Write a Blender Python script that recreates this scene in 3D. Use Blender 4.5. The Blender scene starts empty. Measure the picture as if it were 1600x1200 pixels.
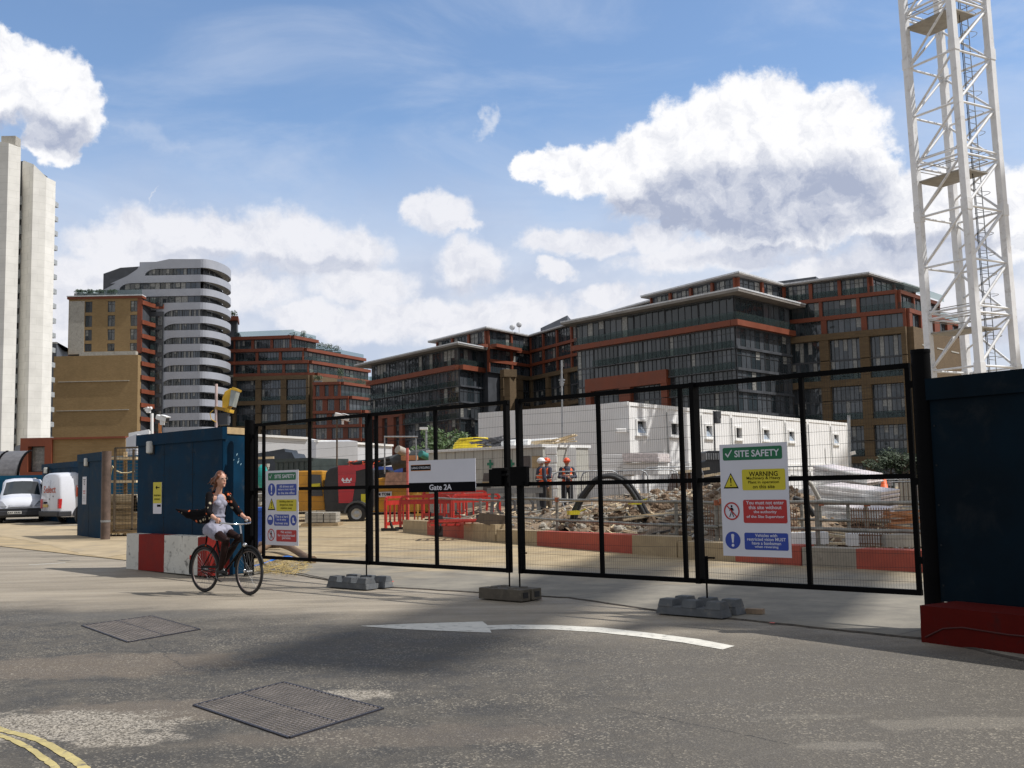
import bpy, bmesh, math, random
from mathutils import Vector, Matrix
R = math.radians
C = bpy.context.scene.collection
SC = bpy.context.scene
rnd = random.Random(7)
# ------------------------------------------------------------ camera
CAMH, FPX, PITCH, ROLL = 1.55, 1650.0, 0.095, 0.020
U0 = Vector((0, -math.sin(PITCH), math.cos(PITCH))); X0 = Vector((1, 0, 0)); FW = Vector((0, math.cos(PITCH), math.sin(PITCH)))
RT = math.cos(ROLL)*X0 - math.sin(ROLL)*U0
UP = math.sin(ROLL)*X0 + math.cos(ROLL)*U0
cam = bpy.data.cameras.new('camera'); camo = bpy.data.objects.new('camera', cam); C.objects.link(camo)
cam.sensor_width = 36.0; cam.lens = FPX/1600*36; cam.clip_start = 0.1; cam.clip_end = 20000
m = Matrix((( RT.x, UP.x, -FW.x, 0), (RT.y, UP.y, -FW.y, 0), (RT.z, UP.z, -FW.z, CAMH), (0, 0, 0, 1)))
camo.matrix_world = m
SC.camera = camo
# ------------------------------------------------------------ light
SUN_EL, SUN_AZ = R(54), R(96)      # azimuth clockwise from +Y
sd = bpy.data.lights.new('sun', 'SUN'); so = bpy.data.objects.new('sun', sd); C.objects.link(so)
sd.energy = 4.6; sd.angle = R(0.5); sd.color = (1.0, 0.965, 0.915)
sv = Vector((math.sin(SUN_AZ)*math.cos(SUN_EL), math.cos(SUN_AZ)*math.cos(SUN_EL), math.sin(SUN_EL)))
so.rotation_euler = sv.to_track_quat('Z', 'Y').to_euler()
so.location = (60, -20, 90)
SC.view_settings.view_transform = 'Standard'; SC.view_settings.look = 'None'
SC.view_settings.exposure = 0.0; SC.view_settings.gamma = 1.0

def ray(px, py):
    return (FW + (px-800)/FPX*RT + (600-py)/FPX*UP)
def lin(*c):
    return tuple(((v/255)/12.92 if v/255 <= .04045 else ((v/255+.055)/1.055)**2.4) for v in c)

# ------------------------------------------------------------ node helper
class NT:
    def __init__(s, tree): s.t = tree; s.n = tree.nodes; s.l = tree.links
    def node(s, typ, **kw):
        n = s.n.new(typ)
        for k, v in kw.items(): setattr(n, k, v)
        return n
    def put(s, sock, v):
        if hasattr(v, 'links') or isinstance(v, bpy.types.NodeSocket): s.l.new(v, sock)
        else:
            try: sock.default_value = v
            except Exception: sock.default_value = tuple(v) + (1,)
    def math(s, op, a, b=0.0, c=None, clamp=False):
        n = s.node('ShaderNodeMath', operation=op); n.use_clamp = clamp
        s.put(n.inputs[0], a); s.put(n.inputs[1], b)
        if c is not None: s.put(n.inputs[2], c)
        return n.outputs[0]
    def vmath(s, op, a, b=(0, 0, 0)):
        n = s.node('ShaderNodeVectorMath', operation=op); s.put(n.inputs[0], a); s.put(n.inputs[1], b)
        return n.outputs[1] if op in ('LENGTH', 'DOT_PRODUCT', 'DISTANCE') else n.outputs[0]
    def noise(s, vec, scale, detail=4, rough=.55, dist=0.0):
        n = s.node('ShaderNodeTexNoise'); s.put(n.inputs['Vector'], vec); n.inputs['Scale'].default_value = scale
        n.inputs['Detail'].default_value = detail; n.inputs['Roughness'].default_value = rough; n.inputs['Distortion'].default_value = dist
        return n.outputs[0]
    def ramp(s, v, a, b, smooth=True, lo=0.0, hi=1.0):
        n = s.node('ShaderNodeMapRange', interpolation_type='SMOOTHSTEP' if smooth else 'LINEAR')
        s.put(n.inputs[0], v); s.put(n.inputs[1], a); s.put(n.inputs[2], b); s.put(n.inputs[3], lo); s.put(n.inputs[4], hi)
        return n.outputs[0]
    def mix(s, f, a, b, mode='MIX'):
        n = s.node('ShaderNodeMix', data_type='RGBA', blend_type=mode)
        s.put(n.inputs[0], f)
        for k, v in ((6, a), (7, b)):
            if isinstance(v, bpy.types.NodeSocket): s.l.new(v, n.inputs[k])
            else: n.inputs[k].default_value = tuple(v)[:3] + (1,)
        return n.outputs[2]

# ------------------------------------------------------------ world: sky with cumulus
W = bpy.data.worlds.new('World'); SC.world = W; W.use_nodes = True
g = NT(W.node_tree); g.n.clear()
wo = g.node('ShaderNodeOutputWorld'); bg = g.node('ShaderNodeBackground')
sky = g.node('ShaderNodeTexSky', sky_type='NISHITA'); sky.sun_disc = False
sky.sun_elevation = SUN_EL; sky.sun_rotation = SUN_AZ; sky.air_density = 1.0; sky.dust_density = 0.6; sky.ozone_density = 1.6
tc = g.node('ShaderNodeTexCoord')
sx = g.node('ShaderNodeSeparateXYZ'); g.l.new(tc.outputs['Generated'], sx.inputs[0])
az = g.math('ARCTAN2', sx.outputs[0], sx.outputs[1]); el = g.math('ARCSINE', sx.outputs[2])
cb = g.node('ShaderNodeCombineXYZ'); g.l.new(az, cb.inputs[0]); g.l.new(el, cb.inputs[1]); P = cb.outputs[0]
def angs(px, py):
    d = ray(px, py).normalized(); return math.atan2(d.x, d.y), math.asin(d.z)
# warp
wn = g.node('ShaderNodeTexNoise'); g.l.new(P, wn.inputs['Vector']); wn.inputs['Scale'].default_value = 26; wn.inputs['Detail'].default_value = 6; wn.inputs['Roughness'].default_value = .6
wv = g.vmath('SUBTRACT', wn.outputs[1], (.5, .5, .5)); wv = g.vmath('MULTIPLY', wv, (.05, .04, 0)); Pw = g.vmath('ADD', P, wv)
def field(blobs, src):
    cur = None
    for (px, py, rx, ry) in blobs:
        a, e = angs(px, py)
        v = g.vmath('SUBTRACT', src, (a, e, 0)); v = g.vmath('MULTIPLY', v, (FPX/rx, FPX/ry, 0))
        f = g.math('SUBTRACT', 1.0, g.vmath('LENGTH', v))
        cur = f if cur is None else g.math('SMOOTH_MAX', cur, f, 0.12)
    return cur
BIG = [(1190,200,120,95),(1290,215,110,95),(1090,235,110,100),(1010,265,90,80),(900,265,85,52),(840,262,45,34),(1340,270,90,80),
       (1130,300,200,70),(1450,330,130,70),(1580,340,110,80),(1250,330,180,70)]
LEFT = [(40,130,100,72),(105,165,62,75),(85,215,48,38),(-60,120,120,80),(10,80,48,38)]
LOW = [(260,375,110,55),(180,385,80,42),(340,370,80,45),(460,385,130,62),(540,400,85,50),(730,415,66,52),(690,335,64,34),(660,330,40,26),
       (870,425,34,18),(830,490,90,40),(700,500,150,40),(130,440,90,60),(600,500,120,46),(480,490,70,30),(950,460,60,22),(1110,400,170,30),(1350,420,160,45),
       (1020,375,60,30),(900,380,120,26),(720,352,40,16),(330,455,160,45),(570,450,100,34),(1050,500,200,60),(80,520,130,60),(1520,480,150,60)]
mo = g.noise(P, 24, 10, .66)
fb = field(BIG+LEFT, Pw); fl = field(LOW, Pw)
nz = g.math('SUBTRACT', mo, .5)
db = g.ramp(g.math('ADD', fb, g.math('MULTIPLY', nz, .80)), .04, .27)
dl = g.ramp(g.math('ADD', fl, g.math('MULTIPLY', nz, .95)), -.04, .44)
# relief: difference of the same noise along the sun's side
n1 = g.noise(Pw, 22, 10, .66); n2 = g.noise(g.vmath('ADD', Pw, (.009, .013, 0)), 22, 10, .66)
rel = g.math('MULTIPLY', g.math('SUBTRACT', n1, n2), 1.9)
DARK = [(1120,330,230,48),(1250,315,170,75),(1000,335,120,34),(1090,290,110,36),(1440,400,150,26),(1380,385,120,22),(100,215,60,26),(40,200,80,22),(730,452,56,22),(420,420,90,20),(500,415,110,16),
        (330,405,90,14),(560,560,200,20),(1500,520,120,20),(1190,400,140,16)]
dk = field(DARK, Pw)
dk = g.ramp(g.math('ADD', dk, g.math('MULTIPLY', nz, .30)), -.22, .55)
# clear sky + thin veil + horizon haze
skyc = g.mix(1.0, sky.outputs[0], (0.138, 0.153, 0.166), 'MULTIPLY')
veil = g.ramp(g.noise(g.vmath('MULTIPLY', P, (1, 3.2, 1)), 3.2, 7, .6, .6), .42, .80)
veil = g.math('MULTIPLY', veil, .42)
s1 = g.mix(g.math('ADD', .03, veil), skyc, (.72, .78, .90))
# wisps
def wisp(x0, y0, x1, y1, w, k):
    a0, e0 = angs(x0, y0); a1, e1 = angs(x1, y1); L = math.hypot(a1-a0, e1-e0); ux, uy = (a1-a0)/L, (e1-e0)/L
    v = g.vmath('SUBTRACT', Pw, ((a0+a1)/2, (e0+e1)/2, 0))
    al = g.math('ABSOLUTE', g.math('DIVIDE', g.vmath('DOT_PRODUCT', v, (ux, uy, 0)), L/2))
    ac = g.math('ABSOLUTE', g.math('DIVIDE', g.vmath('DOT_PRODUCT', v, (-uy, ux, 0)), w/FPX))
    f = g.math('SUBTRACT', 1.0, g.math('ADD', al, ac)); return g.math('MULTIPLY', g.ramp(g.math('ADD', f, g.math('MULTIPLY', nz, .8)), 0, .8), k)
s1 = g.mix(wisp(785,145,735,228,17,.55), s1, (.86, .88, .93))
s1 = g.mix(wisp(250,288,240,325,4,.5), s1, (.86, .88, .93))
s1 = g.mix(wisp(150,180,330,250,20,.18), s1, (.86, .88, .93))
hzn = g.math('SUBTRACT', g.noise(g.vmath('MULTIPLY', P, (1, 1.6, 1)), 7, 6, .55), .5)
hz = g.ramp(g.math('ADD', el, g.math('MULTIPLY', hzn, .16)), .36, .15)
hz = g.math('MULTIPLY', hz, .90)
s2 = g.mix(hz, s1, g.mix(g.ramp(hzn, -.14, .14), (.56, .62, .76), (.77, .79, .86)))
WHITE = (1.0, 1.0, 1.02); GREY = (.42, .47, .61)
# low hazy clouds
lsh = g.math('ADD', g.math('SUBTRACT', .92, g.math('MULTIPLY', dk, .6)), rel, clamp=True)
lc = g.mix(lsh, (.54, .58, .70), (.90, .90, .94))
s3 = g.mix(g.math('MULTIPLY', dl, .92), s2, lc)
bsh = g.math('ADD', g.math('SUBTRACT', 1.0, g.math('MULTIPLY', dk, .84)), rel, clamp=True)
bc = g.mix(bsh, GREY, WHITE)
s4 = g.mix(db, s3, bc)
out_ = g.math('MAXIMUM', g.ramp(g.math('ADD', el, g.math('MULTIPLY', nz, .3)), .58, .75), g.ramp(g.math('ADD', g.math('ABSOLUTE', az), g.math('MULTIPLY', nz, .4)), .68, .95))
cov = g.ramp(g.noise(tc.outputs['Generated'], 2.2, 7, .6), .34, .52)
s4 = g.mix(g.math('MULTIPLY', out_, cov), s4, (.50, .51, .53))  # unseen cloud cover added beyond the view to make the fill light less blue
g.l.new(s4, bg.inputs[0]); bg.inputs[1].default_value = 1.0
g.l.new(bg.outputs[0], wo.inputs[0])

# ------------------------------------------------------------ terrain and unprojection
def gz(x, y):
    return 0.0 if y < 17 else (min(y, 60)-17)*.0165
def G(px, py, dz=0.0):
    d = ray(px, py); z = 0.0
    for _ in range(30):
        t = (z+dz-CAMH)/d.z; y = d.y*t; z = gz(0, y)
    return Vector((d.x*t, d.y*t, z+dz))
def D(px, py, y):
    d = ray(px, py); t = y/d.y; return Vector((d.x*t, y, CAMH+d.z*t))
def XY(px, y, py=750):
    v = D(px, py, y); return Vector((v.x, v.y, gz(v.x, v.y)))
def Z(py, px, y): return D(px, py, y).z

# ------------------------------------------------------------ mesh builder
ORG = {}
class MB:
    def __init__(s): s.v = []; s.f = []; s.m = []; s.sm = []
    def add(s, vs, fs, mi=0, smooth=False):
        o = len(s.v); s.v += [Vector(v) for v in vs]; s.f += [tuple(i+o for i in f) for f in fs]
        s.m += [mi]*len(fs); s.sm += [smooth]*len(fs)
    def box(s, c, size, rz=0.0, mi=0, M=None):
        hx, hy, hz_ = size[0]/2, size[1]/2, size[2]/2; c = Vector(c); cs, sn = math.cos(rz), math.sin(rz)
        vs = []
        for dz in (-hz_, hz_):
            for dx, dy in ((-hx, -hy), (hx, -hy), (hx, hy), (-hx, hy)):
                v = Vector((dx, dy, dz))
                if M is not None: v = M @ v
                else: v = Vector((dx*cs-dy*sn, dx*sn+dy*cs, dz))
                vs.append(c+v)
        s.add(vs, [(3, 2, 1, 0), (4, 5, 6, 7), (0, 1, 5, 4), (1, 2, 6, 5), (2, 3, 7, 6), (3, 0, 4, 7)], mi)
    def wallbox(s, A, B, z0, z1, n0, n1, mi=0):
        """box along A->B (plan), from offset n0 to n1 along outward normal"""
        A = Vector((A[0], A[1], 0)); B = Vector((B[0], B[1], 0)); d = (B-A).normalized(); n = Vector((d.y, -d.x, 0))
        a0, b0, a1, b1 = A+n*n0, B+n*n0, A+n*n1, B+n*n1; u = Vector((0, 0, 1))
        vs = [a1+u*z0, b1+u*z0, b0+u*z0, a0+u*z0, a1+u*z1, b1+u*z1, b0+u*z1, a0+u*z1]
        s.add(vs, [(3, 2, 1, 0), (4, 5, 6, 7), (0, 1, 5, 4), (1, 2, 6, 5), (2, 3, 7, 6), (3, 0, 4, 7)], mi)
    def prism(s, poly, z0, z1, mi=0):
        n = len(poly); vs = [Vector((p[0], p[1], z0)) for p in poly]+[Vector((p[0], p[1], z1)) for p in poly]
        fs = [tuple(reversed(range(n))), tuple(range(n, 2*n))]+[(i, (i+1) % n, n+(i+1) % n, n+i) for i in range(n)]
        s.add(vs, fs, mi)
    def slab(s, poly, off, mi=0):
        """3-D polygon extruded by vector off"""
        n = len(poly); off = Vector(off); vs = [Vector(p) for p in poly]+[Vector(p)+off for p in poly]
        fs = [tuple(range(n)), tuple(reversed(range(n, 2*n)))]+[((i+1) % n, i, n+i, n+(i+1) % n) for i in range(n)]
        s.add(vs, fs, mi)
    def bar(s, a, b, w, h=None, mi=0, up=Vector((0, 0, 1))):
        a, b = Vector(a), Vector(b); h = w if h is None else h; d = (b-a).normalized()
        if abs(d.dot(up)) > .99: up = Vector((0, 1, 0))
        x = d.cross(up).normalized(); y = x.cross(d).normalized(); vs = []
        for p in (a, b):
            for i, j in ((-1, -1), (1, -1), (1, 1), (-1, 1)): vs.append(p+x*(i*w/2)+y*(j*h/2))
        s.add(vs, [(0, 1, 2, 3), (7, 6, 5, 4), (0, 4, 5, 1), (1, 5, 6, 2), (2, 6, 7, 3), (3, 7, 4, 0)], mi)
    def tube(s, pts, r, n=8, mi=0, caps=True, closed=False):
        pts = [Vector(p) for p in pts]; k = len(pts); rs = r if isinstance(r, (list, tuple)) else [r]*k
        vs = []; prev = None
        for i, p in enumerate(pts):
            if closed: d = (pts[(i+1) % k]-pts[i-1]).normalized()
            else: d = (pts[min(i+1, k-1)]-pts[max(i-1, 0)]).normalized()
            if prev is None:
                ref = Vector((0, 0, 1)) if abs(d.z) < .9 else Vector((0, 1, 0)); x = d.cross(ref).normalized()
            else: x = (prev-d*prev.dot(d)).normalized()
            prev = x; y = d.cross(x)
            for j in range(n):
                a = 2*math.pi*j/n; vs.append(p+(x*math.cos(a)+y*math.sin(a))*rs[i])
        fs = []
        for i in range(k if closed else k-1):
            i2 = (i+1) % k
            for j in range(n): fs.append((i*n+j, i*n+(j+1) % n, i2*n+(j+1) % n, i2*n+j))
        s.add(vs, fs, mi, True)
        if caps and not closed: s.add([vs[j] for j in range(n)], [tuple(reversed(range(n)))], mi); s.add(vs[-n:], [tuple(range(n))], mi)
    def ell(s, c, r, seg=12, rings=8, mi=0, M=None):
        c = Vector(c); r = (r, r, r) if not hasattr(r, '__len__') else r; vs = []
        for i in range(rings+1):
            t = math.pi*i/rings
            for j in range(seg):
                a = 2*math.pi*j/seg; v = Vector((r[0]*math.sin(t)*math.cos(a), r[1]*math.sin(t)*math.sin(a), r[2]*math.cos(t)))
                vs.append(c+(M @ v if M is not None else v))
        fs = [(i*seg+j, (i+1)*seg+j, (i+1)*seg+(j+1) % seg, i*seg+(j+1) % seg) for i in range(rings) for j in range(seg)]
        s.add(vs, fs, mi, True)
    def build(s, name, mats, parent=None, bevel=0.0, mods=None, world=True):
        me = bpy.data.meshes.new(name); o0 = ORG.get(parent.name, Vector((0, 0, 0))) if (parent is not None and world) else Vector((0, 0, 0))
        if parent is None and world and s.v:
            c = sum(s.v, Vector())/len(s.v); o0 = Vector((c.x, c.y, min(v.z for v in s.v)))
        me.from_pydata([tuple(v-o0) for v in s.v], [], s.f)
        for mt in (mats if isinstance(mats, (list, tuple)) else [mats]): me.materials.append(mt)
        me.polygons.foreach_set('material_index', s.m); me.polygons.foreach_set('use_smooth', s.sm)
        me.update()
        ob = bpy.data.objects.new(name, me); C.objects.link(ob)
        if parent is not None: ob.parent = parent; ORG[ob.name] = ORG.get(parent.name, Vector((0, 0, 0)))
        elif world: ob.location = o0; ORG[ob.name] = o0
        if bevel: b = ob.modifiers.new('bevel', 'BEVEL'); b.width = bevel; b.segments = 2; b.limit_method = 'ANGLE'
        return ob
def tag(o, label=None, cat=None, group=None, kind=None):
    if label: o['label'] = label
    if cat: o['category'] = cat
    if group: o['group'] = group
    if kind: o['kind'] = kind
    return o
def thing(name, loc, label, cat, group=None, rz=0.0):
    o = bpy.data.objects.new(name, None); C.objects.link(o); o.location = loc; o.rotation_euler = (0, 0, rz); o.empty_display_size = .3
    ORG[o.name] = Vector(loc); tag(o, label, cat, group); return o
def copy_tree(o, parent=None):
    c = o.copy(); C.objects.link(c)
    if parent is not None: c.parent = parent
    for ch in list(o.children): copy_tree(ch, c)
    return c
def copy_thing(o, loc, rz, label, group=None):
    c = copy_tree(o); c.location = loc; c.rotation_euler = (0, 0, rz); c['label'] = label
    if group: c['group'] = group
    return c
def remesh(ob, voxel, smooth=2, keep_mats=True):
    r = ob.modifiers.new('r', 'REMESH'); r.mode = 'VOXEL'; r.voxel_size = voxel; r.use_smooth_shade = True
    if smooth:
        sm = ob.modifiers.new('s', 'SMOOTH'); sm.iterations = smooth; sm.factor = .6
    dg = bpy.context.evaluated_depsgraph_get(); me = bpy.data.meshes.new_from_object(ob.evaluated_get(dg))
    mats = list(ob.data.materials); ob.modifiers.clear(); ob.data = me
    me.materials.clear()
    for mt in mats: me.materials.append(mt)
    return ob

# ------------------------------------------------------------ materials
MATS = {}
def mat(name, col, rough=.6, metal=0.0, var=.18, vs=3.0, bump=0.0, bs=40.0, dirt=None, dirt_amt=.0, ds=1.2, spec=.5, trans=0.0, coat=0.0):
    if name in MATS: return MATS[name]
    mt = bpy.data.materials.new(name); mt.use_nodes = True; t = NT(mt.node_tree); b = t.n['Principled BSDF']
    tc = t.node('ShaderNodeTexCoord'); p = tc.outputs['Object']
    c0 = tuple(v*(1-var) for v in col); c1 = tuple(min(1, v*(1+var)) for v in col)
    n = t.noise(p, vs, 6, .6); c = t.mix(t.ramp(n, .3, .7), c0, c1)
    if dirt is not None:
        d = t.ramp(t.noise(p, ds, 8, .68, .4), .52, .70); c = t.mix(t.math('MULTIPLY', d, dirt_amt), c, dirt)
    t.l.new(c, b.inputs['Base Color'])
    r = t.ramp(n, .2, .8, lo=max(.02, rough-.08), hi=min(1, rough+.08)); t.l.new(r, b.inputs['Roughness'])
    b.inputs['Metallic'].default_value = metal; b.inputs['Specular IOR Level'].default_value = spec
    if trans: b.inputs['Transmission Weight'].default_value = trans
    if coat: b.inputs['Coat Weight'].default_value = coat; b.inputs['Coat Roughness'].default_value = .05
    if bump:
        bp = t.node('ShaderNodeBump'); bp.inputs['Strength'].default_value = bump; bp.inputs['Distance'].default_value = .02
        t.l.new(t.noise(p, bs, 5, .65), bp.inputs['Height']); t.l.new(bp.outputs[0], b.inputs['Normal'])
    MATS[name] = mt; return mt
def brick_mat(name, c1, c2, mortar, sc=1.0):
    mt = bpy.data.materials.new(name); mt.use_nodes = True; t = NT(mt.node_tree); b = t.n['Principled BSDF']
    tc = t.node('ShaderNodeTexCoord'); ge = t.node('ShaderNodeNewGeometry')
    s = t.node('ShaderNodeSeparateXYZ'); t.l.new(ge.outputs['Position'], s.inputs[0])
    u = t.math('ADD', s.outputs[0], s.outputs[1]); cbn = t.node('ShaderNodeCombineXYZ'); t.l.new(u, cbn.inputs[0]); t.l.new(s.outputs[2], cbn.inputs[1])
    br = t.node('ShaderNodeTexBrick'); t.l.new(cbn.outputs[0], br.inputs['Vector']); br.inputs['Scale'].default_value = sc
    br.inputs['Color1'].default_value = c1+(1,); br.inputs['Color2'].default_value = c2+(1,); br.inputs['Mortar'].default_value = mortar+(1,)
    br.inputs['Mortar Size'].default_value = .012; br.inputs['Brick Width'].default_value = .45; br.inputs['Row Height'].default_value = .16
    n = t.noise(ge.outputs['Position'], .35, 6, .6); c = t.mix(t.ramp(n, .3, .75, lo=.0, hi=.35), br.outputs[0], tuple(v*.55 for v in c1))
    t.l.new(c, b.inputs['Base Color']); b.inputs['Roughness'].default_value = .85
    MATS[name] = mt; return mt
def glass_mat(name, col, rough=.06, spec=.8, bumpy=.06, alpha=None):
    mt = bpy.data.materials.new(name); mt.use_nodes = True; t = NT(mt.node_tree); b = t.n['Principled BSDF']
    tc = t.node('ShaderNodeTexCoord'); ge = t.node('ShaderNodeNewGeometry')
    oi = t.node('ShaderNodeObjectInfo'); n = t.noise(ge.outputs['Position'], .9, 4, .6)
    k = t.math('ADD', t.math('MULTIPLY', oi.outputs['Random'], .9), t.math('MULTIPLY', n, .9))
    c = t.mix(t.math('MULTIPLY', k, .6), tuple(v*.5 for v in col), tuple(min(1, v*1.6) for v in col))
    t.l.new(c, b.inputs['Base Color']); b.inputs['Roughness'].default_value = rough; b.inputs['Specular IOR Level'].default_value = spec
    bp = t.node('ShaderNodeBump'); bp.inputs['Strength'].default_value = bumpy; bp.inputs['Distance'].default_value = .5
    t.l.new(t.noise(ge.outputs['Position'], .5, 2, .5), bp.inputs['Height']); t.l.new(bp.outputs[0], b.inputs['Normal'])
    if alpha is not None:
        tr = t.node('ShaderNodeBsdfTransparent'); tr.inputs[0].default_value = (.86, .93, .92, 1); mx = t.node('ShaderNodeMixShader'); mx.inputs[0].default_value = alpha
        t.l.new(tr.outputs[0], mx.inputs[1]); t.l.new(b.outputs[0], mx.inputs[2]); t.l.new(mx.outputs[0], t.n['Material Output'].inputs[0])
    MATS[name] = mt; return mt
M_GL = glass_mat('window glass', (.024, .032, .038), bumpy=.14); M_GL2 = glass_mat('window glass pale', (.06, .068, .078), bumpy=.12); M_CUR = mat('curtain behind glass', (.24, .24, .225), .25, var=.3, spec=.7)
M_BAL = glass_mat('balcony glass', (.045, .06, .06), .08, .5, .02, alpha=.22)
M_FR = mat('window frame', (.045, .048, .055), .5)
M_ORG = mat('terracotta cladding', (.18, .044, .018), .6, vs=.4, var=.12)
M_BRK = brick_mat('tan brick', (.155, .102, .05), (.11, .07, .034), (.105, .08, .052))
M_BRKL = brick_mat('pale tan brick', (.30, .20, .090), (.25, .162, .07), (.24, .175, .10))
M_ROOFG = mat('grey roof canopy', (.22, .20, .18), .6, vs=.3); M_ROOFT = mat('pale roof edge', (.55, .56, .58), .5)
M_SLATE = mat('dark cladding', (.06, .065, .075), .5, vs=.5)
M_SILV = mat('silver cladding', (.34, .355, .40), .45, metal=.0, var=.06, vs=.3, spec=.5)
M_BLACK = mat('black paint', (.003, .003, .0035), .6, var=.3, spec=.06); M_RUB = mat('black rubber', (.015, .015, .016), .7)
M_WHITE = mat('white paint', (.80, .80, .79), .45, var=.05, vs=.7)
M_STEEL = mat('galvanised steel', (.33, .34, .35), .45, metal=.6, var=.2, vs=8)
M_YEL = mat('yellow paint', (.70, .42, .03), .5, var=.15); M_RED = mat('red plastic', (.46, .028, .018), .45, var=.15, vs=5)
M_CONC = mat('concrete', (.38, .36, .32), .85, var=.15, vs=4, bump=.3, bs=30, dirt=(.16, .14, .12), dirt_amt=.6)
M_GRN = mat('leaf green', (.06, .11, .03), .6, var=.5, vs=2.5)
# ------------------------------------------------------------ ground materials
def asphalt_mat():
    mt = bpy.data.materials.new('asphalt'); mt.use_nodes = True; t = NT(mt.node_tree); b = t.n['Principled BSDF']
    ge = t.node('ShaderNodeNewGeometry'); p = ge.outputs['Position']; s = t.node('ShaderNodeSeparateXYZ'); t.l.new(p, s.inputs[0]); x, y = s.outputs[0], s.outputs[1]
    n0 = t.noise(p, .55, 6, .6); n1 = t.noise(p, 2.6, 5, .6); n2 = t.noise(p, 85, 3, .7); n3 = t.noise(p, 34, 3, .6)
    vo = t.node('ShaderNodeTexVoronoi'); t.l.new(p, vo.inputs['Vector']); vo.inputs['Scale'].default_value = 75; vcol = vo.outputs['Color']
    sv_ = t.node('ShaderNodeSeparateXYZ'); t.l.new(vcol, sv_.inputs[0])
    # old polished surface / newer dark surface
    ln = t.math('ADD', t.math('SUBTRACT', y, 11.6), t.math('MULTIPLY', x, .50)); ln = t.math('ADD', ln, t.math('MULTIPLY', t.math('SUBTRACT', n0, .5), 3.4))
    f = t.ramp(ln, -1.2, 1.3)
    streak = t.noise(t.vmath('MULTIPLY', p, (.22, 1.3, 1)), 1.4, 5, .6, .3)
    old = t.mix(t.ramp(streak, .3, .7), (.216, .184, .140), (.350, .300, .232)); new = t.mix(t.ramp(n1, .3, .7), (.046, .042, .036), (.086, .076, .062))
    c = t.mix(f, new, old)
    # brown worn area right foreground
    br = t.ramp(t.math('ADD', x, t.math('MULTIPLY', t.math('SUBTRACT', n0, .5), 3)), -.6, 1.6); br = t.math('MULTIPLY', br, t.math('SUBTRACT', 1, f)); c = t.mix(t.math('MULTIPLY', br, .9), c, (.108, .096, .080))
    def blob(px, py, rx, ry, col, k, soft=.7, nn=None, rot=0):
        nonlocal c
        q = G(px, py); v = t.vmath('SUBTRACT', p, tuple(q)); 
        vr = t.node('ShaderNodeVectorRotate', rotation_type='Z_AXIS'); t.l.new(v, vr.inputs[0]); vr.inputs['Angle'].default_value = rot
        L = t.vmath('LENGTH', t.vmath('MULTIPLY', vr.outputs[0], (1/rx, 1/ry, 0)))
        m_ = t.math('ADD', t.math('SUBTRACT', 1, L), t.math('MULTIPLY', t.math('SUBTRACT', nn if nn is not None else n1, .5), 1.1)); c = t.mix(t.math('MULTIPLY', t.ramp(m_, 0, soft), k), c, col)
    ng = t.math('ADD', t.math('MULTIPLY', t.noise(p, 4.5, 6, .7), 1.6), -.3)
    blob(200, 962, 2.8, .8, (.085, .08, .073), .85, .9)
    blob(150, 1040, 1.7, .8, (.125, .100, .075), .9, .35)
    blob(250, 1110, 1.0, .45, (.125, .102, .078), .9, .3)
    blob(640, 1150, 1.5, .35, (.12, .098, .077), .6, .4)
    blob(1500, 1130, .75, .20, (.19, .17, .14), .6, .4, ng)
    blob(1310, 1165, .32, .13, (.20, .18, .15), .6, .4, ng)
    blob(1270, 1120, .35, .08, (.17, .155, .13), .5, .4, ng)
    # exposed pale gravel
    grav = t.mix(t.ramp(sv_.outputs[0], .25, .8), (.10, .085, .065), (.40, .36, .30))
    blob(50, 1135, 1.15, .55, grav, 1.0, .35, ng); blob(190, 1155, .45, .25, grav, .9, .35, ng); blob(545, 1086, .42, .24, grav, .9, .35, ng)
    # tar joints and cracks
    def crack(x0, y0, x1, y1, w, k=.8):
        nonlocal c
        a, e = G(x0, y0), G(x1, y1); d = (e-a); L = d.length; d /= L; nrm = Vector((-d.y, d.x, 0)); mid = (a+e)/2
        v = t.vmath('SUBTRACT', p, tuple(mid)); 
        wob = t.math('MULTIPLY', t.math('SUBTRACT', t.noise(p, 3.2, 4, .7), .5), .16)
        ac = t.math('ABSOLUTE', t.math('ADD', t.vmath('DOT_PRODUCT', v, tuple(nrm)), wob)); al = t.math('ABSOLUTE', t.vmath('DOT_PRODUCT', v, tuple(d)))
        m_ = t.math('MULTIPLY', t.ramp(ac, w, w*.35), t.ramp(al, L/2, L/2-.25)); m_ = t.math('MULTIPLY', m_, t.ramp(n3, .35, .6)); c = t.mix(t.math('MULTIPLY', m_, k), c, (.022, .021, .02))
    crack(930, 1100, 1260, 1168, .022); crack(760, 1100, 960, 1170, .015, .6); crack(200, 985, 300, 1050, .018); crack(560, 1090, 700, 1110, .015, .5); crack(860, 1000, 1500, 1120, .012, .35)
    crack(430, 1000, 620, 1190, .012, .5); crack(1000, 1050, 1060, 1200, .012, .45); crack(0, 1060, 330, 1040, .010, .45); crack(1180, 1035, 1600, 1075, .014, .5); crack(700, 1060, 930, 1075, .010, .5); crack(240, 1085, 300, 1096, .025, .7); crack(0, 1018, 120, 1012, .015, .5)
    # aggregate: tan and pale chips
    chip = t.ramp(sv_.outputs[1], .80, .97); chip = t.math('MULTIPLY', chip, t.ramp(t.noise(p, 1.2, 4, .6), .35, .65, lo=.25, hi=1.0)); c = t.mix(t.math('MULTIPLY', chip, .80), c, (.32, .285, .225))
    dk_ = t.ramp(n2, .5, .66); c = t.mix(t.math('MULTIPLY', dk_, .55), c, (.028, .026, .024))
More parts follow.
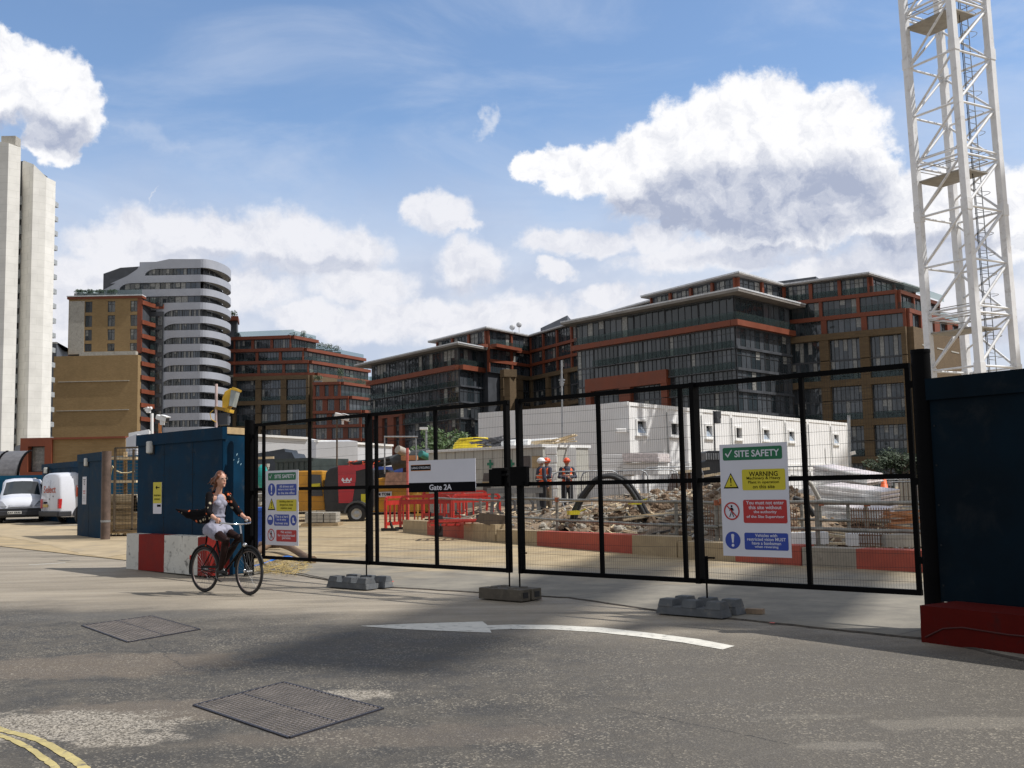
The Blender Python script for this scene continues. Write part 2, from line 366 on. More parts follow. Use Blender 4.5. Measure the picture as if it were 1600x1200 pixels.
    lt_ = t.ramp(t.noise(p, 7, 6, .75), .5, .75); c = t.mix(t.math('MULTIPLY', lt_, .20), c, (.26, .24, .21))
    t.l.new(c, b.inputs['Base Color']); t.l.new(t.ramp(n1, .2, .8, lo=.62, hi=.85), b.inputs['Roughness'])
    bp = t.node('ShaderNodeBump'); bp.inputs['Strength'].default_value = .55; bp.inputs['Distance'].default_value = .008
    t.l.new(t.math('ADD', t.math('MULTIPLY', n2, .8), vo.outputs['Distance']), bp.inputs['Height']); t.l.new(bp.outputs[0], b.inputs['Normal'])
    return mt
def yard_mat():
    mt = bpy.data.materials.new('dusty concrete'); mt.use_nodes = True; t = NT(mt.node_tree); b = t.n['Principled BSDF']
    ge = t.node('ShaderNodeNewGeometry'); p = ge.outputs['Position']; s = t.node('ShaderNodeSeparateXYZ'); t.l.new(p, s.inputs[0]); x, y = s.outputs[0], s.outputs[1]
    n0 = t.noise(p, .35, 6, .65, .5); n1 = t.noise(p, 1.6, 7, .65); n2 = t.noise(p, 30, 4, .65)
    # sandy inside, grey by the gate and to the right
    k = t.math('ADD', t.math('SUBTRACT', y, 19.5), t.math('MULTIPLY', x, .45)); k = t.math('ADD', k, t.math('MULTIPLY', t.math('SUBTRACT', n0, .5), 10))
    k = t.math('MAXIMUM', t.ramp(k, -2.5, 2.5), t.ramp(x, -4, -7))
    sand = t.mix(t.ramp(n1, .3, .7), (.30, .228, .128), (.42, .325, .19)); grey = t.mix(t.ramp(n1, .3, .7), (.150, .138, .115), (.240, .218, .175))
    c = t.mix(k, grey, sand)
    st = t.noise(t.vmath('MULTIPLY', p, (.18, 1.1, 1)), 1.2, 6, .62, .4); c = t.mix(t.ramp(st, .52, .66, hi=.55), c, (.17, .155, .13))
    c = t.mix(t.ramp(n2, .5, .75, hi=.35), c, (.14, .12, .10))
    # slab joints
    for (ox, oy, per) in ((.72, .69, 4.0), (-.69, .72, 5.0)):
        d_ = t.math('PINGPONG', t.vmath('DOT_PRODUCT', p, (ox, oy, 0)), per/2); c = t.mix(t.ramp(d_, .02, .008, hi=.55), c, (.07, .06, .05))
    t.l.new(c, b.inputs['Base Color']); b.inputs['Roughness'].default_value = .88
    bp = t.node('ShaderNodeBump'); bp.inputs['Strength'].default_value = .3; bp.inputs['Distance'].default_value = .01; t.l.new(n2, bp.inputs['Height']); t.l.new(bp.outputs[0], b.inputs['Normal'])
    return mt
M_ASP = asphalt_mat(); M_YARD = yard_mat()
M_EARTH = mat('excavated earth', (.20, .145, .095), .95, var=.45, vs=2.2, bump=.9, bs=14, dirt=(.33, .29, .24), dirt_amt=.8, ds=3.0)
M_PAINTW = mat('worn road paint', (.62, .60, .54), .7, var=.08, vs=6, dirt=(.12, .115, .105), dirt_amt=.75, ds=9)
M_PAINTY = mat('worn yellow paint', (.42, .35, .15), .8, var=.2, vs=6, dirt=(.14, .12, .10), dirt_amt=1.0, ds=11)
def sheet(name, pts, dz, mt, sub=0, kind='structure'):
    bm = bmesh.new(); vs = [bm.verts.new((p[0], p[1], 0)) for p in pts]; bm.faces.new(vs)
    for yy in (17, 60):
        bmesh.ops.bisect_plane(bm, geom=bm.verts[:]+bm.edges[:]+bm.faces[:], plane_co=(0, yy, 0), plane_no=(0, 1, 0))
    for v in bm.verts: v.co.z = gz(v.co.x, v.co.y)+dz
    bmesh.ops.recalc_face_normals(bm, faces=bm.faces)
    for f in bm.faces:
        if f.normal.z < 0: f.normal_flip()
    me = bpy.data.meshes.new(name); bm.to_mesh(me); bm.free(); me.materials.append(mt)
    o = bpy.data.objects.new(name, me); C.objects.link(o); o['kind'] = kind; return o
def rough_line(pts, step=.25, amp=.03, seed=1):
    r = random.Random(seed); out = []
    for a, b in zip(pts[:-1], pts[1:]):
        n = max(1, int((b-a).length/step)); nr = Vector((-(b-a).y, (b-a).x, 0)).normalized()
        for i in range(n): out.append(a.lerp(b, i/n)+nr*r.uniform(-amp, amp))
    out.append(pts[-1]); return out
sheet('ground', [(-4000, -4000), (4000, -4000), (4000, 5000), (-4000, 5000)], -.03, mat('far ground', (.20, .18, .15), .9, vs=.02))
sheet('road', [(-60, -30), (60, -30), (60, 17.5), (20, 24), (-10, 26), (-60, 60)], 0.0, M_ASP)
kerb = rough_line([G(398, 898), G(430, 893), G(520, 908), G(620, 919), G(740, 926), G(890, 935), G(1030, 955), G(1240, 978), G(1452, 1000), G(1640, 1040), Vector((9, 6, 0))], .2, .022, 4)
sheet('yard', [tuple(v[:2]) for v in kerb]+[(40, 6), (90, 90), (-60, 90), (-30, 45), (-9.5, 24)], .014, M_YARD)
M_JOINT = mat('kerb joint', (.06, .05, .04), .95, var=.5, vs=12)
jl = MB()
for i in range(len(kerb)-1):
    a, b_ = kerb[i], kerb[i+1]; d = (b_-a).normalized(); n = Vector((d.y, -d.x, 0)); w = .015+.02*rnd.random()
    jl.add([a+n*w+Vector((0, 0, gz(0, a.y)+.004)), b_+n*w+Vector((0, 0, gz(0, b_.y)+.004)), b_+Vector((0, 0, gz(0, b_.y)+.017)), a+Vector((0, 0, gz(0, a.y)+.017))], [(0, 1, 2, 3)])
for v in jl.v: v.z = max(.004, v.z-gz(0, v.y)*0)
tag(jl.build('kerb', M_JOINT), kind='structure')
# pale concrete apron on the left and the side street asphalt behind it
M_APR = mat('apron concrete', (.36, .285, .18), .88, var=.14, vs=1.5, bump=.2, bs=25, dirt=(.22, .19, .15), dirt_amt=.6, ds=.8)
ap = rough_line([G(-120, 815), G(0, 838), G(62, 849), G(125, 866), G(165, 872), G(205, 866)], .4, .04, 9)
sheet('pavement', [tuple(v[:2]) for v in ap]+[tuple(G(205, 838)[:2]), tuple(G(165, 826)[:2]), tuple(G(0, 818)[:2]), tuple(G(-120, 803)[:2])], .018, M_APR)
sheet('side_road', [tuple(G(*p)[:2]) for p in ((-140, 806), (0, 817), (75, 823), (122, 822), (124, 803), (60, 797), (-140, 792))], .022, M_ASP)
# ------------------------------------------------------------ paint on the road
def mark(name, pxs, mt, dz=.004):
    o = sheet(name, [tuple(G(*p)[:2]) for p in pxs], dz, mt); return o
arrow_shaft = [(762,977.5),(800,976.5),(860,977),(940,981),(1020,990),(1090,999),(1148,1010),(1129,1015.5),(1070,1005),(1000,995.5),(930,988),(860,984),(800,983.5),(764,984.5)]
arrow_head = [(563,978.5),(640,975),(754,971.5),(762,977.5),(768,989),(700,986.5),(620,983)]
mark('road_marking', arrow_head+[], M_PAINTW)
mark('road_marking', arrow_shaft, M_PAINTW, .0045)
def ribbon_px(name, pts, w, mt, dz=.004):
    mb = MB(); P_ = [G(*p) for p in pts]; Q = []
    for a, b_, c_, d_ in zip([P_[0]]+P_[:-2], P_[:-1], P_[1:], P_[2:]+[P_[-1]]):
        for i in range(8):
            s = i/8; Q.append(.5*((2*b_)+(c_-a)*s+(2*a-5*b_+4*c_-d_)*s*s+(3*b_-a-3*c_+d_)*s**3))
    Q.append(P_[-1]); L = []; Rr = []; r = random.Random(3)
    for i, q in enumerate(Q):
        d = (Q[min(i+1, len(Q)-1)]-Q[max(i-1, 0)]).normalized(); n = Vector((-d.y, d.x, 0)); z = Vector((0, 0, dz))
        L.append(q+n*(w/2+r.uniform(-.006, .006))+z); Rr.append(q-n*(w/2+r.uniform(-.006, .006))+z)
    n_ = len(Q); mb.add(L+Rr, [(i, i+1, n_+i+1, n_+i) for i in range(n_-1)]); return tag(mb.build(name, mt), kind='structure')
ribbon_px('road_marking', [(-60,1112),(0,1140),(50,1153),(95,1175),(128,1198),(150,1222),(165,1250)], .062, M_PAINTY)
ribbon_px('road_marking', [(-60,1132),(0,1150),(35,1164),(65,1183),(88,1202),(105,1230),(115,1260)], .045, M_PAINTY)
ribbon_px('road_marking', [(45,883),(70,881.5),(102,879.5)], .10, M_PAINTW)
# red survey paint by the feet
M_RP = mat('red spray paint', (.60, .09, .07), .8, dirt=(.25, .2, .18), dirt_amt=.9, ds=14)
def splat(px, py, r):
    c = G(px, py); rr = random.Random(int(px)); sheet('road_marking', [(c.x+r*rr.uniform(.5, 1)*math.cos(a/14*6.283), c.y+r*1.4*rr.uniform(.5, 1)*math.sin(a/14*6.283)) for a in range(14)], .021, M_RP)
splat(608, 911, .10); splat(841, 937, .07); splat(1162, 956, .08); splat(1207, 976, .04)
# ------------------------------------------------------------ inspection covers
def cover(corners, label, nx, ny):
    q = [G(*c) for c in corners]; c0 = sum(q, Vector())/4; root = thing('inspection_cover', c0, label, 'manhole cover', 'iron covers set in the road')
    M_I = mat('cast iron', (.15, .13, .118), .6, metal=.15, var=.3, vs=5, dirt=(.10, .085, .07), dirt_amt=.8, ds=3); M_ID = mat('recess grime', (.085, .075, .065), .9, var=.3, vs=7)
    fr = MB(); u = Vector((0, 0, 1))
    for i in range(4): fr.bar(q[i]+u*.004, q[(i+1) % 4]+u*.004, .022, .012)
    fr.bar((q[0]+q[1])/2+u*.0045, (q[2]+q[3])/2+u*.0045, .012, .008)
    fr.build('frame', mat('dark iron frame', (.03, .028, .035), .5, metal=.3), root)
    pl = MB(); pl.add([v+u*.004 for v in q], [(0, 1, 2, 3)]); pl.build('plate', M_ID, root)
    sd_ = MB()
    for i in range(nx):
        for j in range(ny):
            if (i in (1, nx-2) or i == nx//2) and j % 9 in (3, 4): continue
            a = (i+.5)/nx; b_ = (j+.5+(.25 if i % 2 else -.25))/ny
            p = q[0].lerp(q[1], a).lerp(q[3].lerp(q[2], a), b_)
            ex = (q[1]-q[0])/nx*.36; ey = (q[3]-q[0])/ny*.36; z = u*.0095
            sd_.add([p-ex+z, p-ey+z, p+ex+z, p+ey+z, p-ex*1.2+u*.0045, p-ey*1.2+u*.0045, p+ex*1.2+u*.0045, p+ey*1.2+u*.0045], [(0, 1, 2, 3), (0, 4, 5, 1), (1, 5, 6, 2), (2, 6, 7, 3), (3, 7, 4, 0)])
    sd_.build('tread_studs', M_I, root)
    return root
cover([(303,1103),(443,1067),(598,1108),(452,1154)], 'larger iron inspection cover in the near road beside a patch of loose gravel', 26, 26)
cover([(128,978),(236,963),(312,984),(200,1004)], 'smaller iron inspection cover in the road behind, nearer the cyclist', 20, 24)
# ------------------------------------------------------------ buildings
WCACHE = {}
def window_meshes(w, h, npan, style, k, balc):
    key = (round(w, 1), round(h, 1), npan, style, k, balc)
    if key in WCACHE: return WCACHE[key]
    r = random.Random(hash(key) & 0xffff); fr = MB(); pn = MB(); f = .07
    fr.box((w/2, 0, f/2), (w, .1, f)); fr.box((w/2, 0, h-f/2), (w, .1, f))
    for i in range(npan+1): fr.box((min(max(i*w/npan, f/2), w-f/2), 0, h/2), (f, .1, h-2*f))
    tr = h*(.72 if style == 't' else .3)
    if style != 'n': fr.box((w/2, -.004, tr), (w-2*f, .08, f*.9))
    for i in range(npan):
        a, b = i*w/npan+f*.5, (i+1)*w/npan-f*.5
        q = r.random(); mi = 0 if q < .46 else (1 if q < .80 else 2); top = h
        if mi == 2 and r.random() < .5:
            zc = h*r.uniform(.3, .7); pn.add([(a, .03, 0), (b, .03, 0), (b, .03, zc), (a, .03, zc)], [(0, 1, 2, 3)], 0); pn.add([(a, .03, zc), (b, .03, zc), (b, .03, h), (a, .03, h)], [(0, 1, 2, 3)], 2)
        else: pn.add([(a, .03, 0), (b, .03, 0), (b, .03, h), (a, .03, h)], [(0, 1, 2, 3)], mi)
    bl = None
    if balc:
        bl = MB(); bl.box((w/2, -.55, .5), (w*.96, .03, 1.0), mi=0); bl.box((w/2, -.55, 1.02), (w*.98, .06, .05), mi=1); bl.box((w/2, -.30, -.08), (w*.98, .6, .14), mi=1)
    res = []
    for nm, mb_, ms in (('frame', fr, [M_FR]), ('pane', pn, [M_GL, M_GL2, M_CUR])) + ((('bal', bl, [M_BAL, M_FR]),) if balc else ()):
        me = bpy.data.meshes.new(nm); me.from_pydata([tuple(v) for v in mb_.v], [], mb_.f)
        for q in ms: me.materials.append(q)
        me.polygons.foreach_set('material_index', mb_.m); me.update(); res.append(me)
    WCACHE[key] = res; return res
WCOUNT = {}
def add_window(root, pos, ang, w, h, npan, style='n', balc=False):
    k = rnd.randrange(5); ms = window_meshes(w, h, npan, style, k, balc); o0 = ORG[root.name]; cnt = WCOUNT.get(root.name, 0)
    o = bpy.data.objects.new('window', ms[0]); C.objects.link(o); o.parent = root; o.location = Vector(pos)-o0; o.rotation_euler = (0, 0, ang)
    p = bpy.data.objects.new('pane', ms[1]); C.objects.link(p); p.parent = o
    if balc: b = bpy.data.objects.new('balcony', ms[2]); C.objects.link(b); b.parent = o
    WCOUNT[root.name] = cnt+1
def facade(root, A, B, floors, nb, pier, band, wallmats, mbs, npan=4, style='n', pw=.8, depth=.45, bh=.45, balc=(), span=0, win=True, pier_end=True, recess=None):
    """floors: list of z boundaries (ascending). mbs: dict material-> MB collecting wall pieces.  pier/band: per-floor material keys or None"""
    A = Vector((A[0], A[1], 0)); B = Vector((B[0], B[1], 0)); L = (B-A).length; d = (B-A)/L; n = Vector((d.y, -d.x, 0)); ang = math.atan2(d.y, d.x)
    for k in range(len(floors)-1):
        z0, z1 = floors[k], floors[k+1]; bk = band[k] if isinstance(band, (list, tuple)) else band; pk = pier[k] if isinstance(pier, (list, tuple)) else pier
        b_h = bh if bk else .12
        if bk: mbs[bk].wallbox(A-d*.0, B+d*.0, z1-b_h, z1, -.1, depth+.06+.004*k)
        else: mbs['slate'].wallbox(A, B, z1-b_h, z1, -.1, .12)
        ppw = pw if pk else .12
        if pk:
            for i in range(nb+1):
                if not pier_end and i in (0, nb): continue
                c = i*L/nb; a0 = max(0, c-ppw/2); a1 = min(L, c+ppw/2)
                mbs[pk].wallbox(A+d*a0, A+d*a1, z0, z1-b_h, -.1, depth)
        if win:
            for i in range(nb):
                a0 = i*L/nb+ppw/2+.0; a1 = (i+1)*L/nb-ppw/2
                add_window(root, A+d*a0+n*.05+Vector((0, 0, z0)), ang, a1-a0, z1-b_h-z0, npan, style, (k in balc))
def mbset(): return {'brick': MB(), 'orange': MB(), 'slate': MB(), 'dark': MB(), 'roof': MB(), 'edge': MB(), 'silver': MB(), 'bal': MB(), 'trim': MB()}
MSET = {'brick': ('brick_wall', M_BRK), 'orange': ('cladding', M_ORG), 'slate': ('wall', M_SLATE), 'dark': ('core_wall', M_SLATE), 'roof': ('roof', M_ROOFG), 'edge': ('roof_edge', M_ROOFT), 'silver': ('cladding', M_SILV), 'bal': ('balustrade', M_BAL), 'trim': ('trim', M_CONC)}
def finish(root, mbs, over={}):
    for k, mb_ in mbs.items():
        if mb_.v:
            nm, mt = MSET[k]; mb_.build(nm, over.get(k, mt), root)
def canopy(mbs, poly, z, t0=.25, over=0.0, rise=0):
    mbs['roof'].prism(poly, z-t0, z); c = sum((Vector((p[0], p[1], 0)) for p in poly), Vector())/len(poly)
    pp = [Vector((p[0], p[1], 0)) for p in poly]; pp = [c+(q-c)*1.004 for q in pp]; mbs['edge'].prism(pp, z, z+.22)
def railing(mbs, pts, z, h=1.05):
    for a, b in zip(pts[:-1], pts[1:]): mbs['bal'].wallbox(a, b, z, z+h, 0, .05)
def off(A, B, t, n=0.0):
    A = Vector((A[0], A[1], 0)); B = Vector((B[0], B[1], 0)); d = (B-A).normalized(); nn = Vector((d.y, -d.x, 0)); return A+(B-A)*t+nn*n
def para(P_, *vs):
    out = Vector((P_[0], P_[1], 0))
    for v in vs: out = out+v
    return out
LV = [1.9-.9, 4.9-.9+.0]                       # unused floors below
FL = [1.0, 4.9, 7.9, 10.9, 13.9, 16.9, 19.9, 22.9]
dA = Vector((-.64, .768, 0)); dB = Vector((.66, .751, 0))      # the two plan directions of the blocks
# --- right complex: glazed prow, link and brick end block
root = thing('apartment_building', XY(1158, 146), 'long dark glazed apartment block with terracotta bands rising behind the white site cabins', 'building')
mb = mbset()
Pc = XY(1158, 145.6); Pc.z = 0
Pl = Pc+dA*32.0; Pr = Pc+dB*16.5
# prow front (A side) : three zones
zA = [.0, .30, .62, 1.0]
FP = [16.9, 19.9, 22.9]
tl = lambda t: Pl.lerp(Pc, t)
facade(root, tl(.62), Pc, FL, 3, None, None, None, mb, npan=5, style='t', balc=(3, 4, 5, 6))
facade(root, tl(0), tl(.12), FL, 1, None, None, None, mb, npan=4, style='t')
facade(root, tl(.12), tl(.62), FL[5:], 3, None, None, None, mb, npan=6, style='n', balc=(0, 1))
# terracotta portal under it
facade(root, tl(.08), tl(.62), FL[:6], 2, 'orange', [None, None, None, None, 'orange'], None, mb, npan=6, pw=2.4, bh=.9, depth=.9); mb['orange'].wallbox(tl(.08), tl(.62), 16.9, 18.0, -.1, .96)
mb['orange'].wallbox(tl(-.01), Pc, 22.9, 23.7, -.1, 1.0); mb['orange'].wallbox(Pc-dB*1.0, Pr, 22.9, 23.7, -.1, 1.0)
facade(root, tl(0.0), Pc, [23.7, 27.2], 5, None, None, None, mb, npan=5, style='n')
facade(root, Pc, Pr, [23.7, 27.2], 2, None, None, None, mb, npan=5, style='n')
facade(root, Pc, Pr, FL, 2, None, None, None, mb, npan=6, style='t', balc=())
for z in FL[1:]: mb['slate'].wallbox(Pc, Pr, z-.12, z+.25, 0, .30)
railing(mb, [tl(.0)+Vector((-.5, -.8, 0)), Pc+(dA*-1+dB*-1)*.8], 23.7, 1.1); railing(mb, [Pc+(dA*-1+dB*-1)*.8, Pr+(dB-dA)*0+dA*-.8], 23.7, 1.1)
cc = [Pl+dA*2.0-dB*2.0, Pc-dA*2.2-dB*2.2, Pr-dA*2.2+dB*1.5, Pr+dA*6, Pl+dB*8+dA*2]
canopy(mb, cc, 27.6, .35)
ins = Vector((0, 0, 0))
mb['dark'].prism([Pl+dB*.3, Pc+(dA+dB)*.35, Pr+dA*.35, Pr+dA*14, Pl+dB*12], 0, 27.2)
# upper set-back storeys behind the prow
Uc = XY(1163, 151); Uc.z = 0; Ul = XY(1028, 167); Ul.z = 0; Ui = XY(1237, 160); Ui.z = 0; dR = Vector((.832, -.555, 0)); Rc = Ui+dR*13; Re = Rc+dB*17
facade(root, Ul, Uc, [27.6, 30.9], 4, 'orange', None, None, mb, npan=4, style='t', pw=.5)
facade(root, Uc, Ui, [25.6, 28.2, 30.9], 2, 'orange', ['orange', None], None, mb, npan=4, style='t', pw=.5)
# right block: top glazed storeys with orange, brick below
R0 = Ui; R1c = Ui+dR*18.0
R1a = Ui+dR*.3-dB*.25; R1c = R1c-dB*.25
facade(root, R0, Rc, [28.4, 30.9], 3, 'orange', None, None, mb, npan=6, style='t', pw=.5)
facade(root, Rc, Re, [28.4, 30.9], 2, 'orange', None, None, mb, npan=4, style='t', pw=.5)
R2 = Ui+dR*16.9-dB*.25
R2e = R2+dB*16; R1e = R1c+dB*22
facade(root, R1a, R2, [25.6, 28.4], 3, 'orange', 'orange', None, mb, npan=6, style='n', pw=.45, bh=.55)
facade(root, R2, R2e, [25.6, 28.4], 3, 'orange', 'orange', None, mb, npan=3, style='n', pw=.45, bh=.55)
facade(root, R1a, R1c, [22.9, 25.6], 3, 'orange', 'orange', None, mb, npan=6, style='n', pw=.8, bh=.62)
facade(root, R1c, R1e, [22.9, 25.6], 4, 'orange', 'orange', None, mb, npan=3, style='n', pw=2.2, bh=.62)
facade(root, R1a, R1c, [1.5, 4.6, 6.9, 10.0, 12.9, 15.9, 18.9, 22.9], 3, 'brick', ['brick', None, 'brick', None, 'brick', None, 'brick'], None, mb, npan=7, style='n', pw=1.35, bh=.95, depth=.9, balc=(1, 3, 5))
mb['brick'].wallbox(R1c, R1e, 0, 22.9, -.3, .9)
for k in range(3):
    mb['trim'].wallbox(R1c+dB*(3+6*k), R1c+dB*(6.4+6*k), 20.4, 20.6, .9, .96)
mb['dark'].prism([R1a+dB*.5, R1c-dR*.9+dB*.5, R1e-dR*.6, R1a+dB*20], 0, 22.8)
mb['dark'].prism([R1a+dB*.5, R2-dR*.9+dB*.6, R2e-dR*.6, R1a+dB*20], 22.8, 28.3)
mb['dark'].prism([Ul+dB*.5, Uc+(dA+dB)*.5, Ui+dA*.5+dB*.2, Rc+dB*.6-dR*.4, Re-dR*.6, Re+dA*16, Ul+dB*14], 25, 30.8)
railing(mb, [R1a, R2+dR*1.0], 28.4, 1.0); railing(mb, [R2+dR*1.0, R2e+dR*1.0], 28.4, 1.0)
railing(mb, [R1a, R1c], 25.6, 1.0); railing(mb, [R1c, R1e], 25.6, 1.0)
canopy(mb, [Ul+dA*1.5-dB*1.2, Uc-dA*1.5-dB*1.5, Ui-dA*.5-dB*.6, Rc-dB*1.6+dR*.6, Re+dR*1.3+dB*1.5, Re+dA*14, Ul+dB*12], 31.1, .2)
mb['slate'].prism([XY(1225, 172), XY(1290, 168), XY(1310, 176), XY(1240, 182)], 31.3, 34.0)
# link to the left, behind
K0 = XY(835, 210); K0.z = 0; K1 = Ul+(Pl-Pc).normalized()*0; K1 = XY(925, 190); K1.z = 0; KI = XY(768, 197); KI.z = 0
facade(root, K0, K1, [22.9, 25.5, 28.2, 30.9], 4, 'orange', ['orange', 'orange', None], None, mb, npan=5, style='t', pw=.5, bh=.55, balc=())
facade(root, K0, K1, [4.9, 7.9, 10.9, 13.9, 16.9, 19.9, 22.9], 3, 'brick', [None, 'brick', None, 'brick', None, 'brick'], None, mb, npan=6, pw=1.3, bh=.8, depth=.7)
K2 = XY(1035, 170); K2.z = 0
mb['dark'].prism([K0+dB*.5, K1+dB*.5, K2+dB*3, K2+dB*14, K0+dB*14], 0, 30.8)
mb['slate'].wallbox(K1, K2, 22, 30.8, -.2, .1)
canopy(mb, [K0-dB*.8, K1-dB*1.0, K2-dB*.4, K2+dB*12, K0+dB*14], 31.1, .2)
mb['slate'].prism([XY(850, 216), XY(893, 200), XY(905, 212), XY(862, 226)], 31.3, 33.6)
finish(root, mb)
# --- left prow
root = thing('apartment_building', XY(720, 194), 'glazed apartment block whose flat pale canopy juts over its corner, left of the site mast', 'building')
mb = mbset()
Qc = XY(720, 194); Qc.z = 0; Ql = XY(580, 222); Ql.z = 0; Qr = Qc+(XY(786, 207)-Qc)*1; Qr.z = 0; dA2 = (Ql-Qc).normalized(); dB2 = (Qr-Qc).normalized()
tq = lambda t: Ql.lerp(Qc, t)
facade(root, tq(.42), Qc, FL, 3, None, None, None, mb, npan=5, style='t', balc=(4, 5, 6))
facade(root, tq(0), tq(.42), FL[5:], 2, None, [None, None], None, mb, npan=7, style='n', balc=(0, 1))
facade(root, tq(0), tq(.42), FL[:6], 3, 'orange', [None, None, None, None, 'orange'], None, mb, npan=5, pw=2.6, bh=1.3, depth=.7)
facade(root, Qc, Qr, FL, 2, None, None, None, mb, npan=6, style='t')
for z in FL[1:]: mb['slate'].wallbox(Qc, Qr, z-.12, z+.2, 0, .35)
mb['orange'].wallbox(tq(-.01), Qc, 22.9, 23.8, -.1, .9); mb['orange'].wallbox(Qc, Qr, 22.9, 23.8, -.1, .9)
facade(root, tq(.05), Qc, [23.8, 27.0], 5, None, None, None, mb, npan=5, style='n'); facade(root, Qc, Qr, [23.8, 27.0], 2, None, None, None, mb, npan=5, style='n')
railing(mb, [tq(-.01), Qc-dA2*.9], 23.8, 1.1); railing(mb, [Qc-dA2*.9, Qr], 23.8, 1.1)
canopy(mb, [Ql+dA2*4-dB2*2.5, Qc-dA2*2.2-dB2*2.5, Qr-dA2*2.2+dB2*3, Qr+dA2*8, Ql+dB2*9+dA2*3], 27.4, .3)
mb['dark'].prism([Ql+dB2*.4, Qc+(dA2+dB2)*.4, Qr+dA2*.4, Qr+dA2*16, Ql+dB2*12], 0, 27.1)
Vc = XY(765, 199); Vl = XY(687, 214); Vi = XY(836, 211)
for v in (Vc, Vl, Vi): v.z = 0
dVa = (Vl-Vc).normalized(); dVb = (Vi-Vc).normalized()
facade(root, Vl, Vc, [27.4, 30.9], 3, 'orange', None, None, mb, npan=4, style='t', pw=.6)
facade(root, Vc, Vi, [22.9, 25.4, 28.0, 30.9], 2, 'orange', ['orange', 'orange', None], None, mb, npan=5, style='t', pw=.5, bh=.6)
facade(root, Vc+dVb*4, Vi, [4.9, 7.9, 10.9, 13.9, 16.9, 19.9, 22.9], 2, 'brick', [None, 'brick', None, 'brick', None, 'brick'], None, mb, npan=4, pw=2.2, bh=.8, depth=.7)
mb['orange'].wallbox(Vl.lerp(Vc, .4), Vc-dVa*.8, 27.5, 28.1, .3, 1.6); mb['orange'].wallbox(Vc-dVa*.8, Vc.lerp(Vi, .6), 27.5, 28.1, .3, 1.6)
mb['brick'].wallbox(XY(793, 196), XY(803, 197), 0, 21.5, -.5, 1.2)
mb['brick'].wallbox(XY(786, 196), XY(806, 197), 21.5, 22.9, -.5, 1.5)
railing(mb, [Vl, Vc], 27.7, 1.0); railing(mb, [Vc-dVa*1, Vi], 28.1, 1.0)
canopy(mb, [Vl+dVa*2.5-dVb*1.2, Vc-dVa*1.3-dVb*1.4, Vi-dVa*.5-dVb*.2, Vi+dVa*10, Vl+dVb*10+dVa*2], 31.1, .2)
mb['dark'].prism([Vl+dVb*.5, Vc+(dVa+dVb)*.5, Vi+dVa*.5, Vi+dVa*12, Vl+dVb*12], 0, 30.8)
for px, dz in ((805, .8), (816, 1.3)):
    q = XY(px, 205); mb['edge'].tube([(q.x, q.y, 31.2), (q.x, q.y, 31.2+dz)], .06); mb['edge'].ell((q.x, q.y-.2, 31.4+dz), (.55, .2, .55), 10, 6)
finish(root, mb)
# --- middle terraced block
root = thing('apartment_building', XY(440, 250), 'brick and terracotta terraced block stepping down towards the right behind the curved tower', 'building')
mb = mbset(); Y0 = 250
lev = [(525, 455), (545, 475), (564, 483), (583, 490)]
zs = [Z(y, x, Y0) for y, x in ((525, 420), (544, 430), (563, 440), (582, 450))]
E00 = XY(344, 251.5); E0 = XY(365, 251.3); E0.z = E00.z = 0; G1 = XY(484, Y0); G1.z = 0
dS = Vector((.42, .907, 0))
tops = [(455, 476), (475, 534), (483, 541), (492, 550)]
for k, ((xe, xs), zt) in enumerate(zip(tops, zs)):
    zb = zs[k+1] if k < 3 else zs[3]-3.0
    e = XY(xe, Y0+.6*k); e.z = 0; s_ = e+dS*(10, 26, 26, 26)[k]
    nb = 5; 
    mb['orange'].wallbox(E0, e, zt-.75, zt, -.1, .9); mb['orange'].wallbox(e, s_, zt-.75, zt, -.1, .9)
    railing(mb, [E0, e+Vector((.8, -.8, 0))], zt, 1.3 if k == 0 else .8); railing(mb, [e+Vector((.8, -.8, 0)), s_], zt, 1.1)
    if k < 3:
        facade(root, E0, e, [zb, zt-.75], 3, 'orange', None, None, mb, npan=7, style='n', pw=.65); facade(root, E00, E0, [zb, zt-.75], 1, None, None, None, mb, npan=4); mb['orange'].wallbox(E00, E0, zt-.75, zt, -.1, .9); mb['dark'].prism([E00+Vector((0, .5, 0)), E0+Vector((0, .5, 0)), E0+Vector((0, 30, 0)), E00+Vector((0, 30, 0))], zb-.1, zt-.1); facade(root, e, s_, [zb, zt-.75], 3, None, None, None, mb, npan=5, style='n')
    mb['dark'].prism([E0+Vector((0, .5, 0)), e+Vector((-.5, .5, 0)), s_+Vector((-.6, 0, 0)), s_+Vector((-20, 4, 0)), E0+Vector((0, 30, 0))], zb-.1, zt-.1)
zb4 = zs[3]-.75; fl2 = [zb4-2.95*i for i in range(9, -1, -1)]
facade(root, E00, E0, fl2, 1, None, None, None, mb, npan=3); facade(root, E0, G1, fl2, 3, 'brick', ['brick' if i % 2 == 0 else None for i in range(9)], None, mb, npan=7, style='n', pw=1.35, bh=.95, depth=.9, balc=(1, 3, 5, 7))
mb['brick'].wallbox(G1, G1+dS*26, 0, zb4, -.3, .9)
mb['dark'].prism([E0+Vector((0, .5, 0)), G1+Vector((-.7, .6, 0)), G1+dS*26-Vector((.7, 0, 0)), E0+Vector((0, 30, 0))], 0, zb4)
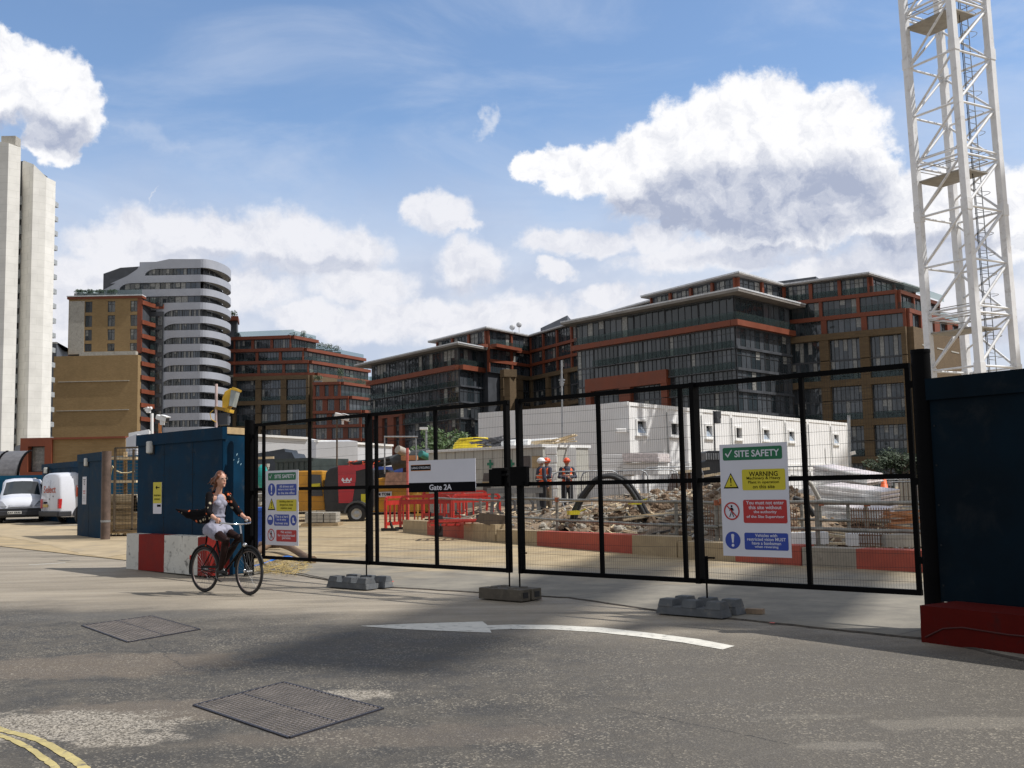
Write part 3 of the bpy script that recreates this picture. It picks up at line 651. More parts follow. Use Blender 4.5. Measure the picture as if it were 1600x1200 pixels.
# lower right wing
H0 = XY(490, 246); H0.z = 0; H1s = [(533, 597), (546, 619), (566, 641), (566, 663), (566, 685)]
zz = [Z(y, x, 246) for x, y in H1s]
for k, (x, y) in enumerate(H1s):
    e = XY(x, 245.5); e.z = 0; s_ = e+dS*(26-3*k); zt = zz[k]; zb = zz[k+1] if k < 4 else zt-3.2
    mb['orange'].wallbox(H0, e, zt-.65, zt, -.1, .9); mb['orange'].wallbox(e, s_, zt-.65, zt, -.1, .9)
    facade(root, H0, e, [zb, zt-.65], 3, 'orange', None, None, mb, npan=4, pw=1.2); facade(root, e, s_, [zb, zt-.65], 3, None, None, None, mb, npan=5)
    railing(mb, [e, s_], zt, 1.1)
    mb['dark'].prism([H0+Vector((0, .5, 0)), e+Vector((-.5, .5, 0)), s_+Vector((-.6, 0, 0)), H0+Vector((0, 24, 0))], zb-.1, zt-.1)
mb['slate'].prism([XY(352, 256), XY(373, 256), XY(376, 262), XY(352, 262)], zs[0], zs[0]+1.8); mb['slate'].prism([XY(354, 257), XY(369, 257), XY(371, 262), XY(354, 262)], zs[0]+1.7, zs[0]+5.1); mb['orange'].prism([XY(353, 255.5), XY(371, 255.5), XY(373, 263), XY(353, 263)], zs[0]+4.9, zs[0]+5.9)
finish(root, mb)
# roof-garden shrubs: each planter a thing
M_LEAF2 = mat('shrub foliage', (.045, .075, .035), .7, var=.5, vs=4)
def leafball(mb_, c, r, n=160, ls=.10, seed=0):
    q = random.Random(seed); c = Vector(c)
    for i in range(n):
        v = Vector((q.gauss(0, 1), q.gauss(0, 1), q.gauss(0, 1))).normalized()*(q.random()**.5); p = c+Vector((v.x*r[0], v.y*r[1], v.z*r[2]))
        a = Vector((q.gauss(0, 1), q.gauss(0, 1), q.gauss(0, 1))).normalized(); b_ = a.orthogonal().normalized(); s = ls*q.uniform(.6, 1.4); mb_.add([p-a*s, p+b_*s*.5, p+a*s, p-b_*s*.5], [(0, 1, 2, 3)], 0)
def planter(px, py, y, w, h, label, grp):
    b_ = D(px, py, y); root = thing('planted_shrub', b_, label, 'shrub', grp)
    t = MB(); t.box(b_+Vector((0, 0, .25)), (w*.8, .5, .5)); t.build('planter', mat('planter grey', (.2, .2, .2), .8), root)
    f = MB(); leafball(f, b_+Vector((0, 0, .5+h/2)), (w/2, .5, h/2), 220, .16, int(px)); f.build('foliage', M_LEAF2, root)
gr = 'potted shrubs on the roof terraces'
for px, py, y, w, h, lb in ((365,498,259,2.2,1.6,'shrub in a planter on the small roof box beside the curved tower'),(458,535,256,3.0,2.0,'low green shrub on the terrace under the top roof rail'),(474,536,262,1.8,2.8,'tall thin shrub standing above the terrace edge'),
    (484,541,266,2.2,2.0,'rounded shrub right of the tall thin one on the terrace'),(500,548,268,3.0,1.8,'first of three clipped shrubs on the lower terrace rail'),(513,550,270,2.8,1.8,'middle of three clipped shrubs on the lower terrace rail'),(525,553,272,3.2,1.8,'last of three clipped shrubs at the terrace end'),
    (497,598,250,2.4,1.5,'dark shrub on the lower wing terrace at the brick wall'),(532,596,250,1.8,3.0,'pointed shrub at the corner of the lower wing roof'),(562,604,262,3.4,1.4,'pale mounded shrub on the far end of the lower wing roof')):
    planter(px, py, y, w, h, lb, gr)
# --- curved silver tower
root = thing('curved_tower', XY(300, 228), 'silver clad residential tower with rounded balcony end and arched window strips', 'building')
mb = mbset(); Y0 = 228; YF = 228
ZT = lambda py, px=300: Z(py, px, Y0)
rowy = [424+21.6*k for k in range(14)]           # centres of the window strips
XL = [224, 184, 150] + [254-0.55*k for k in range(11)]
PX = lambda px: D(px, 600, Y0).x
xR = PX(312)
# silver facade built storey by storey round the arched strips
def poly_front(pts, mi='silver', th=.5, y=Y0):
    mb[mi].slab([Vector((a, y, b)) for a, b in pts], (0, th, 0))
for k, cy in enumerate(rowy):
    z1, z0 = ZT(cy-5.2), ZT(cy+5.2); zn = ZT(cy+16.4)
    xl = PX(XL[k]); r_ = (z1-z0); xw = PX(243) if k > 2 else None
    # spandrel below strip
    leftx = PX(137+ (457-(cy+16.4))*0) if k <= 2 else PX(243)
    if k == 0: lx1 = PX(188); lx0 = PX(175)
    if k == 1: lx1 = PX(160); lx0 = PX(150)
    lx = PX(243) if k > 2 else PX((196, 158, 137)[k])
    poly_front([(lx if k > 1 else PX((170, 141)[k]), zn), (xR, zn), (xR, z0), (lx, z0)])
    # solid left of the strip with arch
    arc = [(xl+ (r_*1.9)*(1-math.cos(t*math.pi/2/6)), z0+r_*math.sin(t*math.pi/2/6)) for t in range(7)]
    lt = PX((212, 178, 142)[k]) if k <= 2 else lx
    if k == 2: arc = [(PX(232), z0), (PX(232), z1)] if False else arc
    poly_front([(lx, z0)]+arc+[(lt, z1)])
    # strip glazing, set back
    W_ = xR-xl; nwin = 4
    for i in range(nwin):
        a0 = xl+W_*i/nwin; add_window(root, Vector((a0, Y0+.35, z0)), 0, W_/nwin-.05, r_, 4, 'n')
# top parapet band
zt0 = ZT(rowy[0]-5.2)
poly_front([(PX(212), zt0), (xR, zt0), (xR, ZT(405)), (PX(262), ZT(404)), (PX(236), ZT(409)), (PX(214), ZT(415))])
# rounded end
Rr = D(355, 600, Y0+9).x-xR; arcp = [Vector((xR+ (Rr)*math.sin(a), Y0+9-9*math.cos(a), 0)) for a in [i*math.pi/20 for i in range(21)]]
arci = [Vector((xR+(Rr-1.9)*math.sin(a), Y0+9-(7.2)*math.cos(a), 0)) for a in [i*math.pi/20 for i in range(21)]]
edges = [(ZT(404, 340), ZT(417.5, 340))]+[(ZT(cy+4.6, 340), ZT(cy+15.2, 340)) for cy in rowy]
for (zu, zl) in edges:
    for i in range(20):
        a, b_, c_, d_ = arcp[i], arcp[i+1], arci[i+1], arci[i]
        q = MB(); u = Vector((0, 0, 1)); ou = [(a, b_)]
        th = .25
        ai = a+(d_-a).normalized()*th; bi = b_+(c_-b_).normalized()*th
        mb['silver'].add([a+u*zl, b_+u*zl, b_+u*zu, a+u*zu, ai+u*zl, bi+u*zl, bi+u*zu, ai+u*zu], [(0, 1, 2, 3), (7, 6, 5, 4), (3, 2, 6, 7), (4, 5, 1, 0)])
        mb['trim'].add([a+u*(zl+.15), b_+u*(zl+.15), c_+u*(zl+.15), d_+u*(zl+.15), a+u*(zl+.4), b_+u*(zl+.4), c_+u*(zl+.4), d_+u*(zl+.4)], [(0, 3, 2, 1), (4, 5, 6, 7)])
for k, cy in enumerate(rowy):
    z1, z0 = ZT(cy-6.2, 340), ZT(cy+6.2, 340)
    for i in range(0, 18, 3):
        a, b_ = arci[i], arci[i+3]; add_window(root, a+Vector((0, 0, z0)), math.atan2(b_.y-a.y, b_.x-a.x), (b_-a).length-.04, z1-z0, 4, 'n')
mb['dark'].prism([Vector((PX(243), Y0+.7, 0)), Vector((xR, Y0+.7, 0))]+[v.lerp(Vector((xR, Y0+9, 0)), .12) for v in arci]+[Vector((PX(243), Y0+18, 0))], 0, ZT(430))
mb['silver'].prism([Vector((PX(214), Y0+.6, 0)), Vector((xR, Y0+.6, 0))]+arci[1:-1]+[Vector((PX(214), Y0+16, 0))], ZT(414), ZT(407))
mb['dark'].prism([Vector((PX(158), Y0+.7, 0)), Vector((xR, Y0+.7, 0)), Vector((xR, Y0+16, 0)), Vector((PX(158), Y0+16, 0))], ZT(460), ZT(432))
mb['slate'].slab([Vector((PX(153), Y0+2, ZT(460))), Vector((PX(213), Y0+2, ZT(440))), Vector((PX(213), Y0+2, ZT(411.5))), Vector((PX(180), Y0+2, ZT(413))), Vector((PX(153), Y0+2, ZT(422)))], (0, 14, 0))
mb['dark'].prism([Vector((PX(205), Y0+2.5, 0)), Vector((xR, Y0+2.5, 0)), Vector((xR, Y0+16, 0)), Vector((PX(205), Y0+16, 0))], ZT(440), ZT(413))
mb['silver'].wallbox((PX(243), Y0+.5), (PX(243)+.01, Y0+18), 0, ZT(480), -.3, .3)
finish(root, mb)
# --- brown brick building on the left
root = thing('brick_building', XY(150, 222), 'tall brown brick building with three columns of windows and terracotta balconies on its right edge', 'building')
Y0 = 222; mb = mbset(); ZB = lambda py: Z(py, 150, Y0); PB = lambda px: D(px, 600, Y0).x
xa, xb = PB(105), PB(220); zt = ZB(467); zl = ZB(553)
# upper wall with real window openings: piers between columns and spandrels
cols = [(131, 142), (166.5, 178), (202, 213)]; rows = [(471, 488), (493, 510.5), (515, 532), (537, 549)]
xs = [105]+[v for c in cols for v in c]+[220]
pier_m = []
for i in range(0, len(xs), 2): mb['brick' if xs[i+1] < 216 else 'orange'].wallbox((PB(xs[i]), Y0), (PB(xs[i+1]), Y0), zl, zt, -.4, 0)
for (c0, c1) in cols:
    zedge = [zt]+[ZB(v) for r_ in rows for v in r_]+[zl]
    for i in range(0, len(zedge), 2): mb['brick'].wallbox((PB(c0), Y0), (PB(c1), Y0), zedge[i+1], zedge[i], -.4, -.004)
    for (r0, r1) in rows: add_window(root, Vector((PB(c0), Y0+.2, ZB(r1))), 0, PB(c1)-PB(c0), ZB(r0)-ZB(r1), 2, 't')
mb['orange'].wallbox((xa-.3, Y0), (xb+.2, Y0), zt, ZB(463.5), -2, .25); mb['edge'].wallbox((xa-.3, Y0), (xb+.2, Y0), ZB(463.5), ZB(462), -2, .5)
mb['trim'].wallbox((PB(106), Y0), (PB(130), Y0), zl, ZB(470), 0, .08); mb['trim'].wallbox((PB(127), Y0), (PB(215), Y0), ZB(557), ZB(551), 0, 1.4)
railing(mb, [(PB(118), Y0), (PB(220), Y0)], ZB(462), 1.2)
mb['brick'].wallbox((PB(88), Y0-1.5), (PB(219), Y0-1.5), 0, ZB(557), -2, 0)
mb['trim'].wallbox((PB(96), Y0-1.5), (PB(206), Y0-1.5), ZB(597.5), ZB(596.5), 0, .25); mb['trim'].wallbox((PB(94), Y0-1.5), (PB(206), Y0-1.5), ZB(642.5), ZB(641.5), 0, .25)
for k in range(10):
    zc = ZB(470+21.6*k+ (12 if k else 3)); zz0 = zc-.55
    # curved terracotta balcony fronts on the right-hand return
    arc = [Vector((PB(220), Y0, 0)), Vector((PB(221.5), Y0+.8, 0)), Vector((PB(224), Y0+3.2, 0)), Vector((PB(228), Y0+5.6, 0)), Vector((PB(232), Y0+5.9, 0)), Vector((PB(240), Y0+5.9, 0))]
    for a, b_ in zip(arc[:-1], arc[1:]): mb['orange'].wallbox(a, b_, zz0, zc+.35, -.25, .2)
    mb['bal'].wallbox(arc[2]+Vector((.3,0,0)), arc[3], zc+.35, zc+1.4, 0, .05); mb['bal'].wallbox(arc[4], arc[5], zc+.35, zc+1.4, 0, .05)
    mb['trim'].prism([v for v in arc]+[Vector((PB(240), Y0+6, 0)), Vector((PB(220), Y0+6, 0))], zz0+.1, zz0+.3)
    add_window(root, Vector((PB(221), Y0+5.2, zz0+.4)), 0, PB(240)-PB(221), 2.1, 5, 'n')
for k in range(4):
    zc = ZB(488+22*k); mb['orange'].wallbox((PB(97), Y0+3), (PB(105), Y0+3), zc-.5, zc+.4, -3, .3); mb['bal'].wallbox((PB(98), Y0+3), (PB(105), Y0+3), zc+.4, zc+1.3, 0, .05)
mb['dark'].prism([Vector((xa, Y0+.6, 0)), Vector((PB(219), Y0+.6, 0)), Vector((PB(219), Y0+26, 0)), Vector((xa, Y0+26, 0))], 0, zt-.1)
mb['dark'].prism([Vector((PB(99), Y0+4, 0)), Vector((xa, Y0+4, 0)), Vector((xa, Y0+20, 0)), Vector((PB(99), Y0+20, 0))], 0, ZB(486))
mb['dark'].prism([Vector((PB(219), Y0+5.4, 0)), Vector((PB(241), Y0+5.4, 0)), Vector((PB(236), Y0+14, 0)), Vector((PB(219), Y0+14, 0))], 0, ZB(482))
finish(root, mb, {'brick': M_BRKL})
for px, lb in ((124, 'small shrub at the left end of the brick roof'), (140, 'wider shrub on the brick roof above the first windows'), (156, 'shrub on the brick roof above the middle windows'), (175, 'low shrub near the right end of the brick roof')):
    planter(px, 462, 223.5, 2.6, .9, lb, 'shrubs on the brick building roof')
# --- dark block between
root = thing('office_block', XY(78, 250), 'narrow dark grey block squeezed between white tower and brick building', 'building')
mb = mbset(); a = XY(60, 250); b_ = XY(84, 250); c_ = XY(94, 262)
for v in (a, b_, c_): v.z = 0
zt = Z(537, 78, 250); mb['slate'].prism([a, b_, c_, a+Vector((0, 20, 0))], 0, zt); mb['trim'].prism([a, b_, c_, a+Vector((0, 20, 0))], zt, zt+.4)
facade(root, a, b_, [3+3.2*i for i in range(10)], 1, None, None, None, mb, npan=3); facade(root, b_, c_, [3+3.2*i for i in range(10)], 2, None, None, None, mb, npan=3)
finish(root, mb)
# --- white slab tower far left
root = thing('white_tower', XY(40, 190), 'tall windowless pale concrete tower with a dark vertical slot at the left edge', 'building')
M_TOW = brick_mat('pale tower panels', (.80, .785, .74), (.77, .755, .71), (.66, .65, .60), .12); M_TOW.node_tree.nodes['Brick Texture'].inputs['Mortar Size'].default_value = .004; mb = MB(); sl = MB(); wn_ = MB()
def tower_panel(x0, x1, y0t, y1t, Ya, Yb):
    A_ = XY(x0, Ya); B_ = XY(x1, Yb); za = Z(y0t, x0, Ya); zb_ = Z(y1t, x1, Yb); bk = Vector((-8.2, 11.5, 0)); A_.z = B_.z = 0; u = Vector((0, 0, 1))
    vs = [A_, B_, B_+bk, A_+bk, A_+u*za, B_+u*zb_, B_+bk+u*zb_, A_+bk+u*za]; mb.add(vs, [(3, 2, 1, 0), (4, 5, 6, 7), (0, 1, 5, 4), (1, 2, 6, 5), (2, 3, 7, 6), (3, 0, 4, 7)])
tower_panel(-60, 0, 215, 224, 186, 185); tower_panel(0, 20, 224, 231, 185, 186.5)
tower_panel(25, 41, 251, 257, 190, 188.2); tower_panel(41, 62, 257, 277, 188.2, 189.6); tower_panel(62, 77, 277, 284, 189.6, 192)
A_ = XY(20, 191); B_ = XY(25, 191); sl.prism([A_, B_, B_+Vector((0, 10, 0)), A_+Vector((0, 10, 0))], 0, Z(252, 22, 191))
M_TWN = mat('tower window', (.35, .37, .38), .3)
for k in range(19):
    z0 = 6+2.75*k; q = XY(77, 192.4); wn_ = MB(); wn_.box((q.x-.74, q.y+1.2, z0), (1.0, 1.6, .9)); wn_.build('window', M_TWN, root)
    q = XY(22.5, 190.6); wn_ = MB(); wn_.box((q.x, q.y, z0), (.55, .5, 1.6)); wn_.build('window', M_TWN, root)
mb.build('wall', M_TOW, root); sl.build('slot', M_SLATE, root)
b2 = MB(); q = D(13, 224, 186.5); b2.box(q+Vector((0, 1, .6)), (2.6, 2, 1.6)); b2.build('roof_plant', M_CONC, root)
# --- low brick pavilion with terracotta portal
root = thing('pavilion', XY(110, 95), 'low brick building with a big square terracotta portal behind the parked vans', 'building')
Y0 = 95; mb = mbset(); PP = lambda px: D(px, 700, Y0).x; ZP = lambda py: Z(py, 80, Y0)
mb['brick'].wallbox((PP(82), Y0), (PP(196), Y0), 0, ZP(687), -.6, 0); mb['orange'].wallbox((PP(34), Y0), (PP(197), Y0), ZP(687), ZP(684), -.6, .3); mb['dark'].prism([(PP(36), Y0+.6), (PP(190), Y0+.6), (PP(190)-5, Y0+9), (PP(36)-5, Y0+9)], 0, ZP(690))
mb['orange'].wallbox((PP(34), Y0), (PP(46), Y0), 0, ZP(687), -.6, .3); mb['orange'].wallbox((PP(72), Y0), (PP(83), Y0), 0, ZP(687), -.6, .3)
mb['orange'].wallbox((PP(46), Y0), (PP(72), Y0), ZP(697), ZP(687), -.6, .296); mb['orange'].wallbox((PP(46), Y0), (PP(72), Y0), 0, ZP(737), -.6, .296)
add_window(root, Vector((PP(46), Y0+.5, ZP(737))), 0, PP(72)-PP(46), ZP(697)-ZP(737), 1, 'n')
finish(root, mb, {'brick': M_BRKL})
# dark rounded canopy left of it
root = thing('entrance_canopy', XY(12, 88), 'dark ribbed barrel canopy at the left edge above the blue hoarding', 'canopy')
mb1 = MB(); mb2 = MB(); Y0 = 86; cx = D(-20, 730, Y0)
for i in range(9):
    a0 = math.pi*.5*i/9; a1 = math.pi*.5*(i+1)/9; x0 = D(-60, 740, Y0).x; x1 = D(28, 740, Y0).x; r_ = 2.6; zc = Z(742, 20, Y0)-.3
    p0 = (Y0+2.6-2.6*math.cos(a0), zc+r_*math.sin(a0)*.9); p1 = (Y0+2.6-2.6*math.cos(a1), zc+r_*math.sin(a1)*.9)
    mb1.add([(x0, p0[0], p0[1]), (x1+i*.0, p0[0], p0[1]), (x1, p1[0], p1[1]), (x0, p1[0], p1[1])], [(0, 1, 2, 3)])
    if i < 8:
        for xx in (x1, x1-1.9, x1-3.8): mb2.bar((xx, p0[0]-.03, p0[1]), (xx, p1[0]-.03, p1[1]+.02), .16, .1)
mb1.build('shell', mat('canopy sheeting', (.12, .12, .13), .5), root); mb2.build('rib', M_BLACK, root)
# ------------------------------------------------------------ crane mast
YC = 45.5
root = thing('crane_mast', XY(1500, YC), 'white lattice crane mast with ladder and platforms rising at the right', 'crane')
cen = XY(1526, YC); cen.z = 0; LE = 2.42; th = R(30)
ex = Vector((math.cos(th), math.sin(th), 0)); ey = Vector((-math.sin(th), math.cos(th), 0)); lean = Vector((-.018, 0, 0))
cz = Z(300, 1500, YC)
def cp(i, j, z): return cen+ex*(i*LE/2)+ey*(j*LE/2)+Vector((0, 0, z))+lean*(z-cz)
M_CW = mat('crane white', (.76, .77, .79), .45, var=.06, vs=1.5, dirt=(.48, .46, .44), dirt_amt=.6, ds=2.5)
up = Vector((0, 0, 1)); H_ = 34
for (i, j) in ((-1, -1), (1, -1), (1, 1), (-1, 1)):
    l = MB(); l.bar(cp(i, j, 0), cp(i, j, H_), .29, .29, up=ex)
    for z in range(6, 34, 7): l.bar(cp(i, j, z-.25), cp(i, j, z+.25), .34, .34, up=ex)
    l.build('leg', M_CW, root)
br = MB(); bay = 2.28; nodes = [Z(578, 1480, YC)-bay*3+bay*i for i in range(16)]
nodes = [z for z in nodes if -1 < z < H_]
for k in range(len(nodes)-1):
    z0, z1 = nodes[k], nodes[k+1]
    for f_, (a, b_) in enumerate((((-1, -1), (1, -1)), ((1, -1), (1, 1)), ((1, 1), (-1, 1)), ((-1, 1), (-1, -1)))):
        br.tube([cp(a[0], a[1], z0), cp(b_[0], b_[1], z0)], .052, 6)
        if f_ == 0: br.tube([cp(a[0], a[1], z0), cp(b_[0], b_[1], z1)], .065, 6)
        elif f_ == 1: br.tube([cp(a[0], a[1], z0+.02), cp(b_[0], b_[1], z1-.02)], .055, 6); br.tube([cp(a[0], a[1], z1), cp(b_[0], b_[1], z0+bay*.45)], .045, 6)
        elif f_ == 2: br.tube([cp(a[0], a[1], z1), cp(b_[0], b_[1], z0)], .055, 6)
        else: br.tube([cp(a[0], a[1], z0), cp(b_[0], b_[1], z1)], .055, 6)
    if k % 3 == 1:
        for (a, b_) in (((-1, -1), (1, -1)), ((1, -1), (1, 1)), ((1, 1), (-1, 1)), ((-1, 1), (-1, -1))): br.tube([cp(a[0], a[1], z0+.28), cp(b_[0], b_[1], z0+.28)], .05, 6)
br.build('bracing', M_CW, root)
for py in (520, 281, 38, -200):
    z = Z(py, 1490, YC); pf = MB(); a, b_, c_, d_ = cp(-1, -1, z), cp(.35, -1, z), cp(.35, 1, z), cp(-1, 1, z)
    pf.add([a, b_, c_, d_, a+up*.06, b_+up*.06, c_+up*.06, d_+up*.06], [(3, 2, 1, 0), (4, 5, 6, 7), (0, 1, 5, 4), (1, 2, 6, 5), (2, 3, 7, 6), (3, 0, 4, 7)])
    for h_ in (.55, 1.05):
        for (p_, q_) in ((a, b_), (b_, c_), (c_, d_), (d_, a)): pf.tube([p_+up*h_, q_+up*h_], .02, 5)
    pf.build('platform', mat('crane platform', (.30, .28, .25), .6, metal=.3), root)
ld = MB(); z = 2.0
def lp(u, v, z): return cen+ex*u+ey*v+Vector((0, 0, z))+lean*(z-cz)
ld.tube([lp(.35, -.55, 0), lp(.35, -.55, H_)], .022, 5); ld.tube([lp(.80, -.55, 0), lp(.80, -.55, H_)], .022, 5)
while z < H_: ld.tube([lp(.35, -.55, z), lp(.80, -.55, z)], .015, 5); z += .3
z = 3.0
while z < H_:
    ld.tube([lp(.575+.38*math.cos(a), -.55-.38+.38-.5*abs(math.sin(a)), z) for a in [math.pi*i/8 for i in range(9)]], .014, 4); z += .9
ld.build('ladder', mat('ladder steel', (.30, .32, .34), .5, metal=.2), root)
cb_ = MB(); cb_.tube([lp(-.25, -.9, 0), lp(-.22, -.9, 15), lp(-.3, -.9, H_)], .018, 5); cb_.build('cable', M_BLACK, root)

# ------------------------------------------------------------ unseen crane jibs, inferred and added to throw the soft shade over the road
def jib(tip_px, direction, L, width, H, label, mastxy):
    g0 = G(*tip_px); k = H/math.tan(SUN_EL); o = Vector((math.sin(SUN_AZ)*k, math.cos(SUN_AZ)*k, 0)); a = Vector((g0.x, g0.y, 0))+o; d = Vector((direction[0], direction[1], 0)).normalized(); n = Vector((-d.y, d.x, 0)); u = Vector((0, 0, 1)); root = thing('shade_jib', a+d*L, label, 'crane', 'unseen jibs added to shade the road')
    m_ = MB()
    for s in (-1, 1): m_.bar(a+n*s*width/2+u*H, a+d*L+n*s*width/2+u*H, .25, .3)
    m_.bar(a+u*(H+1.6), a+d*L+u*(H+1.6), .3, .3); i = 0
    while i < L-2:
        for s in (-1, 1): m_.bar(a+d*i+n*s*width/2+u*H, a+d*(i+1)+u*(H+1.6), .09, .09); m_.bar(a+d*(i+2)+n*s*width/2+u*H, a+d*(i+1)+u*(H+1.6), .09, .09)
        i += 2
    m_.build('lattice', M_CW, root); m_ = MB(); m_.bar(a+u*(H-.1), a+d*L+u*(H-.1), width*.75, .06); m_.build('shade_deck', MATS['crane platform'], root)  # solid deck sized for how dark the thrown shade should be
    m_ = MB(); e = a+d*L
    for s in (-1, 1):
        for q in (-1, 1): m_.bar(e+n*s*1.1+d*q*1.1, e+n*s*1.1+d*q*1.1+u*H, .3, .3)
    m_.build('mast', M_CW, root)
jib((520, 1050), (.35, .93), 72, 1.45, 62, 'long unseen crane jib added to shade the road', None)
jib((1150, 985), (.42, .90), 66, 1.5, 42, 'shorter unseen crane jib added to shade the ground by the gate', None)
# ------------------------------------------------------------ text helper
def text_mesh(s, w, h, font_bold=0.0, align=None):
    """flat text mesh fitted to width w, height h, centred on origin in xy"""
    cu = bpy.data.curves.new('t', 'FONT'); cu.body = s; cu.align_x = 'CENTER'; cu.align_y = 'CENTER'; cu.offset = font_bold; cu.resolution_u = 3; cu.space_line = 1.0
    o = bpy.data.objects.new('t', cu); C.objects.link(o); dg = bpy.context.evaluated_depsgraph_get(); me = bpy.data.meshes.new_from_object(o.evaluated_get(dg)); bpy.data.objects.remove(o)
    xs = [v.co.x for v in me.vertices]; ys = [v.co.y for v in me.vertices]; cx, cy = (min(xs)+max(xs))/2, (min(ys)+max(ys))/2; k = min(w/(max(xs)-min(xs)), h/(max(ys)-min(ys)))
    kx = min(w/(max(xs)-min(xs)), k*1.25)
    V_ = [((v.co.x-cx)*kx, (v.co.y-cy)*k) for v in me.vertices]; F_ = [tuple(p.vertices) for p in me.polygons]; bpy.data.meshes.remove(me); return V_, F_
class Board:
    """a flat board with painted areas; local frame o (lower-left), x along, z up, n outward"""
    def __init__(s, o, x, w, h, n, up=Vector((0, 0, 1))): s.o, s.x, s.w, s.h, s.n, s.up = o, x, w, h, n, up
    def p(s, u, v, d=0): return s.o+s.x*u+s.up*v+s.n*d
    def rrect(s, mb_, u0, v0, u1, v1, d, r=.0, mi=0):
        pts = []
        if r <= 0: pts = [(u0, v0), (u1, v0), (u1, v1), (u0, v1)]
        else:
            for cx, cy, a0 in ((u1-r, v0+r, -90), (u1-r, v1-r, 0), (u0+r, v1-r, 90), (u0+r, v0+r, 180)):
                for k in range(4): a = R(a0+30*k); pts.append((cx+r*math.cos(a), cy+r*math.sin(a)))
        mb_.add([s.p(u, v, d) for u, v in pts], [tuple(range(len(pts)))], mi)
    def disc(s, mb_, u, v, r, d, mi=0, n=20, r2=None):
        if r2 is None: mb_.add([s.p(u+r*math.cos(6.283*k/n), v+r*math.sin(6.283*k/n), d) for k in range(n)], [tuple(range(n))], mi)
        else: mb_.add([s.p(u+q*math.cos(6.283*k/n), v+q*math.sin(6.283*k/n), d) for q in (r, r2) for k in range(n)], [(k, (k+1) % n, n+(k+1) % n, n+k) for k in range(n)], mi)
    def poly(s, mb_, pts, d, mi=0): mb_.add([s.p(u, v, d) for u, v in pts], [tuple(range(len(pts)))], mi)
    def text(s, mb_, t, u, v, w, h, d, mi=0, bold=.008):
        V_, F_ = text_mesh(t, w, h, bold); mb_.add([s.p(u+a, v+b, d) for a, b in V_], F_, mi)
SM = {}
def smat(n, c): 
    if n not in SM: SM[n] = mat('sign '+n, c, .42, var=.03, vs=1.5)
    return SM[n]
S_W = smat('white', (.62, .63, .70)); S_G = smat('green', (.0, .13, .05)); S_B = smat('blue', (.015, .05, .33)); S_Y = smat('yellow', (.58, .50, .02)); S_R = smat('red', (.42, .02, .02)); S_K = mat('sign black', (.004, .004, .006), .6, spec=.05); S_O = smat('orange', (.7, .25, .05))
# ------------------------------------------------------------ the gate
GP = Vector((-5.04, 19.3, 0)); GD = Vector((math.cos(-.74), math.sin(-.74), 0)); GN = Vector((GD.y, -GD.x, 0))   # GN faces the road
def tg(px, py=800, offn=0.0):
    d = ray(px, py); o = GP+GN*offn          # (o + GD t) parallel to d in plan
    return (o.x*d.y-o.y*d.x)/(d.x*GD.y-d.y*GD.x)
def zg(px, py, offn=0.0):
    t = tg(px, py, offn); q = GP+GD*t+GN*offn; return D(px, py, q.y).z
def gp(t, z, n=0.0): return GP+GD*t+GN*n+Vector((0, 0, z))
ZTOP, ZMID, ZBOT = 2.70, 1.555, .37
t0, t1, t2, t3, t4, t5 = tg(397), tg(577), tg(800), tg(808), tg(1091), tg(1437)
thinA = [tg(412), tg(484), tg(589), tg(682), tg(939), tg(1069), tg(1261), tg(1430)]
M_WIRE = mat('dark mesh wire', (.02, .02, .022), .6, spec=.2)
def leaf(name_label, ta, tb, thick, thin, skip=None):
    root = thing('mesh_gate', gp((ta+tb)/2, 0), name_label, 'gate', 'black mesh gate leaves')
    f = MB()
    for z in (ZTOP, ZMID, ZBOT): f.bar(gp(ta, z), gp(tb, z), .055, .055)
    f.build('rail', M_BLACK, root)
    for t, w in thick: 
        s_ = MB(); s_.bar(gp(t, ZBOT-.03), gp(t, ZTOP+.03), w, .06, up=GD); s_.build('stile', M_BLACK, root)
    for t in thin: s_ = MB(); s_.bar(gp(t, ZBOT), gp(t, ZTOP), .05, .04, up=GN); s_.build('upright', M_BLACK, root)
    w = MB(); n = int((tb-ta)/.03)
    for i in range(1, n): t = ta+(tb-ta)*i/n; w.bar(gp(t, ZBOT, -.02), gp(t, ZTOP, -.02), .0013, .0013, up=GN)
    z = ZBOT+.1; k = 0
    while z < ZTOP-.04:
        pts = [gp(ta+(tb-ta)*i/8, z-.012*math.sin(math.pi*((i/8*2) % 1.0))+rnd.uniform(-.004, .004), -.03) for i in range(9)]; w.tube(pts, .0016, 4, caps=False); z += .146; k += 1
    w.build('mesh', M_WIRE, root); return root
gl = leaf('left mesh gate leaf carrying the white and black gate number board', t0+.03, t2-.03, [(t0+.05, .06), (t1, .105), (t2-.07, .08)], [thinA[0], thinA[1], thinA[2], thinA[3]])
gr_ = leaf('right mesh gate leaf carrying the larger yellow, red and blue safety board', t3+.03, t5-.02, [(t3+.07, .09), (t4, .13)], [thinA[4], thinA[5], thinA[6], thinA[7]])
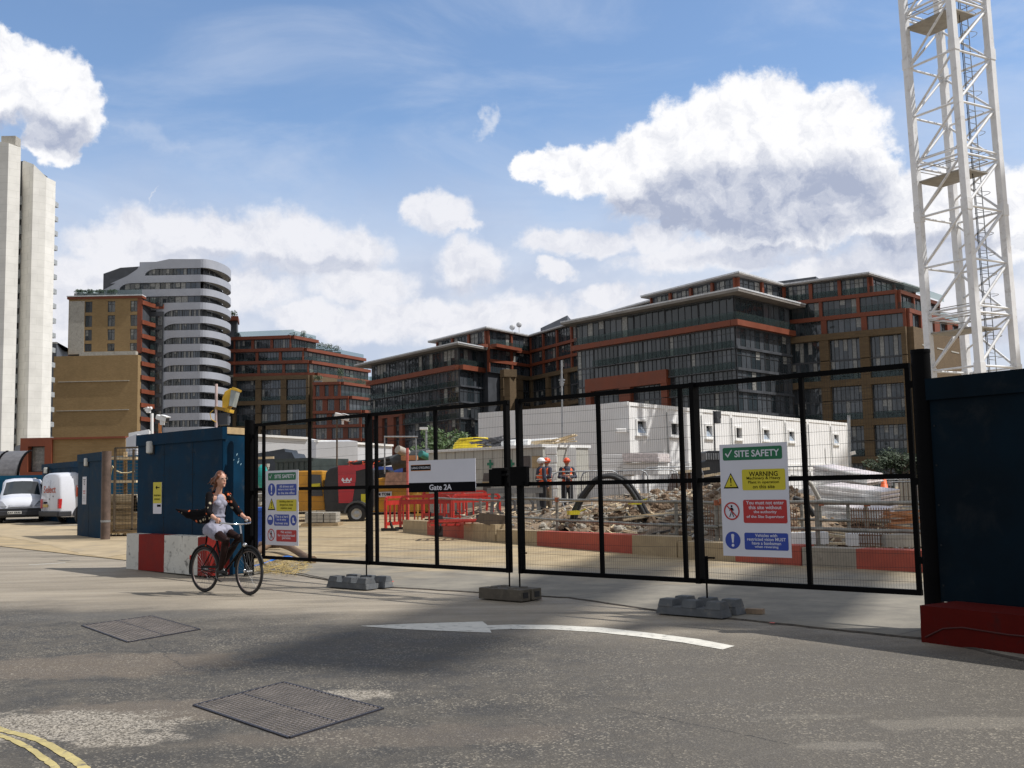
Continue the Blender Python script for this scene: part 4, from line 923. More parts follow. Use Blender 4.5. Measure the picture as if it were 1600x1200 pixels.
# lock boxes
def lockbox(root, xa, xb, ya, yb, nt):
    m_ = MB(); ta, tb = tg(xa), tg(xb); za, zb_ = zg((xa+xb)/2, ya), zg((xa+xb)/2, yb); m_.bar(gp(ta, (za+zb_)/2, .05), gp(tb, (za+zb_)/2, .05), .07, za-zb_); m_.build('lock_box', M_BLACK, root, bevel=.008)
lockbox(gl, 771, 791, 733, 758, 0); lockbox(gl, 776, 797, 731, 736, 0); lockbox(gl, 791, 798, 740, 744, 0); lockbox(gr_, 804, 830, 729, 759, 0); lockbox(gr_, 823, 829, 750, 760, 0); lockbox(gl, 773, 778, 750, 760, 0)
def hinge(root, t): m_ = MB(); [m_.box(gp(t, z, .02), (.09, .05, .07), rz=-.74) for z in (.7, 1.5, 2.5)]; m_.build('hinge', M_BLACK, root)
hinge(gl, t0-.03); hinge(gr_, t5+.02)
# drop bolts
def dropbolt(root, px, ytop, ybot, hook=None):
    t = tg(px, 880, .10); zt = zg(px, ytop, .10); m_ = MB(); m_.tube([gp(t, .10, .10), gp(t, zt, .10)]+([gp(t+.04, zt+.02, .10), gp(t+hook, zt+.02, .10)] if hook else []), .011, 6); m_.tube([gp(t, ZBOT, .09), gp(t, ZBOT+.3, .09)], .022, 8); m_.build('drop_bolt', M_BLACK, root); return gp(t, 0, .10)
b1 = dropbolt(gl, 572.5, 853, 895); b2_ = dropbolt(gl, 795.5, 868, 915); b3 = dropbolt(gr_, 811.5, 866, 916, .14); b4 = dropbolt(gr_, 1103, 874, 932, .12)
# posts
def post(px, ytop, label, r, yb):
    t = tg(px, 800, 0); q = gp(t, 0); root = thing('gate_post', q, label, 'post', 'round black gate posts'); zt = D(px, ytop, q.y).z
    m_ = MB(); m_.tube([q, q+Vector((0, 0, zt))], r, 20); m_.build('shaft', M_BLACK, root); m2 = MB(); m2.tube([q+Vector((0, 0, zt-.01)), q+Vector((0, 0, zt+.025))], r*1.04, 20); m2.build('cap', M_BLACK, root); return root
post(389.5, 659, 'left round black gate post beside the cyclist', .088, 900); post(1452, 550, 'right round black gate post beside the dark blue hoarding', .095, 950)
# gate feet
M_FOOT = mat('grey recycled rubber', (.085, .092, .10), .75, var=.2, vs=8, dirt=(.22, .20, .17), dirt_amt=.45, ds=5); M_FOOTB = mat('brown recycled rubber', (.085, .072, .055), .8, var=.2, vs=8, dirt=(.20, .17, .13), dirt_amt=.5, ds=5)
def foot(c, L, Wd, H, mt, label, knob=True, ang=-.74, dx=0, dn=0):
    c = Vector(c)+GD*dx+GN*dn; c.z = gz(0, c.y)+.014; root = thing('fence_foot', c, label, 'fence foot', 'weighted fence feet under the gate'); ex_ = Vector((math.cos(ang), math.sin(ang), 0)); ey_ = Vector((-ex_.y, ex_.x, 0)); u = Vector((0, 0, 1))
    def fr(cx, cy, lx, ly, z0, z1, tp=.8, mb_=None):
        o = c+ex_*cx+ey_*cy; vs = []
        for z, k in ((z0, 1), (z1, tp)):
            for i, j in ((-1, -1), (1, -1), (1, 1), (-1, 1)): vs.append(o+ex_*(i*lx/2*(k if k == 1 else 1-(1-k)*.5))+ey_*(j*ly/2*k)+u*z)
        mb_.add(vs, [(3, 2, 1, 0), (4, 5, 6, 7), (0, 1, 5, 4), (1, 2, 6, 5), (2, 3, 7, 6), (3, 0, 4, 7)])
    if knob:
        b_ = MB()
        for j in (-1, 1): fr(0, j*Wd*.27, L, Wd*.36, 0, H*.55, .86, b_)
        fr(0, 0, L*.86, Wd*.3, 0, H*.42, .9, b_); b_.build('base', mt, root, bevel=.008)
        for i in range(3):
            for j in (-1, 1):
                k = MB(); fr((i-1)*L*.355, j*Wd*.27, L*.23, Wd*.34, H*.5, H, .72, k); k.build('stud_block', mt, root, bevel=.006)
    else:
        for j in (-1, 1):
            b_ = MB(); fr(0, j*Wd*.26, L, Wd*.44, 0, H, .97, b_); fr(L*.2, j*Wd*.26, L*.12, Wd*.2, H-.005, H+.012, .9, b_); fr(-L*.25, j*Wd*.26, L*.12, Wd*.2, H-.005, H+.012, .9, b_); b_.build('block', mt, root, bevel=.01)
        for j in (-1, 1):
            q = c+ex_*(L/2-.012)+ey_*(j*Wd*.26)+u*(H*.5); e = MB(); e.box(q, (.03, Wd*.22, H*.5), rz=ang); e.build('lifting_recess', M_RUB, root)
    return root
foot(b1, .98, .62, .17, M_FOOT, 'grey studded rubber foot on the ground under the left gate stile', dx=-.04, dn=.1)
foot((b2_+b3)/2, .78, .44, .15, M_FOOTB, 'plain brown rubber foot where the two gate leaves meet', False, dx=0, dn=.1)
foot(b4, .90, .60, .175, M_FOOT, 'grey studded rubber foot on the ground under the right gate stile', dx=-.03, dn=.1)
q = G(1180, 961); bk = MB(); bk.box(q+Vector((0, 0, .045)), (.20, .10, .06), rz=-.55); tag(bk.build('brick', mat('loose brick', (.26, .19, .13), .9, vs=12), bevel=.005), 'single brick lying at the right end of the rubber foot', 'brick')
# ------------------------------------------------------------ signs on the gate
def board_at(px0, py0, px1, py1, pxl, n=.06, lean=0):
    """board on the gate plane between px0..px1 with left-bottom y py0 and top y py1 (at left)"""
    ta, tb = tg(px0, 780, n), tg(px1, 780, n); zb_, zt = zg(px0, py0, n), zg(px0, py1, n); return Board(gp(ta, zb_, n), GD, tb-ta, zt-zb_, GN)
def plate(root, B_, mt, name='board'):
    m_ = MB(); m_.slab([B_.p(0, 0, 0), B_.p(B_.w, 0, 0), B_.p(B_.w, B_.h, 0), B_.p(0, B_.h, 0)], -B_.n*.008); m_.build(name, mt, root)
def walking(B_, m_, u, v, s, d, mi):
    B_.disc(m_, u, v+s*.40, s*.09, d, mi, 10)
    for a in ([(-.10, .28), (.10, .28), (.09, -.02), (-.07, -.02)], [(-.07, -.02), (.0, -.02), (-.08, -.28), (-.17, -.48), (-.24, -.46), (-.14, -.24)], [(0, -.02), (.09, -.02), (.11, -.24), (.20, -.44), (.13, -.48), (.04, -.24)], [(-.10, .28), (-.06, .22), (-.18, .0), (-.23, .03)], [(.10, .28), (.07, .2), (.17, .02), (.21, .06)]):
        B_.poly(m_, [(u+x*s, v+y*s) for x, y in a], d, mi)
def prohibit(B_, mr, mk, u, v, r, d):
    B_.disc(mr, u, v, r, d+.001, 0, 24, r*.83); walking(B_, mk, u, v, r*1.35, d+.0015, 0)
    a = R(135); B_.poly(mr, [(u+r*.9*math.cos(a)+r*.07*math.cos(R(45)), v+r*.9*math.sin(a)+r*.07*math.sin(R(45))), (u+r*.9*math.cos(a)-r*.07*math.cos(R(45)), v+r*.9*math.sin(a)-r*.07*math.sin(R(45))), (u-r*.9*math.cos(a)-r*.07*math.cos(R(45)), v-r*.9*math.sin(a)-r*.07*math.sin(R(45))), (u-r*.9*math.cos(a)+r*.07*math.cos(R(45)), v-r*.9*math.sin(a)+r*.07*math.sin(R(45)))], d+.002)
def mandatory(B_, mbl, mw, u, v, r, d):
    B_.disc(mbl, u, v, r, d, 0, 24)
    B_.poly(mw, [(u-r*.13, v+r*.72), (u-r*.2, v+r*.6), (u-r*.09, v-r*.28), (u+r*.09, v-r*.28), (u+r*.2, v+r*.6), (u+r*.13, v+r*.72)], d+.001); B_.disc(mw, u, v-r*.58, r*.18, d+.001, 0, 12)
def warn(B_, mk, my, u, v, r, d):
    def tri(k): return [(u-r*k, v-r*.8*k-r*.03*(1-k)), (u+r*k, v-r*.8*k), (u, v+r*1.0*k)]
    B_.poly(mk, tri(1), d); B_.poly(my, tri(.80), d+.001); B_.poly(mk, [(u-r*.09, v+r*.42), (u-r*.05, v-r*.22), (u+r*.05, v-r*.22), (u+r*.09, v+r*.42)], d+.002); B_.disc(mk, u, v-r*.42, r*.09, d+.002, 0, 10)
def tick(B_, m_, u, v, s, d): B_.poly(m_, [(u-s*.5, v+s*.02), (u-s*.36, v+s*.14), (u-s*.14, v-s*.16), (u-s*.12, v-s*.44)], d); B_.poly(m_, [(u-s*.12, v-s*.44), (u-s*.14, v-s*.16), (u+s*.38, v+s*.5), (u+s*.5, v+s*.5)], d)
def build_marks(root, d_):
    for nm, (m_, mt) in d_.items():
        if m_.v: m_.build(nm, mt, root)
def newmarks(): return {'white_lettering': (MB(), S_W), 'green_panel': (MB(), S_G), 'blue_panel': (MB(), S_B), 'yellow_panel': (MB(), S_Y), 'red_panel': (MB(), S_R), 'black_lettering': (MB(), S_K)}
# right board
B_ = board_at(1127, 868, 1233, 695, 0); root = thing('safety_sign', B_.p(B_.w/2, 0), 'larger site safety board with yellow warning panel on the right gate leaf', 'sign', 'site safety boards on the gate')
plate(root, B_, S_W); k = newmarks(); w, h = B_.w, B_.h; X_ = lambda v: v*w; 
gm, bm_, ym, rm, wm, km = (k[n][0] for n in ('green_panel', 'blue_panel', 'yellow_panel', 'red_panel', 'white_lettering', 'black_lettering'))
B_.rrect(gm, .05*w, .855*h, .93*w, .97*h, .002, .02); tick(B_, wm, .14*w, .912*h, .075*h, .003); B_.text(wm, 'SITE SAFETY', .56*w, .912*h, .66*w, .062*h, .003, 0, .02)
B_.rrect(ym, .33*w, .585*h, .96*w, .77*h, .002, .02); B_.text(km, 'WARNING', .645*w, .728*h, .42*w, .045*h, .003, 0, .015)
for i, s in enumerate(('Machinery & Heavy', 'Plant in operation', 'on this site')): B_.text(km, s, .645*w, (.688-.036*i)*h, (.54, .50, .32)[i]*w, .032*h, .003, 0, .014)
warn(B_, km, ym, .16*w, .665*h, .115*w, .002)
B_.rrect(rm, .33*w, .295*h, .965*w, .50*h, .002, .02)
for i, s in enumerate(('You must not enter', 'this site without', 'the authority', 'of the Site Supervisor')): B_.text(wm, s, .65*w, (.475-.042*i)*h, (.55, .48, .36, .62)[i]*w, .032*h, .003, 0, .014)
prohibit(B_, rm, km, .155*w, .40*h, .12*w, .002)
B_.rrect(bm_, .33*w, .06*h, .965*w, .21*h, .002, .02)
for i, s in enumerate(('Vehicles with', 'restricted vision MUST', 'have a banksman', 'when reversing')): B_.text(wm, s, .65*w, (.188-.034*i)*h, (.32, .56, .42, .36)[i]*w, .028*h, .003, 0, .014)
mandatory(B_, bm_, wm, .155*w, .14*h, .115*w, .002); build_marks(root, k)
# left board
B_ = board_at(415, 851, 466, 736, 0); root = thing('safety_sign', B_.p(B_.w/2, 0), 'smaller site safety board with four symbol rows at the left gate edge', 'sign', 'site safety boards on the gate')
plate(root, B_, S_W); k = newmarks(); w, h = B_.w, B_.h; gm, bm_, ym, rm, wm, km = (k[n][0] for n in ('green_panel', 'blue_panel', 'yellow_panel', 'red_panel', 'white_lettering', 'black_lettering'))
B_.rrect(gm, .08*w, .87*h, .93*w, .97*h, .002, .02); tick(B_, wm, .16*w, .92*h, .06*h, .003); B_.text(wm, 'SITE SAFETY', .59*w, .92*h, .62*w, .05*h, .003, 0, .02)
B_.rrect(bm_, .34*w, .665*h, .95*w, .815*h, .002, .02); mandatory(B_, bm_, wm, .19*w, .745*h, .115*w, .002)
for i, s in enumerate(('All drivers and', 'visitors must report', 'to the site office')): B_.text(wm, s, .645*w, (.785-.044*i)*h, (.42, .56, .5)[i]*w, .034*h, .003, 0, .014)
B_.rrect(ym, .34*w, .455*h, .95*w, .61*h, .002, .02); warn(B_, km, ym, .19*w, .54*h, .12*w, .002)
for i, s in enumerate(('Building sites are', 'dangerous, keep', 'children away')): B_.text(km, s, .645*w, (.58-.044*i)*h, (.52, .48, .42)[i]*w, .034*h, .003, 0, .014)
B_.rrect(bm_, .27*w, .26*h, .73*w, .41*h, .002, .02); B_.disc(bm_, .15*w, .335*h, .095*w, .002, 0, 20); B_.disc(bm_, .86*w, .335*h, .095*w, .002, 0, 20)
B_.poly(wm, [(.15*w+.06*w*math.cos(R(a)), .338*h+.06*w*math.sin(R(a))) for a in range(0, 181, 20)], .003); B_.poly(wm, [(.83*w, .37*h), (.87*w, .37*h), (.87*w, .33*h), (.91*w, .315*h), (.91*w, .30*h), (.83*w, .30*h)], .003)
for i, s in enumerate(('This is a hard', 'hat & safety', 'footwear area')): B_.text(wm, s, .50*w, (.383-.044*i)*h, (.40, .36, .38)[i]*w, .034*h, .003, 0, .014)
B_.rrect(rm, .34*w, .05*h, .95*w, .205*h, .002, .02); prohibit(B_, rm, km, .18*w, .135*h, .11*w, .002)
for i, s in enumerate(('No access', 'for unauthorised', 'persons')): B_.text(wm, s, .645*w, (.178-.044*i)*h, (.34, .52, .27)[i]*w, .034*h, .003, 0, .014)
build_marks(root, k)
# gate number board
B_ = board_at(639, 769.5, 743.5, 720.5, 0); root = thing('gate_number_sign', B_.p(B_.w/2, 0), 'wide grey and black board reading Gate 2A on the left gate leaf', 'sign')
plate(root, B_, S_W); k = newmarks(); w, h = B_.w, B_.h; om = MB(); wm, km = k['white_lettering'][0], k['black_lettering'][0]
B_.rrect(km, 0, 0, w, .30*h, .002); B_.text(wm, 'Gate 2A', .49*w, .15*h, .42*w, .175*h, .004, 0, .022)
B_.rrect(om, .035*w, .675*h, .345*w, .87*h, .0015); B_.rrect(km, .035*w, .69*h, .345*w, .86*h, .0025); B_.text(wm, "LAING O'ROURKE", .19*w, .775*h, .285*w, .075*h, .004, 0, .012); om.build('orange_line', S_O, root); build_marks(root, k)
# ------------------------------------------------------------ hoardings
M_HB = mat('blue hoarding paint', (.002, .026, .058), .6, spec=.08, var=.25, vs=1.6, dirt=(.035, .045, .055), dirt_amt=.6, ds=2.4); M_HD = mat('dark blue hoarding paint', (.0015, .008, .015), .6, spec=.08, var=.3, vs=1.2, dirt=(.012, .016, .020), dirt_amt=.7, ds=2.2)
M_BLKH = mat('bulkhead lamp', (.55, .55, .52), .4)
def hoarding(name, A_, B2, z0, z1, label, mt, end=None, endmt=None, cap=.22, sheets=1.22):
    root = thing(name, (A_+B2)/2, label, 'hoarding', 'painted site hoardings'); L = (B2-A_).length; n = max(1, round(L/sheets)); d = (B2-A_)/L
    for i in range(n):
        m_ = MB(); m_.wallbox(A_+d*(L*i/n+.002), A_+d*(L*(i+1)/n-.002), z0, z1-cap+.02, -.018, .002*(i % 2)); m_.build('ply_sheet', mt, root)
    m_ = MB(); m_.wallbox(A_-d*.02, B2+d*.02, z1-cap, z1, -.06, .035); m_.build('capping', mt, root)
    m_ = MB(); [m_.wallbox(A_+d*(L*i/n-.005), A_+d*(L*i/n+.005), z0, z1-cap, -.01, .0045) for i in range(1, n)]; [m_.wallbox(A_+d*(L*(i+.5+j*.46)/n), A_+d*(L*(i+.5+j*.46)/n+.018), z0+.15+.4*k, z0+.168+.4*k, 0, .006) for i in range(n) for j in (-1, 1) for k in range(6)]; m_.build('joint', mat('joint shadow gap', (.003, .006, .010), .8), root)
    f = MB(); f.wallbox(A_+d*.3, B2-d*.3, z0+.3, z0+.39, -.12, -.02); f.wallbox(A_+d*.3, B2-d*.3, z1-.6, z1-.51, -.12, -.02); f.build('timber_rail', mat('raw timber', (.36, .25, .13), .8, var=.2, vs=6), root)
    return root
def lamp(q, d, label):
    root = thing('wall_light', q, label, 'lamp', 'bulkhead lamps on the hoardings'); n = Vector((d.y, -d.x, 0)); a = math.atan2(d.y, d.x)
    m_ = MB(); m_.box(q+n*.05, (.15, .10, .24), rz=a); m_.build('diffuser', M_BLKH, root, bevel=.03); b_ = MB(); b_.box(q+n*.012+d*.015, (.20, .024, .28), rz=a); b_.build('back_plate', M_RUB, root)
# right
HR0 = gp(tg(1454, 700, .04), 0, .04); HD_ = Vector((.57, -.82, 0)).normalized(); HR1 = HR0+HD_*7.5
zt = D(1456, 592, HR0.y).z
hoarding('hoarding', HR0, HR1, .30, zt, 'very dark blue plywood hoarding filling the right edge, standing on a red block', M_HD)
def concrete_block(A_, B2, wd, h, segs, label, mats, name='concrete_block', grp='painted concrete blocks', chunks=None, seam=True, zb=0.0):
    """A->B front bottom line; wd = depth behind"""
    root = thing(name, (A_+B2)/2+Vector((0, 0, 0)), label, 'concrete block', grp); L = (B2-A_).length; d = (B2-A_)/L; n = Vector((d.y, -d.x, 0)); pos = 0; z0 = min(A_.z, B2.z)+zb
    m_ = MB(); bounds = [0]+[s[0] for s in segs]
    for i in range(len(segs)):
        a, b_ = bounds[i]*L, bounds[i+1]*L; nn = 1
        P0, P1 = A_+d*a, A_+d*b_
        for (q0, q1, o) in ((0, h*.5, 0), (h*.5, h, -.004)):
            m_.wallbox(P0, P1, z0+q0, z0+q1, -wd, o, segs[i][1])
    m_.build('block_body', mats, root, bevel=0)
    return root
M_BW = mat('block white paint', (.62, .61, .56), .8, var=.08, vs=3, dirt=(.06, .055, .05), dirt_amt=.8, ds=6, bump=.4, bs=25); M_BR = mat('block red paint', (.23, .018, .013), .75, spec=.2, var=.15, vs=2, dirt=(.06, .02, .02), dirt_amt=.6, ds=4, bump=.3, bs=25)
M_BB = mat('block beige', (.40, .31, .19), .85, var=.12, vs=3, dirt=(.22, .16, .10), dirt_amt=.6, ds=3, bump=.3, bs=25); M_BRF = mat('block faded red', (.40, .085, .055), .85, var=.12, vs=3, dirt=(.25, .12, .09), dirt_amt=.6, ds=4)
A_ = G(1454, 1005); B2 = G(1600, 1025); B2 = A_+(B2-A_).normalized()*4.2; A_ = A_+(A_-B2).normalized()*.10
r_ = concrete_block(A_, B2, .55, .34, [(1, 0)], 'dark red painted concrete block under the right hoarding', [mat('block dark red', (.085, .006, .004), .8, var=.15, vs=2, spec=.1, dirt=(.04, .012, .012), dirt_amt=.7, ds=4)])
ck = MB(); d = (B2-A_).normalized(); nn = Vector((d.y, -d.x, 0)); ck.tube([A_+d*x+nn*.004+Vector((0, 0, z)) for x, z in ((.05, .05), (.25, .15), (.45, .18), (.9, .165), (1.3, .175), (1.8, .16), (2.2, .1))], .008, 5); ck.build('seam', mat('dark seam', (.06, .012, .01), .8), r_)
# left hoarding with lit return
HL1 = XY(349, 18.9); HL0 = XY(215, 21.15); HL1.z = HL0.z = 0
ztl = D(349, 667, 18.9).z; dl_ = (HL1-HL0).normalized()
h_ = hoarding('hoarding', HL0, HL1, .1, ztl, 'large dark blue hoarding panel behind the cyclist with a yellow arrow notice', M_HB)
HL2 = XY(385, 19.5); HL2.z = 0; de = (HL2-HL1).normalized()
m_ = MB(); m_.wallbox(HL1-de*.01, HL2, .05, ztl-.12, -.02, 0); m_.build('return_panel', M_HB, h_); m_ = MB(); m_.wallbox(HL1+de*.02, HL2, ztl-.12, ztl, -.05, .02); m_.build('return_capping', mat('bare ply edge', (.42, .30, .16), .8, var=.15, vs=7), h_)
scr = MB(); Bq = Board(HL1+de*.05+Vector((0, 0, 1.75)), de, .5, .5, Vector((de.y, -de.x, 0)))
for u, v, s in ((.30, .42, .05), (.22, .33, .03), (.33, .28, .06), (.42, .25, .04), (.36, .35, .03)): Bq.poly(scr, [(u, v), (u+s*.5, v+s*.2), (u+s, v+s), (u+s*.3, v+s*.8)], .004)
scr.build('scuff', mat('paint scuff', (.25, .40, .48), .6), h_)
lamp(HL0.lerp(HL1, .18)+Vector((0, 0, D(240, 697, 20.2).z)), dl_, 'white lamp on the large blue hoarding behind the cyclist')
# yellow notice
Pn = XY(221.5, 20.5); n_ = Vector((dl_.y, -dl_.x, 0)); tA = (Pn-HL0).dot(dl_); Pn = HL0+dl_*tA; Pn.z = D(222, 803, Pn.y).z; hh = D(222, 754, Pn.y).z-Pn.z
Pm = HL0+dl_*((XY(238, 20.3)-HL0).dot(dl_)); B_ = Board(Pn+n_*.012, dl_, (Pm-Vector((Pn.x, Pn.y, 0))).length, hh, n_); root = thing('notice', B_.p(B_.w/2, 0), 'yellow pedestrian notice with a left arrow on the large blue hoarding', 'sign')
plate(root, B_, S_W); k = newmarks(); w, h = B_.w, B_.h; B_.rrect(k['yellow_panel'][0], 0, .33*h, w, h, .002); km = k['black_lettering'][0]
B_.poly(km, [(.28*w, .83*h), (.48*w, .90*h), (.48*w, .845*h), (.76*w, .845*h), (.76*w, .815*h), (.48*w, .815*h), (.48*w, .76*h)], .004)
B_.text(km, 'PEDESTRIAN', .5*w, .58*h, .8*w, .055*h, .004, 0, .02); B_.text(km, 'ENTRANCE', .5*w, .46*h, .66*w, .055*h, .004, 0, .02); B_.rrect(km, .48*w, .22*h, .92*w, .29*h, .002); build_marks(root, k)
# red and white blocks
A_ = G(199, 883); B2 = G(388, 914); L = (B2-A_).length; fx = lambda px: max(0, min(1, (XY(px, 19)-XY(199, 19)).length/(XY(388, 19)-XY(199, 19)).length))
A_ = XY(199, 20.9); dd = (XY(300, 19.05)-A_); dd.z = 0; dd.normalize()
def onl(px): d_ = ray(px, 800); t = (A_.y*d_.x-A_.x*d_.y)/(dd.x*d_.y-dd.y*d_.x); return t
LB = onl(309); LC = onl(323); f1, f2 = onl(217)/LB, onl(257)/LB
concrete_block(A_, A_+dd*LB, .75, .68, [(f1, 0), (f2, 1), (1.0, 0)], 'white and red painted concrete block at the near corner of the blue hoarding', [M_BW, M_BR])
concrete_block(A_+dd*(LB+.01), A_+dd*LC, .45, .67, [(1.0, 0)], 'red painted concrete block partly hidden behind the bicycle wheels', [M_BR])
# second hoarding stub further left
S0 = XY(122, 32.5); S1 = XY(158, 30.6); S0.z = S1.z = 0; zs_ = D(158, 706, 30.6).z; ds_ = (S1-S0).normalized()
h2 = hoarding('hoarding', S0, S1, .15, zs_, 'narrow dark blue hoarding end with a white notice, right of the second van', M_HB, cap=.25)
lamp(S0.lerp(S1, .42)+Vector((0, 0, D(136, 722, 31.7).z)), ds_, 'white lamp on the narrow hoarding above the white notice')
n_ = Vector((ds_.y, -ds_.x, 0)); q = S0.lerp(S1, .22); q.z = D(130, 788, 32).z; B_ = Board(q+n_*.012, ds_, .22*2.4, D(130, 745, 32).z-q.z, n_); B_.w = .42; root = thing('notice', q, 'tall white notice with faint red lettering on the narrow blue hoarding', 'sign'); plate(root, B_, S_W); k = newmarks(); w, h = B_.w, B_.h
B_.rrect(k['black_lettering'][0], .2*w, .885*h, .8*w, .905*h, .003); B_.disc(k['black_lettering'][0], .5*w, .78*h, .16*w, .003, 0, 14, .11*w); B_.rrect(k['red_panel'][0], .2*w, .46*h, .8*w, .50*h, .003); B_.rrect(k['red_panel'][0], .2*w, .39*h, .8*w, .42*h, .003)
for i in range(3): B_.rrect(k['black_lettering'][0], .2*w, (.12+.07*i)*h, .8*w, (.13+.07*i)*h, .003)
build_marks(root, k)
# brown pole and wire gate beside it
q = XY(166, 30.2); root = thing('steel_post', q, 'rusty brown round post between narrow hoarding and timber racks', 'post'); m_ = MB(); m_.tube([q, q+Vector((0, 0, D(168, 705, q.y).z-q.z))], .13, 16); m_.build('shaft', mat('rusty brown steel', (.11, .075, .06), .7, var=.3, vs=4), root); m_ = MB(); m_.tube([q+Vector((0, 0, .5)), q+Vector((0, 0, .56))], .135, 16); m_.build('strap', M_STEEL, root)
M_RUST = mat('rusty frame', (.10, .075, .05), .7, metal=.2, var=.3, vs=5)
YW = 29.6; root = thing('mesh_fence', XY(200, YW), 'rusty wire mesh panel hung in front of the timber racks', 'fence panel'); m_ = MB(); Wp = lambda px, py: D(px, py, YW)
for a, b_ in (((180, 700), (178, 830)), ((209, 702), (206, 828)), ((180, 700), (222, 699)), ((178, 829), (222, 826))): m_.bar(Wp(*a), Wp(*b_), .05, .05)
m_.build('frame', M_RUST, root); m_ = MB()
for i in range(1, 26): m_.tube([Wp(180, 700+5*i), Wp(222, 699+5*i)], .006, 4)
for i in range(8): m_.tube([Wp(182+5*i, 700), Wp(181+5*i, 828)], .004, 4)
m_.build('mesh', M_RUST, root)
# timber racks with stored boards
M_TIM = mat('pale timber', (.62, .50, .33), .8, var=.18, vs=4); M_TIMD = mat('dusty timber', (.36, .27, .16), .85, var=.25, vs=5)
YR = 32.0; Wr = lambda px, py, dy=0: D(px, py, YR+dy)
root = thing('timber_rack', XY(190, YR), 'open timber rack with pale shelves seen through the wire panel', 'rack')
for py in (716, 752.5): m_ = MB(); m_.bar(Wr(158, py), Wr(222, py), 1.0, .07); m_.build('shelf', M_TIM, root)
for px in (159, 196, 221): m_ = MB(); m_.bar(Wr(px, 706, .45), Wr(px, 838, .45), .09, .09); m_.build('upright', M_TIMD, root)
for i, (py, lb, mt, hh) in enumerate(((776, 'pale chipboard sheet stack in the middle of the rack', M_TIM, .30), (787, 'brown board pile just below the pale sheets', M_TIMD, .20), (806, 'dusty plank pile lying low behind the wire panel', M_TIMD, .55), (821, 'lowest plank pile resting near the straw', M_TIMD, .40))):
    m_ = MB(); r = random.Random(i); n = max(2, int(hh/.05))
    for j in range(n): m_.bar(Wr(158+r.random()*5, py, -.1)+Vector((0, 0, j*.05-hh/2)), Wr(220+r.random()*4, py, -.1)+Vector((0, 0, j*.05-hh/2)), .7+r.random()*.15, .042)
    tag(m_.build('plank_stack', mt), lb, 'timber', 'board stacks behind the wire panel')
m_ = MB(); m_.tube([Wr(166, 760, -1.7), Wr(172, 745, -1.75), Wr(176, 728, -1.8), Wr(180, 735, -1.8), Wr(190, 739, -1.8), Wr(200, 739, -1.8), Wr(210, 736, -1.8)], .02, 6); tag(m_.build('rope', mat('cream rope', (.6, .5, .3), .8)), 'cream cable looping from the brown post along the wire panel', 'cable')
m_ = MB(); m_.add([Wr(207, 800, -.9), Wr(216, 800, -.9), Wr(213, 772, -.9), Wr(206, 775, -.9)], [(0, 1, 2, 3)]); m_.slab([Wr(207, 800, -.9), Wr(217, 801, -.9), Wr(214, 773, -.9), Wr(206, 775, -.9)], (0, .04, 0)); tag(m_.build('cement_bag', mat('bag white', (.6, .58, .52), .8, dirt=(.7, .4, .02), dirt_amt=1, ds=6)), 'white and yellow paper sack propped on the planks', 'sack')
# back blue panel behind racks, blue hoardings behind vans
M_HL = mat('lighter blue hoarding', (.006, .085, .17), .6, spec=.15, var=.12, vs=.8)
a, b_ = XY(66, 44), XY(126, 40); a.z = b_.z = .2; h3 = hoarding('hoarding', Vector((a.x, a.y, 0)), Vector((b_.x, b_.y, 0)), .3, D(90, 723, 42).z, 'tall dark blue hoarding directly behind the second van', M_HB)
a, b_ = XY(-60, 50), XY(68, 50); h4 = hoarding('hoarding', Vector((a.x, a.y, 0)), Vector((b_.x, b_.y, 0)), .4, D(20, 743, 50).z, 'brighter blue hoarding behind the first van, under the ribbed canopy', M_HL)
lamp(Vector((XY(54, 49.9).x, 49.95, D(54, 751, 50).z)), Vector((1, 0, 0)), 'white lamp on the brighter blue hoarding above the first van'); lamp(Vector((XY(77, 43.4).x, 43.1, D(77, 735, 43).z)), (b_-a).normalized(), 'faint grey lamp on the tall hoarding behind the second van')
a, b_ = XY(158, 36), XY(224, 35); hoarding('hoarding', Vector((a.x, a.y, 0)), Vector((b_.x, b_.y, 0)), .3, D(190, 712, 35.5).z, 'blue hoarding seen behind the timber racks and wire panel', M_HL)
# white cabin glimpsed left of the large hoarding
root = thing('site_cabin', XY(215, 46), 'white flat roofed cabin poking above the timber racks, lit on its end', 'cabin', 'white site cabins'); m_ = MB(); a, b_, c_ = XY(196, 45), XY(230, 42), XY(202, 50)
zt = D(215, 686, 44).z; a.z = b_.z = c_.z = 0; m_.prism([XY(196, 46), XY(213, 43), XY(250, 47), XY(232, 51)], .5, D(200, 684, 46).z); m_.build('wall', mat('grey white panel', (.50, .50, .52), .5, var=.05), root, bevel=.02); m_ = MB(); m_.prism([XY(200, 46.5), XY(232, 44), XY(240, 50), XY(210, 52)], D(200, 684, 46).z, D(205, 675.5, 46).z); m_.build('roof_unit', M_WHITE, root)
